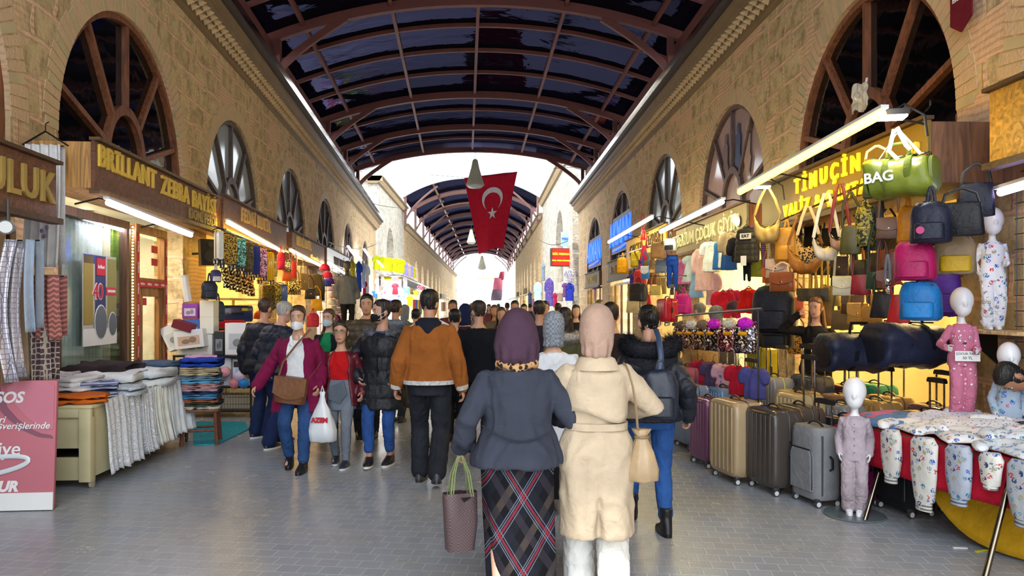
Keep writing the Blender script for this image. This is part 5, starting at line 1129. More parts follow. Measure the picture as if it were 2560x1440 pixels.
SU = [(2.06, 6.82, 0, 'b59c78', 'hard', .50, .68, .29, 0, 'champagne ribbed hard suitcase, front of the row, left of the black one'),
      (2.27, 6.42, 0, '4b4440', 'hard', .47, .66, .30, 0, 'glossy dark brown ribbed suitcase between champagne and grey ones'),
      (1.98, 7.45, 0, '76486a', 'hard', .40, .62, .26, 0, 'plum purple hard suitcase behind the champagne one'),
      (2.47, 6.02, 0, '85868a', 'soft', .36, .57, .25, .20, 'grey cloth cabin suitcase with raised handle beside the small mannequin'),
      (2.80, 6.05, 0, '8c1f56', 'soft', .36, .55, .22, 0, 'magenta cloth suitcase half hidden behind the small mannequin'),
      (2.62, 6.75, 0, '5c5248', 'hard', .44, .64, .28, .44, 'brown hard suitcase with tall black handle in the second row'),
      (2.95, 6.55, 0, '2a2c38', 'hard', .42, .56, .26, .0, 'dark navy hard suitcase tucked behind the grey cloth one'),
      (2.78, 7.15, 0, ch, 'hard', .46, .70, .28, .46, 'champagne suitcase with tall dark handle left of the duffel bags'),
      (3.12, 7.0, 0, gy, 'hard', .42, .62, .26, .4, 'silver suitcase under the near end of the black duffel'),
      (2.42, 7.75, 0, 'a79b92', 'hard', .42, .56, .26, .42, 'dusty rose-grey suitcase lying low in the middle rows'),
      (2.02, 8.35, 0, '74839a', 'hard', .44, .66, .27, .0, 'steel blue hard suitcase with diagonal grooves'),
      (2.34, 8.2, 0, '6f8fb5', 'hard', .42, .64, .26, .44, 'ice blue ribbed suitcase with black handle frame'),
      (1.98, 8.95, 0, '33363d', 'hard', .42, .60, .28, .0, 'black suitcase with pale blue zip band beside the cream one'),
      (1.92, 9.45, 0, 'd9cfb4', 'hard', .44, .66, .27, .4, 'cream hard suitcase at the far end of the front row'),
      (2.22, 9.35, 0, 'a8566e', 'hard', .40, .78, .26, .46, 'dusty pink hard suitcase standing behind the black one'),
      (2.12, 9.95, .18, 'd9b010', 'hard', .44, .62, .28, .5, 'bright yellow hard suitcase under the tan travel bag'),
      (2.62, 8.75, 0, '8a8a58', 'hard', .46, .76, .28, .32, 'olive hard suitcase with neon yellow zip'),
      (2.98, 8.4, 0, '8c8d92', 'hard', .42, .74, .27, .34, 'grey suitcase with lime trim beside the olive one'),
      (2.72, 9.7, .35, '4a423c', 'hard', .46, .62, .28, .0, 'dark bronze suitcase standing on the back step'),
      (3.25, 9.6, .42, '9a8c1e', 'hard', .40, .60, .26, .0, 'mustard hard suitcase in front of the hanging bag rack'),
      (3.05, 9.25, .1, 'b8b4ac', 'hard', .42, .6, .26, .5, 'pale grey suitcase with yellow topped handle'),
      (3.32, 8.2, 0, '3d4250', 'hard', .46, .78, .28, .4, 'blue-black patterned suitcase beside the saleswoman'),
      (3.0, 7.75, 0, 'b59a6a', 'hard', .44, .66, .28, .46, 'sand gold suitcase in the third row'),
      (3.38, 7.55, 0, '8d6a62', 'hard', .44, .64, .27, .36, 'rose brown suitcase under the black duffel'),
      (3.42, 6.95, 0, 'a8844a', 'hard', .44, .66, .27, .3, 'amber gold suitcase under the blue duffel'),
      (3.72, 7.3, 0, 'b59060', 'hard', .44, .66, .27, .3, 'copper gold suitcase behind the blue duffel'),
      (3.85, 6.75, 0, '6a4a52', 'hard', .42, .64, .27, .3, 'wine grey suitcase under the far end of the blue duffel'),
      (3.62, 6.45, 0, '8f8a84', 'hard', .40, .62, .26, .28, 'pewter suitcase behind the clothes table'),
      (3.28, 6.4, 0, '23242c', 'hard', .40, .56, .26, .0, 'black suitcase under the left edge of the clothes table'),
      (3.85, 7.85, .1, '2f9a80', 'hard', .42, .62, .27, .0, 'mint green suitcase glimpsed under the blue duffel'),
      (3.72, 8.25, 0, '5a3038', 'hard', .42, .66, .27, .3, 'burgundy suitcase behind the mint one'),
      (3.05, 5.75, 0, '1e1f24', 'soft', .40, .48, .26, 0, 'black cloth suitcase in the shade under the clothes table, left'),
      (3.45, 5.6, 0, '202126', 'soft', .40, .48, .26, 0, 'black cloth suitcase in the shade under the clothes table, right')]
for i, (x, y, z, c, kd, w, h, t, up, lab) in enumerate(SU):
    suitcase(lab, (x, y, z), -pi/2+.22+R.uniform(-.06, .06), w, h, t, c, kd, up, 'suitcases outside the gold-signed shop', trim={12: '6fc4e8', 16: 'c9d020', 17: 'c0cc30'}.get(i), grip='d9b010' if i == 20 else '1d1d1f')
st = thing('display_step', 'low dark step carrying the back row of suitcases', 'step', (2.85, 9.7, 0)); b = B(); b.box((0, 0, .17), (1.5, .55, .34), .01); ob('box', b, mat('4a4038', 'wood'), st)
p = P(1752, 903, 9.6); o = handbag('large tan canvas travel bag standing on the yellow suitcase', p, -.4, .5, .38, 'b8915a', None, 'cloth', .24, .12, False)
b = B(); b.box((-.02, -.125, -.02), (.24, .03, .22), .01); ob('front_pocket', b, mat('a8824e', 'cloth'), o)
duffel('crumpled black and navy duffel bag on the suitcase handles, nearer the saleswoman', P(2140, 880, 7.0), .12, .68, .205, '20273e', 'duffel bags on the suitcases', '14151a')
duffel('big wrinkled navy duffel bag on the suitcase handles, nearer the pink mannequin', P(2262, 862, 6.8), .16, .66, .235, '272f4a', 'duffel bags on the suitcases', '181c2c')
b = B(); b.cyl(RB(1945, 556, 3.42), RB(2330, 384, 3.42), .012, n=8); tag(ob('hanging_rail', b, mat('d9b040', 'metal')), 'brass rail under the gold signboard carrying hung bags', 'rail')
def it(fn, px, py, wp, hp, off, c, lab, rz=RZ, grp='bags hung at the suitcase shop', dz=0, **k):
    p = RB(px, py, off); s = p.y/F; return fn(lab, p, rz+R.uniform(-.1, .1), wp*s*k.pop('kw', 1.0), hp*s, c, grp=grp, **k)
d = duffel('olive green duffel bag with white word hung high on the signboard', RB(2255, 442, 3.15), -.75, .46, .175, '7d8a2c', 'bags hung at the suitcase shop', '6a7a30', 'leather', 'BAG', (0, -.05, -.75))
strap(d, [V((-.15, -.05, .14)), V((0, 0, .36)), V((.15, -.05, .14))], mat('e8e4da', 'cloth'), .016, 'tied_strap'); strap(d, [V((-.02, -.06, .36)), V((-.06, -.08, .2)), V((.0, -.08, .12))], mat('e8e4da', 'cloth'), .016, 'tied_strap'); strap(d, [V((.0, -.06, .37)), V((.06, -.08, .22)), V((.09, -.08, .18))], mat('e8e4da', 'cloth'), .016, 'tied_strap')
it(handbag, 2192, 445, 66, 100, 3.25, '4a4638', 'grey-brown shopper bag with white piping behind the olive duffel', flap=False, drop=.1, sc='d9d4c8')
it(hobo, 1918, 572, 66, 74, 3.2, '9a8450', 'slouchy golden bag hung from the far corner of the gold signboard', drop=.3)
it(backpack, 1966, 612, 56, 88, 3.4, 'b8862c', 'mustard leather backpack under the letter V', kind='leather', hang=.1)
it(handbag, 1943, 672, 56, 46, 3.35, 'c9b4a0', 'powder beige flap bag above the tan satchel', drop=.34)
it(handbag, 1956, 706, 62, 46, 3.3, '8a4a22', 'tan brown satchel with pale straps below the beige flap bag', drop=.12, sc='d9b498')
it(hobo, 2012, 648, 86, 76, 3.5, '9a6420', 'big mustard brown hobo bag behind the leopard one', drop=.4)
it(hobo, 2020, 622, 52, 74, 3.3, 'c9a060', 'leopard print hobo bag with cream strap', kind='leopard', drop=.28, sc='d9c9a8')
it(hobo, 2066, 622, 62, 62, 3.3, 'cfc8bc', 'cream and silver hobo bag with white strap', drop=.42, sc='e8e4dc')
it(hobo, 2100, 603, 50, 52, 3.35, '9a7868', 'dusty pink glossy hobo bag with maroon strap', drop=.45, sc='7a2430')
it(handbag, 2126, 600, 52, 72, 3.25, '4c4a20', 'olive bucket bag with dark base and drawstring', flap=False, drop=.3, taper=.8)
it(backpack, 2163, 565, 46, 105, 3.35, '6a6a34', 'mottled khaki rucksack against the black bag', kind='speck')
it(handbag, 2185, 570, 50, 112, 3.45, '191919', 'tall black bag hung behind the khaki rucksack', flap=False, drop=.12)
it(handbag, 2222, 572, 58, 50, 3.3, '7a5a4a', 'taupe flap handbag with yellow tag', drop=.3)
it(backpack, 2270, 562, 48, 92, 3.3, 'c07a14', 'amber orange rucksack left of the navy one')
it(backpack, 2327, 556, 92, 102, 3.1, '1a1e30', 'navy black rucksack with round pink badge', logo='b82a70', kind='puff', t=.2)
it(handbag, 2402, 548, 100, 84, 3.35, '16171c', 'black travel bag with hanging white price tag', flap=False, drop=.1, kind='puff')
o = it(handbag, 2440, 500, 80, 84, 3.75, '161a2a', 'bundle of black bags hung beside the upper mannequin', flap=False, drop=.15, kind='puff')
it(backpack, 2288, 652, 94, 98, 3.1, 'a81858', 'raspberry pink rucksack with yellow trim', c2='9a1450', t=.24)
it(backpack, 2302, 752, 94, 96, 3.1, '1464a0', 'bright blue rucksack below the raspberry one', c2='1a70b0', t=.26)
it(backpack, 2362, 730, 74, 120, 3.95, '4a1f86', 'violet rucksack behind the pink mannequin\'s head', t=.2)
it(backpack, 2388, 636, 92, 100, 3.45, '8a7458', 'taupe rucksack with yellow straps above the violet one', c2='b8920e')
it(handbag, 2246, 772, 54, 70, 3.25, 'b81820', 'red wedge-shaped shopper bag', flap=False, drop=.1, taper=.55)
it(handbag, 2208, 762, 62, 66, 3.35, '1b1a1e', 'black shopper bag with pink paper label', flap=False, drop=.2, taper=.75)
it(handbag, 2224, 668, 54, 86, 3.4, '7a3e1a', 'rust leather shopper with long handles', flap=False, drop=.25)
it(handbag, 2186, 702, 40, 44, 3.35, '24402c', 'bottle green zip pouch', drop=.42, flap=False, nm='pouch', cat='pouch')
it(handbag, 2152, 712, 48, 50, 3.35, '8e1826', 'red and grey zip pouch with striped band', drop=.42, flap=False, c2='8a8488', nm='pouch', cat='pouch')
it(handbag, 2108, 716, 52, 46, 3.4, 'e0d8b4', 'ivory envelope clutch hung by one corner', drop=.34, rz=-.5, nm='clutch', cat='clutch')
it(handbag, 2206, 700, 30, 44, 3.3, '6a3820', 'small chestnut purse next to the green pouch', drop=.3, nm='purse', cat='purse')
it(handbag, 2219, 716, 13, 36, 3.2, '8d8f98', 'silver glittering key pouch', drop=.2, flap=False, kind='sequin', nm='pouch', cat='pouch')
for i in range(5):
    it(handbag, 2002+15*i, 738, 20, 30, 3.75+.04*i, ('5a5238', '4e4634', '625a40', '4a4434', '3c362c')[i], 'small olive brown purse, %s in the row of five under the mustard hobo' % ('first', 'second', 'third', 'fourth', 'fifth')[i], grp='row of little purses', drop=.5, nm='purse', cat='purse', sc='b8962c')
od = ('first', 'second', 'third', 'fourth', 'fifth', 'sixth', 'seventh', 'eighth', 'ninth', 'tenth')
for j, (y_, row) in enumerate(((585, 'upper'), (655, 'lower'))):
    for i in range(9):
        c, w_ = (('3a2a1c', 'dark brown'), ('5a4a2c', 'khaki'), ('1c1a1a', 'black'), ('7a5628', 'tan'), ('2a3024', 'dark green'), ('4a2420', 'oxblood'), ('8a7448', 'sand'), ('24242c', 'charcoal'), ('5c3a1e', 'chestnut'))[(i*2+j*5) % 9]
        it(handbag, 1985+47*i+20*j, y_+((i*29) % 22), 46, 52, 3.95+.06*(i % 3), c, '%s bag in the %s row behind the front bags, %s from the far end' % (w_, row, od[i]), flap=i % 2 == 0, drop=.22, grp='bags in the rows behind')
for i in range(9):   # long straps and belts hung on the back wall
    x = 2000+i*26; p = RB(x, 640+((i*37) % 30), 4.5); o = thing('belt', 'long strap hung on the yellow back wall, %s from the far end' % ('first', 'second', 'third', 'fourth', 'fifth', 'sixth', 'seventh', 'eighth', 'ninth')[i], 'belt', p, RZ, 'straps on the yellow back wall')
    c = ('c9a23c', '5a3a1c', 'd9c060', '3a2a18', 'b88a30', '20201e', '7a4a20', 'c9b06a', '6a2a1c')[i]; b = B(); b.tube([V((0, 0, .3)), V((.02, -.01, -.1)), V((.0, 0, -.6))], .02, 6, flat=.25); b.tube([V((.03, 0, .3)), V((.06, -.01, -.1)), V((.1, 0, -.6))], .02, 6, flat=.25); ob('strap', b, mat(c, 'leather'), o)
    b = B(); b.box((.05, 0, -.66), (.09, .02, .1), .01); ob('buckle_plate', b, mat(shade(c, .8), 'leather'), o)
for i, (px, py, c, lab) in enumerate(((2060, 790, '8a6a30', 'gold-brown shoulder bag low on the back wall'), (2105, 800, '6a5a3c', 'khaki shoulder bag low on the back wall'), (2145, 785, 'b8944a', 'crossed tan strap bag low on the back wall'), (2075, 740, '9a8a50', 'pale olive bag behind the row of purses'), (2130, 760, '5a4228', 'dark tan bag beside the ivory clutch'), (2178, 790, 'a07838', 'caramel bag behind the duffels'), (1985, 770, 'b05a4a', 'dusty red bag near the saleswoman\'s hand'), (1975, 815, 'd9cfc4', 'white cloth bag beside the saleswoman\'s elbow'), (1990, 860, 'b08a50', 'leopard patterned bag under the saleswoman\'s elbow'))):
    it(handbag, px, py, 52, 50, 4.0, c, lab, flap=i % 2 == 0, drop=.25, kind='leopard' if i == 8 else 'leather')
it(backpack, 1934, 772, 104, 116, 3.5, '141a2c', 'large dark navy rucksack left of the saleswoman', t=.28)
it(backpack, 1942, 835, 84, 70, 3.55, '10141f', 'black rucksack under the navy one', t=.24)
for i in range(4):   # bundle of striped straps
    px = 1882+11*i; p = RB(px, 620, 3.35); o = thing('bag_strap', 'purple and yellow woven strap in the hung bundle, %s' % ('first', 'second', 'third', 'fourth')[i], 'strap', p, RZ, 'woven straps in the hung bundle'); b = B(); b.tube([V((0, 0, .28)), V((.01*i, -.01, 0)), V((.03*(i-1), 0, -.3))], .026, 6, flat=.3); ob('webbing', b, mat(('7a5ab0', '8a6a40', '6a4a9a', 'c9a050')[i], 'stripe'), o)
it(handbag, 1892, 672, 34, 40, 3.35, '9a9a20', 'lime and khaki little pouch under the woven straps', drop=.2, nm='pouch', cat='pouch')
it(handbag, 1916, 690, 22, 36, 3.3, 'b85a10', 'orange tasselled pouch under the woven straps', drop=.2, nm='pouch', cat='pouch')
b = B(); b.cyl(RB(1690, 662, 3.5), RB(1872, 570, 3.5), .012, n=8); tag(ob('hanging_rail', b, METAL), 'steel rail under the olive brown signboard carrying clothes', 'rail')
kg = 'clothes hung under the olive brown signboard'
it(shirt, 1706, 680, 30, 62, 3.5, 'e07ab4', 'small pink dress at the far end of the rail', sl=0, flare=.5, nm='dress', cat='dress', grp=kg)
it(shirt, 1732, 672, 40, 66, 3.45, 'd6e6f2', 'white dress with pale blue skirt', sl=.1, flare=.4, nm='dress', cat='dress', grp=kg)
it(shirt, 1740, 708, 26, 72, 3.4, '8cb8e0', 'long sky blue dress', sl=0, flare=.5, nm='dress', cat='dress', grp=kg)
it(shirt, 1760, 672, 44, 110, 3.45, 'd9b4b4', 'long powder pink coat dress', sl=.5, flare=.15, nm='dress', cat='dress', grp=kg)
it(shirt, 1777, 642, 36, 76, 3.4, 'e4eaf4', 'white blouse next to the blue gilets', sl=.3, grp=kg)
it(shirt, 1800, 638, 34, 72, 3.35, '2468b0', 'bright blue gilet over a white top, farther one', sl=0, grp=kg, kind='puff', quilt=0)
it(shirt, 1822, 640, 38, 70, 3.3, '2058a0', 'bright blue gilet over a white top, nearer one', sl=0, grp=kg, kind='puff')
it(shirt, 1812, 625, 30, 90, 3.32, 'eef0f4', 'white top between the blue gilets', sl=0, grp=kg)
it(shirt, 1832, 610, 44, 56, 3.25, 'b09a78', 'beige top with dark jacket beside it', sl=.8, grp=kg)
it(shirt, 1846, 625, 30, 60, 3.3, '1c1a20', 'black jacket behind the beige top', sl=.6, grp=kg, nm='jacket', cat='jacket')
g = it(shirt, 1866, 612, 56, 90, 3.15, '353228', 'dark quilted gilet with white chest label', sl=0, grp=kg, nm='gilet', cat='gilet', quilt=14, kind='puff')
b = B(); b.box((.02, -.075, .1), (.14, .01, .07)); q = ob('chest_label', b, mat('f0f0ee', 'paper'), g); ob('lettering', text('EAT', .055, .002, .002), mat('2a2a2a', 'paint'), q, loc=(.02, -.084, .1)); b = B(); b.box((0, -.09, -.2), (.07, .006, .12)); ob('price_tag', b, mat('f4f4f2', 'paper'), g)
it(trousers, 1867, 672, 22, 60, 3.2, '16161a', 'black leggings hung under the quilted gilet', grp=kg)
it(shirt, 1720, 700, 40, 56, 3.6, '6a5e58', 'mottled grey jacket behind the white dress', sl=.5, grp=kg, kind='speck', nm='jacket', cat='jacket')
it(shirt, 1695, 712, 40, 50, 3.65, '5a504c', 'dark taupe jacket at the far end behind the dresses', sl=.5, grp=kg, nm='jacket', cat='jacket')
it(shirt, 1872, 752, 48, 62, 3.35, 'c81a14', 'scarlet sleeveless top on a yellow hanger', sl=0, flare=.3, grp=kg, c2='d9a020')
it(shirt, 1808, 762, 42, 66, 3.7, 'c01c34', 'crimson top behind the sequin rack', sl=.4, grp=kg)
it(shirt, 1826, 760, 46, 70, 3.85, 'd03058', 'cherry pink top behind the sequin rack', sl=.4, grp=kg)
it(shirt, 1782, 722, 30, 80, 3.8, 'e0b8c4', 'pale rose top behind the coat dress', sl=.4, grp=kg)
hat('round dark violet hat above the sequin rack', RB(1834, 768, 3.5), RZ, .10, '2c2030', None, brim=False)
for i, (px, py, w_, h_) in enumerate(((1800, 690, 90, 36), (1820, 655, 70, 30), (1790, 722, 96, 30))):
    p = RB(px, py, 5.6); s = p.y/F; carton('pale cardboard box on the clothes shop shelf, %s' % ('middle', 'top', 'lowest')[i], p, RZ-.3, w_*s, .3, h_*s, 'e0d4a8', 'boxes on the clothes shop shelves')
ra, rb = RB(1688, 790, 2.55), RB(1905, 772, 2.55); rc = thing('clothes_rack', 'long black rail stand carrying sequin backpacks', 'rack', (ra+rb)/2)
b = B(); m_ = (ra+rb)/2; b.cyl(ra-m_, rb-m_, .012, n=8); ob('rail', b, BLK, rc)
for q in (ra.lerp(rb, .03), ra.lerp(rb, .97)): b = B(); b.cyl(q-m_, V((q.x-m_.x, q.y-m_.y, -m_.z+.02)), .008, n=8); b.box((q.x-m_.x, q.y-m_.y, -m_.z+.015), (.4, .05, .03)); ob('upright', b, BLK, rc)
for i, (t, c, pc) in enumerate(((.10, '8a6a50', '5a4a40'), (.25, 'c98a80', 'e8c0a8'), (.40, '9a7a6a', '6a5a48'), (.54, '6a5a6a', 'd020b0'), (.70, 'b0506a', 'e8b898'), (.85, '7a7080', 'd41cb8'))):
    p = ra.lerp(rb, t)+V((0, -.05, -.28)); o = backpack('little sequin backpack with %s on the black rail' % ('brown fur top, first', 'peach pompom, second', 'grey-brown fur top, third', 'magenta pompom, fourth', 'peach pompom, fifth', 'magenta pompom, last')[i], p, RZ+R.uniform(-.15, .15), .25, .30, c, None, 'sequin backpacks on the black rail', 'sequin', hang=.06)
    b = B(); b.ball((0, -.02, .15), (.08, .06, .06), 12, 8); b.bm.normal_update(); fur(b, [V((-.05, -.02, .15)), V((.05, -.02, .15))], .07, 240, .03, i, .003); ob('pompom', b, mat(pc, 'fur'), o)
    b = B(); b.ball((0, -.13, .05), (.05, .02, .022), 10, 6); ob('bow', b, mat('d99a20', 'cloth'), o)
for i in range(7):
    p = ra.lerp(rb, .06+.14*i)+V((.08, .1, -.74)); c = ('c9889a', 'd9d4d8', 'b02848', '5a4a70', 'd9a8b8', 'c02038', '4a4a86')[i]
    shirt('little %s top on the lower bar behind the suitcases' % ('rose', 'white printed', 'dark red', 'mauve', 'pale pink', 'red', 'blue')[i], p, RZ, .2, .30, c, 'little tops on the lower bar', 'print' if i in (1, 4) else 'cloth', .3)
for i, (px, py, c, lab) in enumerate(((1705, 850, '3a3028', 'dark brown briefcase bag at the rack\'s far foot'), (1738, 845, '5a4c38', 'speckled brown bag at the rack\'s far foot'), (1770, 850, '4a4640', 'charcoal bag at the rack\'s far foot'))):
    it(handbag, px, py, 36, 46, 2.6, c, lab, flap=False, drop=.06, kind='speck' if i == 1 else 'leather')
for a_, c_, lab in ((RB(1548, 640, 3.05), RB(1700, 590, 3.05), 'steel rail before the amber signboard carrying rucksacks'), (RB(1575, 690, 3.15), RB(1715, 690, 3.15), 'lower steel rail of the amber-signed shop')): tag(ob('hanging_rail', B().cyl(a_, c_, .014, n=8), METAL), lab, 'rail')
for px, off, lab in ((2325, 3.3, 'dark hanging bar behind the navy and raspberry rucksacks'), (2172, 3.5, 'dark hanging bar behind the khaki rucksack'), (1940, 3.65, 'dark hanging bar behind the large navy rucksack'), (1600, 3.2, 'dark hanging bar at the amber-signed shop')):
    q = RB(px, 480, off); o = thing('hanging_bar', lab, 'bar', (q.x, q.y, 0), 0, 'hanging bars for bags'); b = B(); zb = 1.62 if px > 2000 else 1.2; b.cyl((0, 0, zb), (0, 0, 2.75), .014, n=10); ob('tube', b, BLK, o)
    for z in (1.7, 2.05, 2.4): b = B(); b.tube([V((0, 0, z)), V((-.08, -.12, z+.01)), V((-.09, -.14, z+.04))], .006, 5); ob('hook', b, METAL, o)
bg = 'bags hung at the amber-signed shop'
for fn, px, py, wp, hp, off, c, lab, k in (
    (backpack, 1556, 664, 30, 40, 3.0, 'd99a10', 'bright yellow rucksack hung farthest out', {}), (backpack, 1591, 648, 30, 40, 3.1, 'b8a018', 'olive yellow rucksack beside the bright yellow one', {}),
    (handbag, 1610, 632, 22, 36, 3.0, 'd8284a', 'cherry pink cone-shaped bag', dict(flap=False, taper=.4)), (handbag, 1607, 585, 14, 30, 3.2, 'd01c14', 'red pennant-shaped bag up at the amber sign', dict(flap=False, taper=.4)),
    (backpack, 1646, 626, 40, 40, 3.0, 'b88a58', 'tan and white sports rucksack', {}), (backpack, 1676, 612, 34, 30, 3.0, 'dcdce0', 'white rucksack with black flashes', dict(c2='2a2a2e')),
    (backpack, 1653, 664, 32, 36, 3.1, '7a8aa0', 'silver blue padded rucksack', dict(kind='puff')), (backpack, 1585, 700, 22, 34, 3.2, '3a1f8a', 'violet rucksack next to the red one', {}),
    (backpack, 1600, 692, 32, 36, 3.1, 'c02a30', 'red rucksack beside the blue and white one', {}), (handbag, 1613, 682, 22, 30, 3.0, '3a8ad8', 'sky blue and white bag', dict(c2='eef2f6')),
    (backpack, 1595, 730, 48, 46, 3.0, '1f1f22', 'black rucksack hung lowest on the left', {}), (handbag, 1640, 727, 30, 22, 3.2, 'd9c06a', 'cream handbag on the shop shelf', {}),
    (backpack, 1709, 760, 44, 50, 3.1, 'b01878', 'magenta kids rucksack on the amber shop shelf', {}), (backpack, 1690, 766, 20, 40, 3.0, 'd83a6a', 'coral pink rucksack beside the magenta one', {}),
    (handbag, 1622, 752, 16, 30, 3.1, 'c81a2c', 'red drawstring bag by the black rucksack', dict(flap=False, taper=.4)), (handbag, 1622, 650, 26, 34, 3.3, '7a6a48', 'khaki bag behind the cherry pink one', {}),
    (handbag, 1632, 697, 26, 28, 3.3, '9a5a30', 'russet handbag behind the sky blue bag', {}), (handbag, 1655, 715, 24, 40, 3.4, 'a88a50', 'sand shoulder bag on the shop wall', {}), (handbag, 1585, 765, 40, 34, 3.2, 'b8a888', 'pale canvas bag below the black rucksack', dict(flap=False)),
    (backpack, 1607, 662, 22, 30, 3.2, '5a2a9a', 'purple rucksack under the cherry pink bag', {}), (backpack, 1665, 655, 20, 40, 3.3, '4a2490', 'indigo rucksack behind the blue trousers', {})):
    it(fn, px, py, wp, hp, off, c, lab, grp=bg, **k)
it(trousers, 1681, 680, 30, 78, 3.0, '1c48a8', 'royal blue tracksuit trousers hung out front', grp=None, kw=1.1)
suitcase('red hard suitcase with raised handle inside the amber-signed shop', RB(1668, 815, 2.7), -pi/2+.2, .34, .36, .22, 'a82034', 'hard', .2, None)
for i, (px, py) in enumerate(((1655, 768), (1688, 765))): o = it(handbag, px, py, 34, 16, 3.3, 'e6e2d4', 'white shoe box on the amber shop shelf, %s' % ('farther', 'nearer')[i], grp='white boxes on the amber shop shelf', drop=0, flap=False, nm='box', cat='box')
for i, (yc, r, zs) in enumerate(BR[4:6]):
    for j, dy in enumerate((-.62, .0, .62)):
        p, rz = side('r', yc+dy*r, -.15, 1.2); o = thing('door_leaf', '%s glazed door leaf with bronze frame in the %s gold shop' % (('near', 'middle', 'far')[j], ('nearer', 'farther')[i]), 'door', p, rz, 'bronze door leaves'); w_ = r*.6
        b = B()
        for sx in (-1, 1): b.box((sx*w_/2, 0, 0), (.07, .07, 2.38))
        for z in (-1.14, 1.16): b.box((0, 0, z), (w_, .07, .08))
        ob('frame', b, mat('6a5230', 'metal'), o); b = B(); b.box((0, 0, 0), (w_-.05, .012, 2.3)); ob('pane', b, mat('f2efe6', 'glass'), o)
WHT = mat('f4f2f6', 'gloss')
def mannequin(lab, p, rz, h, top, bot, k='cloth', base=True, arms=((.2, -.05, .88), (-.2, -.05, .88)), feet=True, extra=None, coll=True):
    r = person(lab, p, rz, h, 'f', .9, skin='f2f0f4', egg=True, hl=arms[0], hr=arms[1], face=False, hd=1.85, hw=1.16, shoe=('f4f2f6', 'gloss', '', 'f0eef2') if feet else None, legs=(bot, k, dict(fit=.022, wide=.02, wr=.006)), tops=[dict(name='pyjama_top', bot=.78, off=.028, soff=.022, mat=mat(top, k), wr=.007)], detail=1.2, extra=extra, curl=.25)
    r.name = 'mannequin'; r['category'] = 'mannequin'; r.data.materials.clear(); r.data.materials.append(WHT)
    if base: b = B(); b.lathe([(.001, -.012), (.22, -.012), (.225, -.005), (.22, 0), (.001, 0)], n=36); ob('glass_base', b, mat('6a7478', 'gloss'), r)
    return r
def exm(J, part):
    T = J['T'];
    for i in range(5): b = B(); b.ball(T((0, -.148+.004*i, .90+.1*i)), (.009, .006, .009), 8, 6); part('button', b, mat('8a6a66', 'plastic'))
    for s in (-1, 1): b = B(); b.prism([T(p) for p in ((s*.005, -.125, 1.27), (s*.06, -.12, 1.30), (s*.085, -.04, 1.395), (s*.05, -.06, 1.40))], (0, -.012, 0)); part('collar', b, mat('b9aab4', 'cloth'))
mannequin('white child mannequin in grey-pink button pyjamas standing on a round glass base', (2.62, 5.66, .013), -.45, .93, 'b9aab4', 'b5a6ac', extra=exm)
def exp_(J, part):
    T = J['T']; mp = mat('3a2a30', 'plastic')
    for s in (-1, 1): b = B(); b.ball(T((s*.07, -.152, 1.2)), (.02, .008, .02), 10, 6); b.mi = 1; b.ball(T((s*.07, -.16, 1.2)), (.010, .005, .010), 8, 6); part('button_eye', b, [mat('f4f4f4', 'gloss'), mp])
    b = B(); b.ball(T((0, -.155, 1.12)), (.026, .008, .018), 10, 6); part('button_nose', b, mp)
    b = B(); b.box(T((.02, -.215, .93)), (.33, .006, .15)); c = part('price_card', b, mat('f4f2ee', 'paper'))
    for s_, z, q in (('ÇOCUK TAKIM', .965, .045), ('50 TL', .90, .055)): me = text(s_, q, .001, .001); me.transform(MX.Translation(T((.02, -.2195, z)))); part('lettering', me, mat('55505a', 'paper'), c)
mannequin('white child mannequin in pink dotted pyjamas holding a price card', (3.66, 6.02, .70), -.3, .94, 'd07a98', 'd07a98', 'dots', base=False, arms=((.13, -.28, 1.02), (-.25, -.2, 1.05)), extra=exp_)
mannequin('white child mannequin in dinosaur-print pyjamas on the wall shelf', (3.93, 6.05, 1.41), -.35, .89, 'e6e4ea', 'e6e4ea', 'print', base=False, arms=((.12, -.26, 1.05), (-.24, -.1, .95)))
mannequin('white child mannequin in pale blue print peering from behind the table', (3.80, 5.66, .36), -.4, .86, 'a8b8cc', 'a8b8cc', 'print', base=False)
p, rz = side('r', 5.95, .0, 1.4); o = thing('display_shelf', 'pale wooden wall shelf carrying the upper mannequin', 'shelf', p, rz); b = B(); b.box((0, -.2, -.01), (.9, .42, .03), .004); ob('plank', b, mat('c9a878', 'wood'), o)
for s in (-1, 1): b = B(); b.prism([V((s*.4, -.35, -.03)), V((s*.4, -.02, -.03)), V((s*.4, -.02, -.3))], (.02, 0, 0)); ob('bracket', b, BLK, o)
p, rz = side('r', 5.3, .08, 1.75); o = thing('wire_grid', 'black wire display grid on the wall behind the upper mannequin', 'display grid', p, rz); b = B()
for i in range(13): b.cyl((-.72+.12*i, 0, -.95), (-.72+.12*i, 0, .95), .004, n=5)
for i in range(16): b.cyl((-.74, 0, -.94+.125*i), (.74, 0, -.94+.125*i), .004, n=5)
ob('grid', b, BLK, o)
tube_lamp('slim violet tube lamp under the varnished plank sign', RT(2500, 482, 3.9), RT(2600, 452, 3.9), 'cdb8ff', 10)
tz = .66; A_, B_, C_, D_ = V((2.72, 6.0, tz)), V((3.1, 4.15, tz)), V((4.1, 4.35, tz)), V((3.95, 6.2, tz))
tb = thing('stall_table', 'trestle table under a red cloth heaped with printed children\'s clothes', 'table', (0, 0, 0)); b = B(); b.prism([A_, B_, C_, D_], (0, 0, -.03)); ob('tabletop', b, mat('8a6a48', 'wood'), tb)
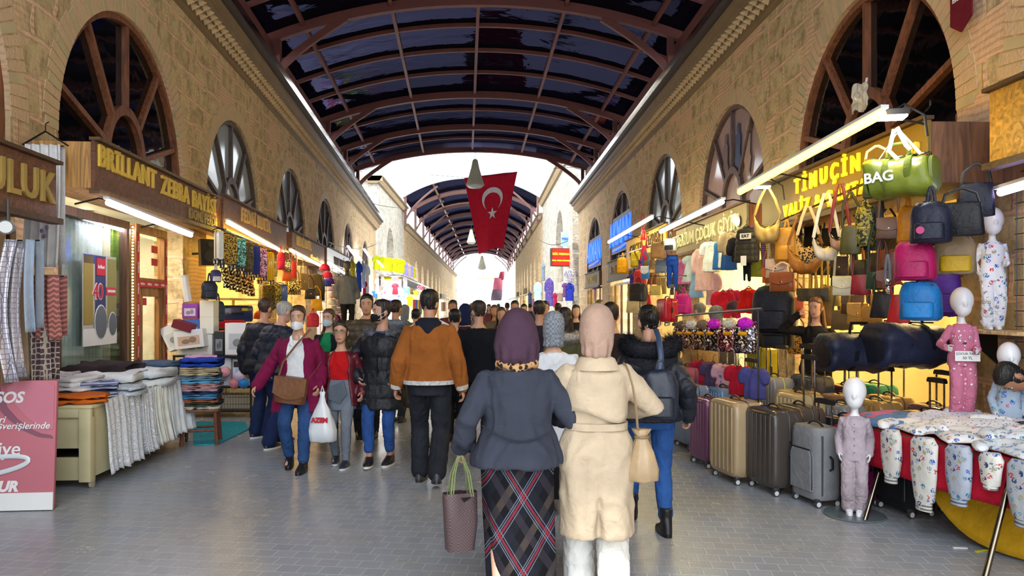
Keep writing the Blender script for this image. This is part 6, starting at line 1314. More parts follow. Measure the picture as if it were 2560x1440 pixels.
for a, c in ((V((2.95, 5.75, tz-.03)), V((2.62, 5.5, 0))), (V((3.05, 4.5, tz-.03)), V((2.78, 4.35, 0))), (V((3.85, 5.9, tz-.03)), V((4.0, 5.6, 0))), (V((3.95, 4.5, tz-.03)), V((4.1, 4.3, 0)))): b = B(); b.cyl(c, a, .018, n=10); ob('leg', b, mat('8a8478', 'metal'), tb)
def drape(name, lab, cat, a, c, z0, z1, m, ph=0, amp=.03, sag=0.0, grp=None, out=None, n=30, top=.0, wave=5):
    """cloth hanging from edge a-c between heights z0 and z1"""
    a, c = V(a), V(c); d = (c-a).normalized(); nr = V((d.y, -d.x, 0)); nr = out or (-nr if nr.x > 0 else nr); L = (c-a).length
    b = B(); b.sheet(lambda u, v: a.lerp(c, u).to_2d().to_3d()+nr*(.02+(amp*sin(wave*2*pi*u*L/1.5+ph)+amp*.6*sin(11*u*L+2*ph))*(.25+v)+.05*v*(1-v))+V((0, 0, z0+(z1-z0-sag*sin(pi*u))*v)), n, 12, .006)
    return tag(ob(name, b, m, sharp=180), lab, cat, grp)
b = B()
b.sheet(lambda u, v: A_.lerp(B_, u).lerp(D_.lerp(C_, u), v)+V((0, 0, .008)), 8, 6, .006); tc = tag(ob('tablecloth', b, mat('c01a34', 'cloth')), 'red tablecloth hanging over the front of the clothes table', 'tablecloth')
def lap(u, v):
    return A_.lerp(B_, u)+V((-.02-.03*v+.018*sin(9*u)*v, 0, -.005-.26*v-.03*sin(3*u)*v))
b = B(); b.sheet(lap, 24, 6, .005); ob('front_fall', b, mat('c01a34', 'cloth'), tc, sharp=180)
b = B(); b.sheet(lambda u, v: A_.lerp(D_, u)+V((0, .03+.02*sin(8*u)*v, -.005-.36*v)), 14, 6, .005); ob('end_fall', b, mat('b8182c', 'cloth'), tc, sharp=180)
b = B(); b.sheet(lambda u, v: V((2.96+.45*u+.1*sin(pi*v), 5.25-1.3*u+.05*sin(7*u+3*v), .64-.62*v*(1-(2*u-1)**4*.45)+.0*u)), 20, 12, .005); tag(ob('hanging_cloth', b, mat('c99a1c', 'cloth'), sharp=180), 'ochre yellow cloth sagging to the ground under the clothes table', 'cloth')
b = B(); b.sheet(lambda u, v: V((3.16+.05*sin(6*u), 4.6-.6*u, .62-.34*v+.02*sin(9*u))), 12, 6, .005); tag(ob('hanging_cloth', b, mat('c8541c', 'cloth'), sharp=180), 'orange cloth corner under the near end of the clothes table', 'cloth')
GR = 'pyjama pieces on the clothes table'
def garment(lab, x, y, rz, w, h, c, k, z=.0, leg=False):
    o = thing('garment', lab, 'clothes', (x, y, tz+.015+z), rz, GR); b = B(); q = R.random()*9
    def f(u, v):
        e = (1-(2*u-1)**6)*(1-(2*v-1)**6); return V(((u-.5)*w*(1+.06*sin(5*v+q)), (v-.5)*h*(1+.05*sin(6*u+q)), e*(.045+.02*noise.noise(V((u*4+q, v*4, q))))+.012*sin(7*u+5*v+q)*e))
    b.sheet(f, 18, 16, .012)
    ob('body', b, mat(c, k), o, sharp=180)
    for s in (-1, 1):
        b = B(); b.limb([V((s*w*.42, h*.3, .03)), V((s*w*.62, h*.16, .035)), V((s*w*.72, -h*.02, .03))], [.055, .05, .04], 10); b.warp(lambda p: V((p.x, p.y, max(0, p.z*.7)))); ob('sleeve', b, mat(c, k), o)
    return o
for i, (x, y, rz, w, h, c, k, z, lab) in enumerate((
    (2.98, 6.02, .4, .42, .32, 'd07a9c', 'cloth', .0, 'pink sweatshirt at the table\'s far left corner'), (3.2, 5.98, -.2, .42, .34, '6a8ab0', 'cloth', .0, 'dusty blue top beside the pink sweatshirt'), (2.92, 5.72, .3, .36, .36, '5f86b4', 'cloth', .01, 'folded blue top at the table\'s left edge'),
    (3.45, 5.86, .5, .55, .42, 'd6d8ea', 'tinyprint', .03, 'white top with tiny dark motifs at the back of the table'), (3.80, 5.75, -.3, .5, .42, 'e0ccd8', 'tinyprint', .02, 'pale pink top with tiny motifs at the back of the table'), (3.1, 5.5, .1, .5, .42, 'eceaea', 'print', .02, 'white pyjama top with blue motifs, left of centre'),
    (3.35, 5.35, .5, .55, .45, 'f0ecea', 'tinyprint', .05, 'cream pyjama top with grey speckles in mid table'), (3.6, 5.45, -.4, .5, .45, 'e6d8e0', 'tinyprint', .03, 'rosy white pyjama top right of centre'), (3.85, 5.35, .2, .5, .45, 'dcd8ee', 'tinyprint', .03, 'lilac white pyjama top at the right back'),
    (3.2, 5.05, -.2, .55, .45, 'f2eeea', 'print', .03, 'white pyjama top with red and blue marks near the front edge'), (3.5, 4.95, .3, .55, .48, 'eef0f2', 'print', .05, 'white pyjama top with letter shapes at the front centre'), (3.8, 4.9, -.2, .55, .48, 'f0f0f4', 'print', .04, 'white pyjama top with letter shapes at the frame edge'), (3.28, 4.65, .1, .5, .42, 'e2e6ea', 'print', .02, 'pale grey pyjama top with motifs at the near corner'), (3.6, 4.5, .4, .5, .42, 'f0eeee', 'print', .02, 'white pyjama top at the table\'s near end'))):
    garment(lab, x, y, rz, w, h, c, k, z)
for i, (t, L, w, c, lab) in enumerate(((.12, .17, .15, 'eceae8', 'short white printed sleeve over the left of the red cloth'), (.33, .36, .2, 'd8d4cc', 'beige print pyjama leg hanging over the red cloth, first'), (.5, .47, .25, 'dedad2', 'longest cream print pyjama leg with red patches over the red cloth'), (.66, .36, .22, 'b4bccb', 'blue-grey pyjama leg with letters hanging over the red cloth'), (.79, .20, .17, 'e4e0d8', 'short cream pyjama leg with blue spots over the red cloth'), (.92, .36, .26, 'b8bec4', 'grey pyjama leg with blue fish shapes at the frame edge'))):
    p = A_.lerp(B_, t)+V((-.085, 0, .02)); o = thing('pyjama_leg', lab, 'clothes', p, -1.37, GR); b = B()
    b.loft([[V((x*w/2*kx, y*.035, z)) for x, y in [(cos(a), sin(a)) for a in smooth_closed(16)]] for z, kx in ((.02, .7), (-.02, 1), (-L*.5, .94), (-L*.86, .72), (-L*.9, .5), (-L, .5))]); me = b.out('leg', 180); displace(me, WR(14, .008)); ob('leg_cloth', me, mat(c, 'print'), o)
    b = B(); b.loft([[V((x*w*.27, y*.036, z)) for x, y in [(cos(a), sin(a)) for a in smooth_closed(16)]] for z in (-L*.9, -L*1.02)]); ob('cuff', b, mat(shade(c, .95), 'stripe'), o)
for i, (px, py, c) in enumerate(((2400, 1371, 'e4e4e0'), (2455, 1378, 'c9c41e'), (2205, 1250, 'e8e8ea'))):
    b = B(); b.box((0, 0, .004), ((.09, .11, .06)[i], .02 if i < 2 else .05, .008), .002); tag(ob('litter', b, mat(c, 'paper'), None, G(px, py), (-.1, .35, .4)[i]), ('white paper scrap on the paving near the clothes table', 'yellow strip on the paving near the clothes table', 'crumpled white tissue near the small mannequin')[i], 'litter')
p, rz = side('r', yr(2140, 4.1), .2, 0); p.z = HC+(765-243)/F*p.y; o = thing('plastic_package', 'clear crinkled plastic package hung on the big right window', 'package', p, rz); b = B(); b.sheet(lambda u, v: V(((u-.5)*.32, .03*noise.noise(V((u*5, v*5, 1)))-.03, (v-.5)*.3+.03*sin(7*u))), 14, 14, .02); ob('wrapper', b, mat('c9c6be', 'gloss'), o, sharp=20)
p, rz = side('r', yr(2390, 4.2), .12, 0); p.z = HC+(765-25)/F*p.y; o = thing('banner', 'small dark red hanging pennant at the top right', 'banner', p, rz); b = B(); b.prism([V((-.15, 0, .25)), V((.15, 0, .25)), V((.15, 0, -.1)), V((.0, 0, -.2)), V((-.15, 0, -.1))], (0, .015, 0)); ob('cloth', b, mat('6a1424', 'cloth'), o); ob('lettering', text('ERKAN', .07, .002, .002), mat('e8e0dc', 'paper'), o, loc=(0, -.004, .12))
RL = .62
def LB(px, py, off): return P(px, py, yl(px, off))
def il(fn, px, py, wp, hp, off, c, lab, rz=RL, grp='goods hung at the left bag shop', kw=1.0, **k):
    p = LB(px, py, off); s = p.y/F; return fn(lab, p, rz+R.uniform(-.08, .08), wp*s*kw, hp*s, c, grp=grp, **k)
W_, H_ = 1.06, 1.0
o = thing('advertising_stand', 'pink and dark red advertising board with bracelet picture at the left edge', 'advertising stand', (-4.12, 5.74, 0), .09, rot=(-.06, 0, .09))
b = B(); b.box((0, .02, H_/2+.015), (W_, .03, H_), .003); ob('board', b, mat('c4707c', 'paper'), o)
b = B(); b.box((0, .0, .075), (W_, .012, .135)); ob('white_strip', b, mat('f2f0ee', 'paper'), o)
def blob(nm, pts, c, y=0.0): b = B(); b.prism([V((x, y, z)) for x, z in pts], (0, .006, 0)); return ob(nm, b, mat(c, 'paper'), o)
blob('printed_curve', [(.0+.0, 1.01), (.10, 1.01), (.12, .9), (.17, .8), (.25, .71), (.34, .64), (.42, .60), (.50, .585), (.515, .56), (.40, .575), (.28, .63), (.16, .73), (.06, .85)], '8f5a6c', -.0005)
blob('printed_petal', [(.13, 1.01), (.45, 1.01), (.515, .97), (.515, .63), (.40, .66), (.30, .74), (.2, .86)], 'cf7d8d', -.0004)
blob('printed_skin_tone', [(-.2, .15), (-.05, .16), (.12, .28), (.10, .42), (-.02, .64), (-.12, .72), (-.2, .6)], 'd88f98', -.001)
blob('printed_shadow', [(-.51, .15), (.08, .15), (.13, .27), (-.05, .27), (-.2, .3), (-.51, .3)], '96404c', -.0015)
b = B(); b.tube([V((.02+.32*cos(a), -.006, .345+.065*sin(a)+.05*cos(a))) for a in ylines(-2.6, 1.9, 26)], .018, 8, flat=.4, up=(0, 1, 0)); ob('printed_bracelet', b, mat('dfe8ea', 'gloss'), o)
b = B(); b.box((-.22, -.006, .325), (.2, .012, .11), .02); ob('printed_clasp', b, mat('c2dcdc', 'gloss'), o)
for s_, x, z, sz, sh, bo in (('ASSOS', .01, .88, .12, .25, .004), ('üzeri', -.02, .71, .075, .3, .001), ('alışverişlerinde', .16, .66, .073, .3, .001), ('%', -.06, .60, .075, .2, .001), ('hediye', -.02, .48, .15, .1, .002), ('UR', .09, .19, .11, .25, .006)):
    ob('lettering', text(s_, sz, .002, bo, sh, 1.0), mat('f4ecec', 'paper'), o, loc=(x+.1, -.004, z))
b = B(); b.prism([V((-.4, .04, .9)), V((.4, .04, .9)), V((.4, .06, .02)), V((-.4, .06, .02))], (0, .01, 0)); b.box((0, .22, .012), (.6, .4, .024)); ob('back_foot', b, mat('5a5a5c', 'metal'), o)
cx, cy = -3.70, 6.5; rzc = .06
ct = thing('stall_cart', 'cream painted market cart on castors heaped with linens', 'cart', (cx, cy, 0), rzc); cm = mat('d9cda0', 'paint')
def cbox(nm, c, d, m=cm, bev=.008): b = B(); b.box(c, d, bev); return ob(nm, b, m, ct)
cbox('side_panel', (-.01, 1.1, .4), (.03, 2.1, .62)); cbox('side_panel', (-.79, 1.1, .4), (.03, 2.1, .62)); cbox('back_panel', (-.4, 2.15, .4), (.8, .03, .62)); cbox('top_board', (-.4, 1.1, .715), (.84, 2.25, .03)); cbox('lip', (-.4, .0, .66), (.84, .05, .08))
b = B(); b.box((-.40, .02, .52), (.8, .035, .34)); b.box((-.40, .02, .17), (.8, .035, .20)); b.box((-.72, .02, .31), (.16, .035, .12)); ob('front_panel', b, cm, ct)
cbox('corner_post', (-.03, .0, .38), (.10, .10, .64)); cbox('corner_post', (-.77, .0, .38), (.10, .10, .64)); cbox('dark_shelf', (-.4, 1.0, .25), (.76, 1.9, .02), mat('4a4034', 'wood'))
for x, y in ((-.0, .02), (-.78, .02), (0, 2.1), (-.78, 2.1)): b = B(); b.cyl((x-.012, y, .035), (x+.012, y, .035), .035, n=14); b.box((x, y, .065), (.04, .04, .02)); ob('castor', b, mat('b8b09a', 'plastic'), ct)
CT = lambda x, y, z: V((cx+x*cos(rzc)-y*sin(rzc), cy+x*sin(rzc)+y*cos(rzc), z))
def curtain(nm, lab, y0, y1, z1, m, ph, amp=.028, scal=.02, w=7, grp='curtain samples draped over the cart'):
    b = B()
    def f(u, v):
        y = y0+(y1-y0)*u; e = .05+(amp*sin(w*2*pi*u+ph)+amp*.5*sin(17*u+ph))*(.2+.8*v)+.06*v
        return CT(e, y+.02*sin(5*v+ph), .76+(z1-.76)*v+(scal*abs(sin(9*pi*u)) if v > .99 else 0))
    b.sheet(f, 60, 14, .006); b.sheet(lambda u, v: CT(-.36*v+.05, y0+(y1-y0)*u, .765+.012*sin(9*u+4*v)+.03*v), 16, 6, .006)
    return tag(ob(nm, b, m, sharp=180), lab, 'curtain', grp)
curtain('lace_curtain', 'white scroll-patterned lace curtain draped down the near side of the cart', .12, .85, .09, mat('e8eaf0', 'lace'), .4)
curtain('lace_curtain', 'plain white net curtain in narrow folds next to the scroll lace one', .84, 1.14, .12, mat('eef0f4', 'lace'), 1.4)
curtain('tulle_curtain', 'ivory tulle curtain in deep folds along the middle of the cart', 1.16, 1.55, .15, mat('eeeadc', 'cloth'), 2.2, .035)
curtain('tulle_curtain', 'long white tulle curtain with wavy hem at the far end of the cart', 1.5, 2.22, .17, mat('e6eef4', 'cloth'), .9, .035)
def pile(lab, x, y, z, rz, w, d, h, c, k='cloth', lay=2, grp='linens heaped on the cart'): folded(lab, CT(x, y, z), rz, w, d, h, c, grp, k, lay=lay)
pile('orange folded cloth on the near corner of the cart', -.16, .12, .735, .35, .46, .26, .085, 'd2691e', lay=2); pile('flat orange cloth end sliding over the cart front', -.52, .06, .735, .05, .42, .22, .04, 'c85a14', lay=1)
pile('thick white folded linen behind the orange cloth', -.46, .32, .735, .1, .62, .34, .13, 'f0f0ee', lay=3); pile('white linen topping the heap at the cart\'s near end', -.5, .46, .865, -.2, .6, .4, .08, 'eceef2', lay=2); pile('lilac-blue striped folded towel stack beside the white linen', -.14, .46, .735, .5, .3, .26, .16, 'aab4de', 'stripe', 4)
pile('white gauze with silver edging on the left of the heap', -.66, .5, .9, .3, .5, .4, .07, 'dcdce2', 'lace', 1); pile('pale blue-white folded net by the cart edge', -.06, .72, .735, -.1, .34, .3, .09, 'd4dee8', 'lace', 2)
pile('big crumpled white sheet in the middle of the cart', -.34, 1.0, .735, .2, .62, .5, .2, 'f0f2f4', lay=2); pile('white cushion-like linen bundle at the far middle of the cart', -.2, 1.45, .735, -.2, .56, .44, .2, 'e4eaf4', lay=2)
pile('dark brown throw mounded at the back of the cart', -.52, 1.35, .80, .1, .60, .62, .20, '352a2e', lay=1); pile('slate blue denim pile at the far end of the cart', -.22, 1.98, .80, -.2, .46, .42, .17, '46586e', 'denim', 3); pile('greyish cream trimmed cloth under the slate blue pile', -.2, 1.98, .735, -.15, .5, .46, .065, 'b8b2a4', lay=2)
sx, sy = -3.62, 8.62
o = thing('stool', 'dark wooden stool carrying a tall stack of coloured towels', 'stool', (sx, sy, 0), .25); b = B(); b.box((0, 0, .40), (.42, .36, .03), .006); ob('seat', b, mat('6a4430', 'wood'), o)
for x, y in ((-.17, -.14), (.17, -.14), (-.17, .14), (.17, .14)): b = B(); b.cyl((x*1.12, y*1.12, 0), (x, y, .39), .022, .02, 8); ob('leg', b, mat('6a3a26', 'wood', 1), o)
for y in (-.15, .15): b = B(); b.cyl((-.18, y, .17), (.18, y, .17), .014, n=8); ob('rung', b, mat('6a3a26', 'wood', 1), o)
z = .417
for i, (c, h, k) in enumerate((('d8ccb4', .035, 'lace'), ('3f4a3c', .05, 'cloth'), ('a05a40', .045, 'cloth'), ('4a8fbe', .055, 'cloth'), ('2f3f5c', .04, 'cloth'), ('c49aa0', .05, 'cloth'), ('b88a86', .045, 'cloth'), ('5fa0c4', .06, 'cloth'), ('6f8794', .045, 'cloth'), ('c2ae8c', .05, 'cloth'), ('b8a888', .045, 'cloth'))):
    folded('%s towel in the stack on the dark stool' % ('lace-edged cream, lowest', 'dark green, second from below', 'terracotta', 'bright blue', 'navy', 'dusty pink', 'rose brown', 'sky blue', 'grey blue', 'sand, wider', 'beige, upper')[i], V((sx+R.uniform(-.02, .02), sy, z)), .25+R.uniform(-.1, .1), .42, .36, h, c, 'towels stacked on the stool', k, 'folded_towel', 'towel'); z += h*.92
folded('royal blue folded towel on top of the stool stack', V((sx+.02, sy, z)), .1, .40, .34, .1, '1f3f9c', 'towels stacked on the stool', 'cloth', 'folded_towel', 'towel'); folded('pink and lilac folded towel behind the royal blue one', V((sx-.06, sy+.16, z)), .5, .34, .2, .12, 'd9a0c4', 'towels stacked on the stool', 'cloth', 'folded_towel', 'towel')
b = B(); pts = [G(484, 1114), G(546, 1112), G(622, 1074), G(612, 1056), G(480, 1056)]; b.prism([V((p.x, p.y, .001)) for p in pts], (0, 0, .012)); tag(ob('door_mat', b, mat('1f7f8c', 'fur')), 'teal mat on the paving before the left stalls', 'mat')
rk = thing('display_rack', 'black framed rack with wire bottom holding boxed linens', 'rack', P(530, 1045, 10.55)*1.0); rk.location.z = 0; rx = rk.location.x
M_ = BLK
for z in (.10, .44, .88): b = B(); b.box((0, .28, z), (1.12, .56, .025)); ob('shelf_board', b, M_, rk)
for x in (-.55, .55):
    for y in (.02, .54): b = B(); b.box((x, y, .45), (.025, .025, .9)); ob('upright', b, M_, rk)
b = B()
for i in range(28): b.cyl((-.54+.04*i, 0, .1), (-.54+.04*i, 0, .42), .003, n=4)
for z in (.2, .3): b.cyl((-.55, 0, z), (.55, 0, z), .004, n=4)
ob('wire_front', b, METAL, rk)
RK = lambda x, y, z: V((rx+x, rk.location.y+y, z))
bx = 'boxed linens on the black rack'
carton('beige slatted crate inside the wire bottom of the rack', RK(.25, .28, .115), 0, .5, .3, .2, 'b8ae98', bx); carton('white box standing on the wire bottom shelf', RK(-.3, .3, .115), 0, .4, .3, .15, 'd4d8da', bx)
for i, (x, z, w, h, c, wn, bd, lab) in enumerate(((-.37, .455, .36, .36, '26262c', 'e8e0e4', None, 'black edged box with bedroom picture, left of the middle shelf'), (.02, .455, .42, .40, 'eceef2', 'c8c4dc', None, 'white box with lilac bed picture in the middle shelf'), (.40, .455, .30, .38, 'dfe8f2', 'b8d4ee', '2a2a34', 'pale blue box with dark top band, right of the middle shelf'),
        (-.30, .895, .5, .30, 'eceae4', 'dcd8cc', None, 'wide white bedding pack on the upper shelf'), (.05, .895, .13, .34, '2f3238', '8a8e94', None, 'narrow dark grey box on the upper shelf'), (.36, .895, .44, .46, 'f2f2f4', 'c4cad2', None, 'large white box with bathrobe picture at the right of the upper shelf'))):
    carton(lab, RK(x, .25, z), R.uniform(-.05, .05), w, .28, h, c, bx, bd, wn)
for i in range(3): carton('flat white towel box on the rack\'s front ledge, %s' % ('lowest', 'middle', 'top')[i], RK(-.1, .03, .455+.045*i), 0, .46, .2, .042, 'e9eef6', 'flat towel boxes on the rack')
for i, (x, z, c) in enumerate(((-.26, .66, 'c4d8a0'), (-.1, .66, 'c98ad0'), (.06, .66, '4f9fdc'), (.2, .66, 'e8a8b4'), (.33, .50, 'e0909c'), (.46, .5, '3f8fe0'), (.4, .6, 'd9c8e8'))):
    o = thing('wool_ball', '%s round wool ball in the rack\'s plastic tray' % ('pale green', 'violet', 'bright blue', 'pink', 'coral, lower', 'blue, lower', 'lilac, upper right')[i], 'ball', RK(x, -.02, z-.0), 0, 'wool balls on the rack'); b = B(); b.ball((0, 0, 0), .075, 16, 12); me = b.out('b', 180); displace(me, WR(40, .006)); ob('yarn', me, mat(c, 'cloth'), o); b = B(); b.tube([V((.07*cos(a), .02*sin(2*a), .073*sin(a))) for a in smooth_closed(16)], .006, 5, closed=True); ob('wrapped_strand', b, mat(shade(c, .8), 'cloth'), o)
up = 'boxes piled above the rack'
for x, z, w, h, c, wn, r_, lab in ((-.12, 1.2, .20, .24, 'f0eee0', None, 0, 'cream box on the pile above the rack, lower'), (-.12, 1.44, .20, .24, 'eeeadc', None, .0, 'cream box on the pile above the rack, upper'), (-.36, 1.42, .22, .22, '9a4ab0', 'e4d4ee', 0, 'purple edged box with bow picture'), (-.34, 1.2, .22, .2, '4a78c8', 'dce8f4', 0, 'blue edged box below the purple one'), (-.52, 1.0, .3, .36, 'eceef2', 'd4d8dc', -.45, 'white box tilted leftward on the pile'), (-.30, 1.0, .42, .26, 'f0f0f2', 'd8b8a0', -.12, 'white box with flower picture lying across the pile'), (-.42, 1.26, .28, .12, '7a1f34', None, .3, 'dark red book-like box on the pile')):
    carton(lab, RK(x, .2+.5*x*r_-.11*(r_ != 0)-.05*(w == .42), z), 0, w, .2, h, c, up, None, wn, (0, r_, 0))
o = thing('paper_tube', 'white cardboard tube leaning above the boxes', 'tube', RK(-.45, .25, 1.66), 0, rot=(0, -.16, 0)); b = B(); b.lathe([(.001, 0), (.055, 0), (.055, .36), (.001, .36)], n=20); ob('roll', b, mat('e4e4e6', 'gloss'), o); b = B(); b.lathe([(.001, .36), (.058, .36), (.058, .39), (.001, .39)], n=20); ob('cap', b, mat('c9c9cc', 'plastic'), o)
wm = '5a3c28'
def lw(Y, n, z): return side('l', Y, n, z)
for i, (y0, y1) in enumerate(((7.83, 9.55),)):
    p, rz = lw((y0+y1)/2, -.1, 1.3); o = struct('window_21', B().box((0, 0, 1.34), (y1-y0+.1, .1, .1)).box((0, 0, -1.25), (y1-y0+.1, .1, .1)).box((-(y1-y0)/2, 0, 0), (.08, .1, 2.6)).box(((y1-y0)/2, 0, 0), (.08, .1, 2.6)), mat(wm, 'wood', 1)); o.location = p; o.rotation_euler = (0, 0, rz)
    b = B(); b.box((0, 0, 0), (y1-y0, .012, 2.6)); ob('pane', b, mat('eef4f2', 'glass'), o)
cu = 'curtains inside the shop window'
for y0, y1, c, lab in ((7.75, 9.2, 'dfe4e0', 'white sheer curtain on the left of the shop window'), (9.2, 9.42, 'd9c8a8', 'beige curtain strip between white and green'), (9.42, 9.95, '6a7f2a', 'olive green curtain on the right of the shop window')):
    b = B(); n_ = max(3, int((y1-y0)/.09)); b.sheet(lambda u, v: fL(y0+(y1-y0)*u, -.22+.022*sin(2*pi*n_*u), .15+2.55*v), n_*8, 2, .004); tag(ob('curtain', b, mat(c, 'cloth'), sharp=180), lab, 'curtain', cu)
p, rz = lw(8.74, -.04, 1.68); o = thing('poster', 'tall window poster with curtain pictures, red square and the number 40', 'poster', p, rz); b = B(); b.box((0, 0, 0), (.86, .006, 1.04)); ob('sheet', b, mat('b8b6ae', 'paper'), o)
def pb(nm, x, z, w, h, c, y=-.006): b = B(); b.box((x, y, z), (w, .006, h)); return ob(nm, b, mat(c, 'paper'), o)
pb('blue_panel', 0, .06, .26, .9, '2a3a6e'); pb('gold_curtain_picture', -.30, .1, .22, .78, '9a8644'); pb('gold_curtain_picture', .30, .1, .22, .78, '8e8a54'); pb('navy_swag', -.26, .46, .3, .1, '33478c'); pb('white_strip', 0, -.44, .86, .2, 'e6e8ea', -.008)
pb('red_square', .0, .38, .22, .2, 'c8203a', -.012); ob('lettering', text('brillant', .06, .002, .001), mat('f4f0f0', 'paper'), o, loc=(0, -.017, .38))
ob('lettering', text('40', .27, .003, .006), mat('f0dfe2', 'paper'), o, loc=(-.08, -.012, .08)); ob('lettering', text('40', .25, .004, 0), mat('c41f3c', 'paper'), o, loc=(-.08, -.016, .08)); pb('red_label', .27, .10, .26, .09, 'd2384c', -.012); pb('label_text_bar', .27, .10, .2, .03, 'f0e6e6', -.016)
for x, z, rx_, rz_ in ((.0, -.27, .17, .21), (.31, -.3, .12, .15)): b = B(); b.ball((x, -.012, z), (rx_, .006, rz_), 24, 8); b.mi = 1; b.ball((x, -.016, z), (rx_*.9, .005, rz_*.92), 24, 8); q = ob('oval_picture', b, [mat('d8dade', 'paper'), mat('5f6a78', 'paper')], o)
p, rz = lw(9.64, -.03, 1.35); o = thing('light_strip', 'vertical string of small warm lights beside the shop door', 'light strip', p, rz); b = B(); b.box((0, 0.01, 0), (.05, .01, 2.6)); ob('backing', b, mat('8a7a50', 'plastic'), o); b = B()
for i in range(64): b.box((0, 0, -1.28+.0406*i), (.03, .015, .016))
ob('bulbs', b, mat('ffe9a8', 'lamp', 5), o)['kind'] = 'stuff'
p, rz = lw(10.3, -.08, 1.3); dr = struct('door_1', B().box((-.5, 0, .0), (.12, .1, 2.6)).box((.5, 0, 0), (.12, .1, 2.6)).box((0, 0, .62), (1.0, .1, .12)).box((0, 0, 1.34), (1.1, .1, .1)).box((-.36, 0, -.35), (.14, .06, 1.85)).box((.36, 0, -.35), (.14, .06, 1.85)).box((0, 0, .5), (.7, .06, .14)).box((0, 0, -1.1), (.7, .06, .3)), mat('9a6a38', 'wood', 1)); dr.location = p; dr.rotation_euler = (0, 0, rz)
b = B(); b.box((0, .01, -.3), (.62, .01, 1.6)); b.box((0, .01, .98), (.95, .01, .62)); ob('pane', b, mat('f0ece0', 'glass'), dr)
tp = 'c41a30'
for x, z, w, h in ((-.5, 0, .06, 2.55), (.5, 0, .06, 2.55), (0, .60, .95, .09)):
    b = B(); b.box((x, -.054, z), (w, .006, h)); q = ob('red_tape', b, mat(tp, 'paper'), dr);
    for i in range(4 if w > h else 9):
        me = text('brillant', .05, .001, .001)
        if h > w: me.transform(MX.Rotation(pi/2, 4, 'Y')); l_ = (x, -.058, -1.15+.28*i)
        else: l_ = (-.36+.24*i, -.058, z)
        ob('lettering', me, mat('f4e8ea', 'paper'), q, loc=l_)
for z, c in ((1.1, 'd83a4c'), (.92, 'd83a4c'), (.36, 'c83444')): b = B(); b.box((.2 if z > .5 else -.2, -.0, z), (.22, .008, .1)); ob('sticker', b, mat(c, 'paper'), dr)
for i in range(6):
    Y = 9.98+.12*i; b = B(); b.sheet(lambda u, v: fL(Y+.1*u, -.55+.02*sin(2*pi*u), .3+2.1*v), 8, 1, .004); tag(ob('curtain', b, mat(('d9b870', 'e4d0a0', 'c9a050', 'e8dcc0', 'd0ac60', 'c09040')[i], 'cloth'), sharp=180), 'golden curtain strip behind the shop door glass, %s from the left' % ('first', 'second', 'third', 'fourth', 'fifth', 'sixth')[i], 'curtain', 'golden curtains behind the door glass')
def cloth(lab, x0, x1, yt, yb, off, c, k, nm='hanging_fabric', curve=0, hang=False, grp='fabrics hung at the left edge'):
    Y = yl((x0+x1)/2, off); a, e = P(x0, yt, Y), P(x1, yb, Y); w, h = e.x-a.x, a.z-e.z; o = thing(nm, lab, 'fabric', ((a.x+e.x)/2, Y, e.z), .12, grp); q = R.random()*6; nf = max(1, round(w/.08)); b = B()
    for th, off_ in ((.006, 0),): b.sheet(lambda u, v: V(((u-.5)*w+curve*sin(pi*v), .035*sin(2*pi*nf*u+q)*(1.1-.5*v)-.04+.03*sin(3*v+q), h*v)), 12*nf, 14, th)
    ob('cloth', b, mat(c, k), o, sharp=180)
    b = B(); b.sheet(lambda u, v: V(((u-.5)*w*.96+curve*sin(pi*v)*.9, .09+.02*sin(5*u+q), .03+h*v*.97)), 6, 8, .006); ob('back_fold', b, mat(shade(c, .9), k), o, sharp=180)
    b = B(); b.cyl((-w/2, .04, h), (w/2, .04, h), .006, n=8)
    if hang: b.tube([V((-.2, .02, h)), V((0, .02, h+.13)), V((.2, .02, h))], .009, 6); b.tube([V((0, .02, h+.13)), V((0, .02, h+.2)), V((.03, .02, h+.22))], .006, 6)
    ob('hanging_rod', b, BLK, o); return o
cloth('white curtain with violet flowers on a black hanger beside the dark wooden sign', 70, 152, 362, 668, 3.7, 'e8e6e4', 'cloth', 'hanging_curtain', hang=True)
o = bpy.data.objects['hanging_curtain']
for x, z in ((.06, .28), (.1, .36), (.03, .33), (-.02, .22)): b = B(); b.ball((x*.6, -.085, z), (.016, .006, .022), 10, 6); ob('printed_flower', b, mat('8a7ab0', 'cloth'), o)
cloth('rust pink zigzag fabric below the white flowered curtain', 92, 152, 690, 850, 3.25, 'b07068', 'zig'); cloth('honeycomb patterned taupe fabric at the lower left', 66, 132, 700, 960, 3.35, '5f4650', 'hex'); cloth('pale blue fabric strip between honeycomb and zigzag', 72, 92, 600, 830, 3.2, 'a8b4c4', 'cloth')
cloth('silver sequin fabric bulging leftward at the frame edge', 20, 48, 600, 955, 3.25, 'd8d4de', 'silver', curve=-.06); cloth('beige fabric strip at the far left edge', 2, 22, 560, 960, 3.4, '9a7a58', 'cloth'); cloth('sandy velvet fabric strip behind the silver one', 46, 68, 610, 950, 3.4, 'a8937c', 'cloth'); cloth('brown fabric strip cut by the left frame edge', -30, 4, 560, 960, 3.45, '6a3a22', 'cloth')
o = thing('spot_lamp', 'round grey spot lamp under the left dark sign', 'lamp', P(20, 570, 5.6), .4); b = B(); b.cyl((0, -.07, 0), (0, .07, 0), .055, .04, 18); ob('casing', b, mat('4a4a4c', 'plastic'), o); b = B(); b.cyl((0, -.08, 0), (0, -.065, 0), .045, n=16); ob('lens', b, mat('d9d9d6', 'gloss'), o); b = B(); b.cyl((0, 0, .04), (0, .0, .22), .012, n=6); ob('stem', b, BLK, o)
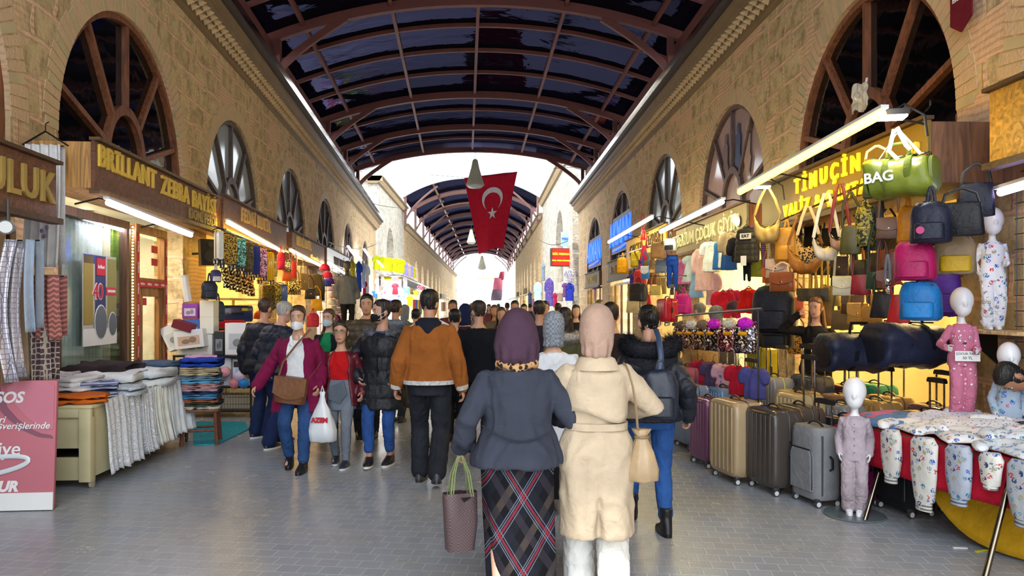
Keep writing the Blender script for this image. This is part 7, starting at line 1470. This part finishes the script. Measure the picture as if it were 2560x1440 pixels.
o = thing('loudspeaker', 'black loudspeaker fixed to the pier beside the hung suitcases', 'loudspeaker', LB(519, 632, 3.6), .7); b = B(); b.loft([[V((x*wd, y, z)) for x, y in ((-1, -.13), (1, -.13), (.7, .13), (-.7, .13))] for z, wd in ((-.2, .13), (.2, .15))]); ob('cabinet', b, mat('16171b', 'plastic'), o); b = B(); b.cyl((0, -.131, -.06), (0, -.14, -.06), .09, n=20); b.cyl((0, -.131, .12), (0, -.14, .12), .04, n=14); ob('cone', b, mat('2a2c32', 'plastic'), o); b = B(); b.cyl((0, .12, 0), (-.1, .4, 0), .02, n=8); ob('bracket', b, BLK, o)
for i, (px, py, c, k, lab) in enumerate(((547, 614, 'e8e4d8', None, 'white'), (570, 625, 'c9a040', 'leopard', 'gold and black spotted'), (592, 632, '5fa09c', 'speck', 'teal map-patterned'), (611, 641, '4a4432', 'speck', 'dark camouflage'), (628, 648, '2a3f96', 'check', 'blue checked'), (646, 655, 'e08ab0', 'speck', 'pink'), (664, 664, 'e8b80a', None, 'bright yellow'))):
    p = LB(px, py, 3.15); s = p.y/F; suitcase('small %s suitcase hung in the row under the yellow tube lamp' % lab, p-V((0, 0, 46*s)), .75, 30*s*(1.3 if i else .5), 72*s, .16, mat(c, k) if k else c, 'hard', 0, 'suitcases hung under the yellow tube lamp')
b = B(); b.cyl(LB(535, 565, 3.15), LB(690, 626, 3.15), .012, n=8); tag(ob('hanging_rail', b, METAL), 'steel rail carrying the hung row of small suitcases', 'rail')
n_ = 0
for j in range(3):
    for i in range(5):
        c = ('8a6a20', 'a8842c', '5a4414', 'b8923a', '6f5218')[(i*2+j) % 5]; il(handbag, 562+15*i+3*j, 676+18*j+5*i, 19, 17, 3.45, c, 'gold sequin purse in the glittering block, %s row, %s from the left' % (('top', 'middle', 'bottom')[j], ('first', 'second', 'third', 'fourth', 'fifth')[i]), kind='sequin', grp='gold sequin purses', drop=.06, flap=False)
g3 = 'bags at the left bag shop'
for fn, px, py, w_, h_, off, c, lab, k in ((backpack, 524, 725, 38, 44, 3.3, '1d2433', 'dark rucksack hung under the loudspeaker, upper', {}), (backpack, 545, 778, 34, 50, 3.3, '2a3444', 'grey-blue rucksack under the dark one', {}), (backpack, 540, 690, 26, 30, 3.35, '3a3f78', 'indigo and white rucksack above the dark one', dict(c2='e0e0e4')),
    (backpack, 683, 672, 22, 38, 3.2, 'a89468', 'sand cap-shaped rucksack beside the hung yellow suitcase', {}), (backpack, 703, 652, 20, 44, 3.15, 'b81848', 'deep pink rucksack with white tag', {}), (handbag, 717, 690, 24, 26, 3.2, 'c85a18', 'orange striped shoulder bag', dict(flap=False)), (handbag, 716, 664, 22, 26, 3.2, 'e0c890', 'cream glittering bag behind the orange one', dict(kind='sequin')), (handbag, 735, 675, 14, 40, 3.2, 'c02818', 'red hanging bag strap purse', dict(flap=False)), (handbag, 750, 682, 20, 30, 3.2, 'd9cc9a', 'ivory ruffled bag hung near the lamp', {}), (handbag, 728, 700, 30, 30, 3.3, '9a7a30', 'bronze fringed bag under the orange one', dict(flap=False)),
    (backpack, 790, 712, 36, 54, 3.0, '5a4a30', 'brown fur rucksack near the shop corner', dict(kind='fur')), (handbag, 791, 762, 30, 30, 2.95, 'd9a010', 'bright yellow shoulder bag hung on a long strap', dict(flap=False, drop=.3, sc='d9a010')), (handbag, 775, 735, 26, 26, 3.0, '2a2018', 'black-brown bag over the yellow one', dict(flap=True)), (handbag, 735, 720, 34, 34, 3.2, 'b8902c', 'golden bag in the lamp glow', dict(kind='sequin')), (handbag, 760, 705, 22, 40, 3.1, '8a6a38', 'tawny bag by the brown fur rucksack', {}), (backpack, 783, 800, 30, 34, 3.0, 'a01c38', 'crimson patterned rucksack below the yellow bag', {}), (handbag, 805, 735, 14, 34, 2.95, '1c1a1a', 'black purse right of the yellow bag', {})):
    il(fn, px, py, w_, h_, off, c, lab, grp=g3, **k)
sh = thing('shelf', 'pale shelf board across the bag shop opening', 'shelf', fL(13.2, .25, 1.72)); b = B(); b.box((0, 0, 0), (.5, 1.5, .03)); ob('board', b, mat('d9b878', 'wood'), sh)
for dy in (-.6, .6): b = B(); b.box((-.2, dy, -.86), (.04, .04, 1.7)); ob('support', b, mat('c9a868', 'wood', 1), sh)
sh2 = thing('counter', 'light counter under the suitcases in the left bag shop', 'counter', fL(13.6, .05, 0)); b = B(); b.box((0, .1, .55), (.8, 2.1, 1.1), .01); ob('body', b, mat('c9b48a', 'paint'), sh2); b = B(); b.box((0, .1, 1.115), (.86, 2.16, .03)); ob('worktop', b, mat('d9c8a0', 'wood'), sh2)
gs = 'suitcases on the left shop counter'
for px, py, w_, h_, off, c, k, lab in ((590, 784, .42, .30, 3.75, '2c3a70', 'gloss', 'navy blue suitcase lying on its side with a yellow sticker'), (560, 822, .5, .28, 3.6, 'a8182c', 'cloth', 'red cloth suitcase lying under the navy one')):
    p = LB(px, py, off); s = thing('suitcase', lab, 'suitcase', p, .5, gs); b = B(); b.box((0, 0, 0), (w_*1.3, .4, h_), .05, seg=4); ob('shell', b, mat(c, k), s); b = B(); b.box((0, -.0, 0), (w_*1.31, .02, h_*1.01), .004); ob('zipper', b, BLK, s); b = B(); b.box((.12, -.205, h_*.25), (.1, .004, .05)); ob('sticker', b, mat('c9c020' if 'navy' in lab else '6a1420', 'paper'), s); b = B(); b.tube([V((-.1, -.2, .0)), V((-.1, -.25, .01)), V((.1, -.25, .01)), V((.1, -.2, 0))], .012, 6); ob('carry_handle', b, BLK, s)
for px, py, c, k, lab in ((667, 742, '6a5a1c', 'leopard', 'black and yellow striped suitcase standing on the shelf'), (684, 738, '7a7018', 'speck', 'black and yellow camouflage suitcase on the shelf'), (700, 738, '2a4a9c', None, 'blue ribbed suitcase on the shelf')):
    p = LB(px, py, 3.4); suitcase(lab, p-V((0, 0, .27)), .7, .26, .5, .2, mat(c, k) if k else c, 'hard', 0, gs, wheels=False)
hat('orange knitted hat on the left shop counter', LB(652, 792, 3.4), .5, .13, 'd8501c')
for j in range(7):
    for i in range(3):
        px, py = 829+11*i+(j % 2)*3, 690+17*j+5*i; c = ('c8b4d8', 'e4dce8', 'b89ac8', 'd9c8cc', '9a8ac4', 'e8e0d8', 'd49ab8')[(i*3+j*2) % 7] if j < 6 else ('c81f70', '3a2a6a', 'd84a88')[i]
        p = LB(px, py, 3.0); hat('%s hat on the hat wall, %s row, %s' % ({'c8b4d8': 'lilac', 'e4dce8': 'white', 'b89ac8': 'violet', 'd9c8cc': 'pale pink', '9a8ac4': 'lavender', 'e8e0d8': 'cream', 'd49ab8': 'rose', 'c81f70': 'hot pink', '3a2a6a': 'dark purple', 'd84a88': 'bright pink'}[c], ('top', 'second', 'third', 'fourth', 'fifth', 'sixth', 'lowest')[j], ('left', 'middle', 'right')[i]), p, RL, .13, c, 'hats on the hat wall')
for i, (px, py, c) in enumerate(((812, 672, 'b01838'), (818, 690, 'c02850'), (823, 705, '5a2a8a'), (815, 712, '2a3a8a'))): hat('%s hat at the left end of the hat wall' % ('red', 'crimson', 'purple', 'navy')[i], LB(px, py, 3.0), RL, .13, c, 'hats on the hat wall')
hw = thing('wire_display_grid', 'tall wire grid carrying the hats', 'display grid', LB(842, 745, 2.85)); b = B(); q = LB(842, 745, 2.85)
for i in range(7): b.cyl(V((-.45+.15*i, .12*i*.4, -1.4)), V((-.45+.15*i, .12*i*.4, .9)), .008, n=5)
for i in range(8): b.cyl(V((-.47, -.02, -1.3+.3*i)), V((.47, .30, -1.3+.3*i)), .008, n=5)
ob('grid', b, METAL, hw)
def exc(J, part): pass
m_ = person('adult mannequin in grey coat and black trousers raised beside the hat wall', P(868, 835, 17.5), .4, 1.72, 'f', .95, skin='3a3636', face=False, hl=(.24, -.1, .9), hr=(-.26, -.02, .9), legs=('17171b', 'cloth'), tops=[dict(bot=.72, off=.04, mat=mat('6a6e76', 'cloth'))], detail=.6, hair=('short', '3a3430'), hands=False); m_.name = 'mannequin'; m_['category'] = 'mannequin'
pl = thing('display_plinth', 'pale plinth under the grey-coated mannequin', 'plinth', (m_.location.x, 17.5, 0)); b = B(); b.box((0, 0, m_.location.z/2), (.6, .6, m_.location.z), .01); ob('block', b, mat('d4d4d8', 'paint'), pl)
gc = 'clothes hung at the hat shop corner'
for px, py, w_, h_, off, c, lab in ((882, 688, 12, 70, 3.0, 'a8a01c', 'long yellow-olive garment hung at the hat shop corner'), (897, 692, 14, 76, 3.0, '2a50b8', 'bright blue garment next to the yellow-olive one'), (908, 690, 10, 60, 3.0, 'b8c4e8', 'pale blue garment next to the bright blue one'), (911, 722, 8, 40, 3.0, 'b01c3c', 'red garment low in the hung row'), (918, 700, 10, 80, 3.0, 'e4e8f0', 'white garment at the row\'s right end')): il(shirt, px, py, w_, h_, off, c, lab, .9, gc, sl=.2)
YS = 40.0
def S(px, py, Y=YS): return P(px, py, Y)
st = thing('market_stall', 'brightly lit white stall with flat roof edge at the left tower', 'stall', (0, 0, 0))
a0, a1 = S(950, 690), S(1006, 690); far = P(1075, 722, 62)
for p in (a0, a1, V((a0.x-.8, a0.y+4, a0.z))): b = B(); b.box((p.x, p.y, p.z/2), (.1, .1, p.z)); ob('post', b, mat('e8eaec', 'metal'), st)
b = B(); b.tube([a0, a1, far], .06, 6); ob('roof_edge', b, mat('f0f2f4', 'metal'), st); b = B(); b.prism([a0, a1, far, V((far.x-1.4, far.y, far.z))], (0, 0, .08)); ob('roof', b, mat('8a8c92', 'paint'), st)
b = B(); c0, c1 = V((a0.x-.3, a0.y+3.2, 0)), V((a1.x-.2, a1.y+3.2, 0)); b.prism([c0, c1, V((c1.x, c1.y, a0.z)), V((c0.x, c0.y, a0.z))], (0, .06, 0)); ob('back_wall', b, mat('f2f4f8', 'paint'), st)
Lt = bpy.data.lights.new('stall_light', 'AREA'); Lt.energy = 500; Lt.size = 2; lo = bpy.data.objects.new('stall_light', Lt); COL.objects.link(lo); lo.location = ((a0.x+a1.x)/2, a0.y+1.4, a0.z-.15)
for i, px in enumerate((943, 957, 972, 991, 1002)): shirt('neon yellow top pinned above the white stall, %s from the left' % ('first', 'second', 'third', 'fourth', 'fifth')[i], S(px, 657+2*i, YS), .2, 22*YS/F*.8, 34*YS/F, 'c4cc10', 'neon yellow tops above the white stall', sl=.3, hang=False, t=.08)
for i, (px, c) in enumerate(((1014, '9a90d8'), (1021, 'b8a090'), (1028, '8a84d0'), (1034, 'a8a020'), (1040, 'b8a080'))): q = P(px, 672+3*i, 46+2.5*i); shirt('%s garment hung along the stall roof edge' % ('lilac', 'tan, second', 'violet', 'olive yellow', 'tan, last')[i], q, .9, .4, .8, c, 'garments along the stall roof edge', sl=0, hang=False)
gg = 'clothes in the white stall'
for i, (px, py, w_, h_, c, lab) in enumerate(((966, 720, 16, 22, '9a88d0', 'lilac baby top in the white stall'), (988, 722, 14, 30, 'c01424', 'red baby trousers in the white stall'), (969, 697, 16, 8, 'c4d010', 'lime cap in the white stall'), (1002, 700, 8, 22, 'd9b060', 'striped yellow top at the stall post'), (937, 735, 10, 18, '2a5ad0', 'blue top low in the white stall'), (1015, 725, 14, 16, '50d0a8', 'mint top in the white stall'), (1024, 752, 12, 26, 'd4dc18', 'lime top low at the stall\'s right'), (1040, 732, 10, 9, 'c8d818', 'lime mitten at the stall\'s right'), (1003, 745, 16, 20, '7a8ad0', 'periwinkle top low in the stall'), (958, 740, 10, 30, 'b87a8a', 'rosy top low in the stall'), (1052, 720, 14, 10, 'd05a68', 'coral sign cloth on the stall edge'), (945, 715, 12, 40, 'e8ecf4', 'white long top at the stall\'s left'), (985, 755, 26, 12, '4a48b0', 'indigo pile on the stall counter'))):
    shirt(lab, S(px, py, YS+1.2), .2, w_*YS/F, h_*YS/F, c, gg, sl=.2, hang=False, t=.06)
FS = [('l', 1064, 1090, 740, 'e8d9a0', 66), ('l', 1092, 1112, 745, 'e8dcb8', 84), ('l', 1113, 1126, 750, 'efe4c4', 105), ('r', 1318, 1340, 722, 'd9c890', 74), ('r', 1342, 1366, 716, 'c9b484', 60), ('r', 1306, 1316, 735, 'd9ccb0', 92)]
for i, (s, x0, x1, py, c, Y) in enumerate(FS):
    lab = 'far lit shopfront with goods, %s side, %s' % (('left', ('nearest', 'second', 'third')[i]) if s == 'l' else ('right', ('second', 'nearest', 'third')[i-3]))
    X = gl(Y)+.35 if s == 'l' else gr(Y)-.35; o = thing('shopfront', lab, 'shopfront', (X, Y, 0), (pi/2 if s == 'l' else -pi/2), 'far lit shopfronts')
    b = B(); b.box((0, 0, 1.35), (5.5, .12, 2.5)); ob('lit_window', b, mat(c, 'glow', 1.2), o); b = B(); b.box((0, -.15, 3.0), (5.8, .3, .6), .02); ob('signboard', b, mat('8a7858', 'paint'), o)
    for k in range(5): b = B(); b.box((-2.2+1.1*k, -.25, 1.5), (.5, .2, 1.3), .05); ob('hung_goods', b, mat(('b84a4a', '4a6ab0', 'd9b050', '8a5a90', '5a8a6a')[(k+i) % 5], 'cloth'), o)
    b = B(); b.sheet(lambda u, v: V(((u-.5)*5.6, -.2-1.1*v, 2.7-.35*v)), 6, 3, .04); ob('awning', b, mat(('d9d4c8', 'c9b898', 'e0dcd4')[i % 3], 'cloth'), o)
gt = 'clothes hung at the right tower'
for px, py, w_, h_, Y, c, k, lab in ((1345, 733, 18, 56, 47, 'a8c4dc', 'cloth', 'pale blue jacket hung at the right tower'), (1373, 730, 20, 70, 43, '4a3488', 'print', 'violet patterned robe hung at the right tower'), (1388, 750, 10, 36, 42, 'a01c48', 'cloth', 'dark red garment beside the violet robe'), (1358, 680, 8, 44, 46, '7a8a98', 'cloth', 'thin grey-blue garment high on the right tower'), (1423, 690, 20, 36, 36.9, 'c8c4e8', 'speck', 'white and lilac print blouse under the red box sign'), (1424, 730, 20, 44, 36.9, '2a40b8', 'cloth', 'royal blue dress under the print blouse'), (1412, 725, 10, 36, 37.0, '7a4a8a', 'cloth', 'mauve garment beside the royal blue dress'), (1400, 742, 14, 22, 40, 'b8a088', 'stripe', 'row of folded striped shirts at the right tower'), (1325, 745, 8, 30, 52, '2a3450', 'cloth', 'dark navy garment farther along the right wall')):
    s = Y/F; shirt(lab, P(px, py, Y), -.5, w_*s, h_*s, c, gt, k, sl=.4 if w_ > 16 else .1, hang=False, t=.08)
o = thing('woven_basket_bag', 'dark brown woven tote with long green cord handles held by the plum-scarfed woman', 'bag', P(1150, 1302, 3.88), .35); b = B()
b.loft([ell_ring(z, w_, d, 26, 3.5) for z, w_, d in ((-.15, .055, .05), (-.148, .075, .062), (0, .088, .06), (.13, .09, .045), (.15, .088, .036))], cap=False); me = b.out('body', 60); displace(me, WR(12, .008)); ob('body', me, mat('463538', 'weave'), o)
b = B(); b.loft([ell_ring(z, w_, d, 26, 3.5) for z, w_, d in ((-.14, .06, .05), (.13, .084, .04))]); ob('lining', b, mat('1c1618', 'cloth'), o)
for y in (-.035, .035):
    for dx in (-.004, .008): b = B(); b.tube([V((-.055+dx, y, .13)), V((-.04+dx, y*.6, .25)), V((-.01+dx*.5, 0, .34)), V((.01+dx*.5, 0, .34)), V((.04+dx, y*.6, .25)), V((.055+dx, y, .13))], .0038, 6); ob('handle', b, mat('7a8458', 'cloth'), o)
o = thing('shoulder_bag', 'beige gathered pouch bag on a strap against the cream coat', 'bag', P(1604, 1142, 3.98), 0); b = B()
b.loft([ell_ring(z, w_, d, 28, 2.3, 0, lambda a, z: 1+.05*sin(9*a)) for z, w_, d in ((-.135, .05, .04), (-.12, .085, .065), (-.06, .085, .075), (.03, .062, .06), (.09, .038, .036), (.115, .032, .03), (.15, .05, .045))]); me = b.out('body', 180); displace(me, WR(14, .007)); ob('body', me, mat('b09673', 'leather'), o)
b = B(); b.tube([V((.034*cos(a), .032*sin(a), .108)) for a in smooth_closed(14)], .008, 6, closed=True); ob('drawcord', b, mat('8a7050', 'leather'), o); q0 = P(1604, 1142, 3.98); strap(o, [V((0, 0, .12))]+[P(*p)-q0 for p in ((1594, 1070, 3.93), (1589, 1010, 3.885), (1582, 965, 3.87), (1572, 930, 3.9), (1564, 912, 3.96), (1558, 908, 4.05))], mat('8f7656', 'leather'), .007)
o = backpack('navy leather backpack worn by the woman with the fur hood', P(1650, 985, 5.0), pi-.12+pi, .25, .33, '202838', '1a2130', None, 'leather', .15, hang=.07)
strap(o, [V((.0, .0, .15)), V((.01, .03, .25)), V((.0, .11, .38)), V((-.01, .22, .43))], mat('30405c', 'leather'), .02, 'shoulder_strap')
o = thing('crossbody_bag', 'brown leather crossbody bag with flap worn by the magenta-coated woman', 'bag', P(728, 975, 7.06), -.05, rot=(0, .12, -.05)); b = B(); b.loft([ell_ring(z, w_, .05, 26, 4) for z, w_ in ((-.125, .13), (-.12, .145), (.0, .155), (.11, .15), (.125, .14))]); ob('body', b, mat('6f4426', 'leather'), o)
b = B(); b.sheet(lambda u, v: V(((u-.5)*.31, -.055-.012*v, .125-.16*v-.05*sin(pi*u)*v)), 14, 6, .008); ob('flap', b, mat('744828', 'leather'), o); b = B(); b.tube([V((x*.1, -.075, -.03-.03*cos(x*1.5))) for x in ylines(-1, 1, 12)], .004, 5); ob('chain', b, mat('c9a868', 'metal'), o)
strap(o, [V((-.14, 0, .1)), V((-.12, .02, .25)), V((-.02, .03, .42)), V((.10, .06, .6))], mat('6f4426', 'leather'), .010); strap(o, [V((.14, 0, .1)), V((.2, .02, .2)), V((.24, .06, .3))], mat('6f4426', 'leather'), .010)
o = thing('plastic_bag', 'full white plastic carrier bag with red letters between mother and child', 'bag', P(806, 1050, 7.18), -.05); b = B()
b.loft([ell_ring(z, w_, d, 28, 2.6, 0, lambda a, z: 1+.04*sin(7*a+20*z)) for z, w_, d in ((-.205, .10, .06), (-.195, .135, .085), (-.1, .14, .095), (0, .115, .08), (.1, .075, .055), (.17, .035, .03), (.23, .02, .02), (.27, .025, .02))]); me = b.out('body', 180); displace(me, WR(13, .012, 1)); ob('body', me, mat('e8ecf0', 'gloss'), o)
ob('lettering', text('AZEM', .062, .003, .004, 0, 1), mat('c01c34', 'paper'), o, loc=(-.0, -.095, .01), rz=0); b = B(); b.tube([V((-.02, 0, .25)), V((0, 0, .33)), V((.02, 0, .25))], .008, 6); ob('handle', b, mat('e8ecf0', 'gloss'), o)
for px, py, w_, h_, c, lab in ((1243, 712, 22, 34, 'c8687a', 'rosy banner hanging in the bright street end'), (1240, 738, 26, 26, '6a5a62', 'dark grey banner under the rosy one'), (1252, 690, 12, 20, 'b84a58', 'small red flag above the rosy banner')):
    s = 125/F; o = thing('banner', lab, 'banner', P(px, py, 125), .3, 'banners at the street end'); b = B(); b.sheet(lambda u, v: V(((u-.5)*w_*s+.3*v, .25*sin(4*u+3*v), (v-.5)*h_*s)), 10, 8, .03); ob('cloth', b, mat(c, 'cloth'), o, sharp=180); b = B(); b.cyl((-w_*s*.5, 0, h_*s*.5), (w_*s*.5+.3, 0, h_*s*.5+.05), .04, n=6); ob('pole', b, BLK, o)
SKY, EXPO = 3.2, 0.38
cd = bpy.data.cameras.new('camera'); cam = bpy.data.objects.new('camera', cd); COL.objects.link(cam)
cam.location = (0, 0, HC); cam.rotation_euler = (pi/2, 0, 0)
cd.sensor_width = 36; cd.lens = F/2560*36; cd.shift_y = 45/2560; cd.clip_end = 500; cd.clip_start = .05
SC.camera = cam
w = bpy.data.worlds.new('sky'); SC.world = w; w.use_nodes = True
bg = w.node_tree.nodes['Background']; bg.inputs[0].default_value = (.86, .93, 1, 1); bg.inputs[1].default_value = SKY
sl = bpy.data.lights.new('sun', 'SUN'); sl.energy = 4.5; sl.angle = .02; sl.color = (1, .95, .86); so = bpy.data.objects.new('sun', sl); COL.objects.link(so)
so.rotation_euler = V((.1, .33, -.94)).to_track_quat('-Z', 'Y').to_euler()
vs = SC.view_settings; SC.display_settings.display_device = 'sRGB'
vs.view_transform = 'Standard'; vs.look = 'None'; vs.gamma = 1; vs.exposure = EXPO; vs.use_curve_mapping = False
SC.cycles.adaptive_threshold = .04; SC.cycles.max_bounces = 5; SC.cycles.diffuse_bounces = 2; SC.cycles.glossy_bounces = 3; SC.cycles.transmission_bounces = 4; SC.cycles.transparent_max_bounces = 8
SC.cycles.sample_clamp_indirect = 6; SC.cycles.caustics_reflective = False; SC.cycles.caustics_refractive = False
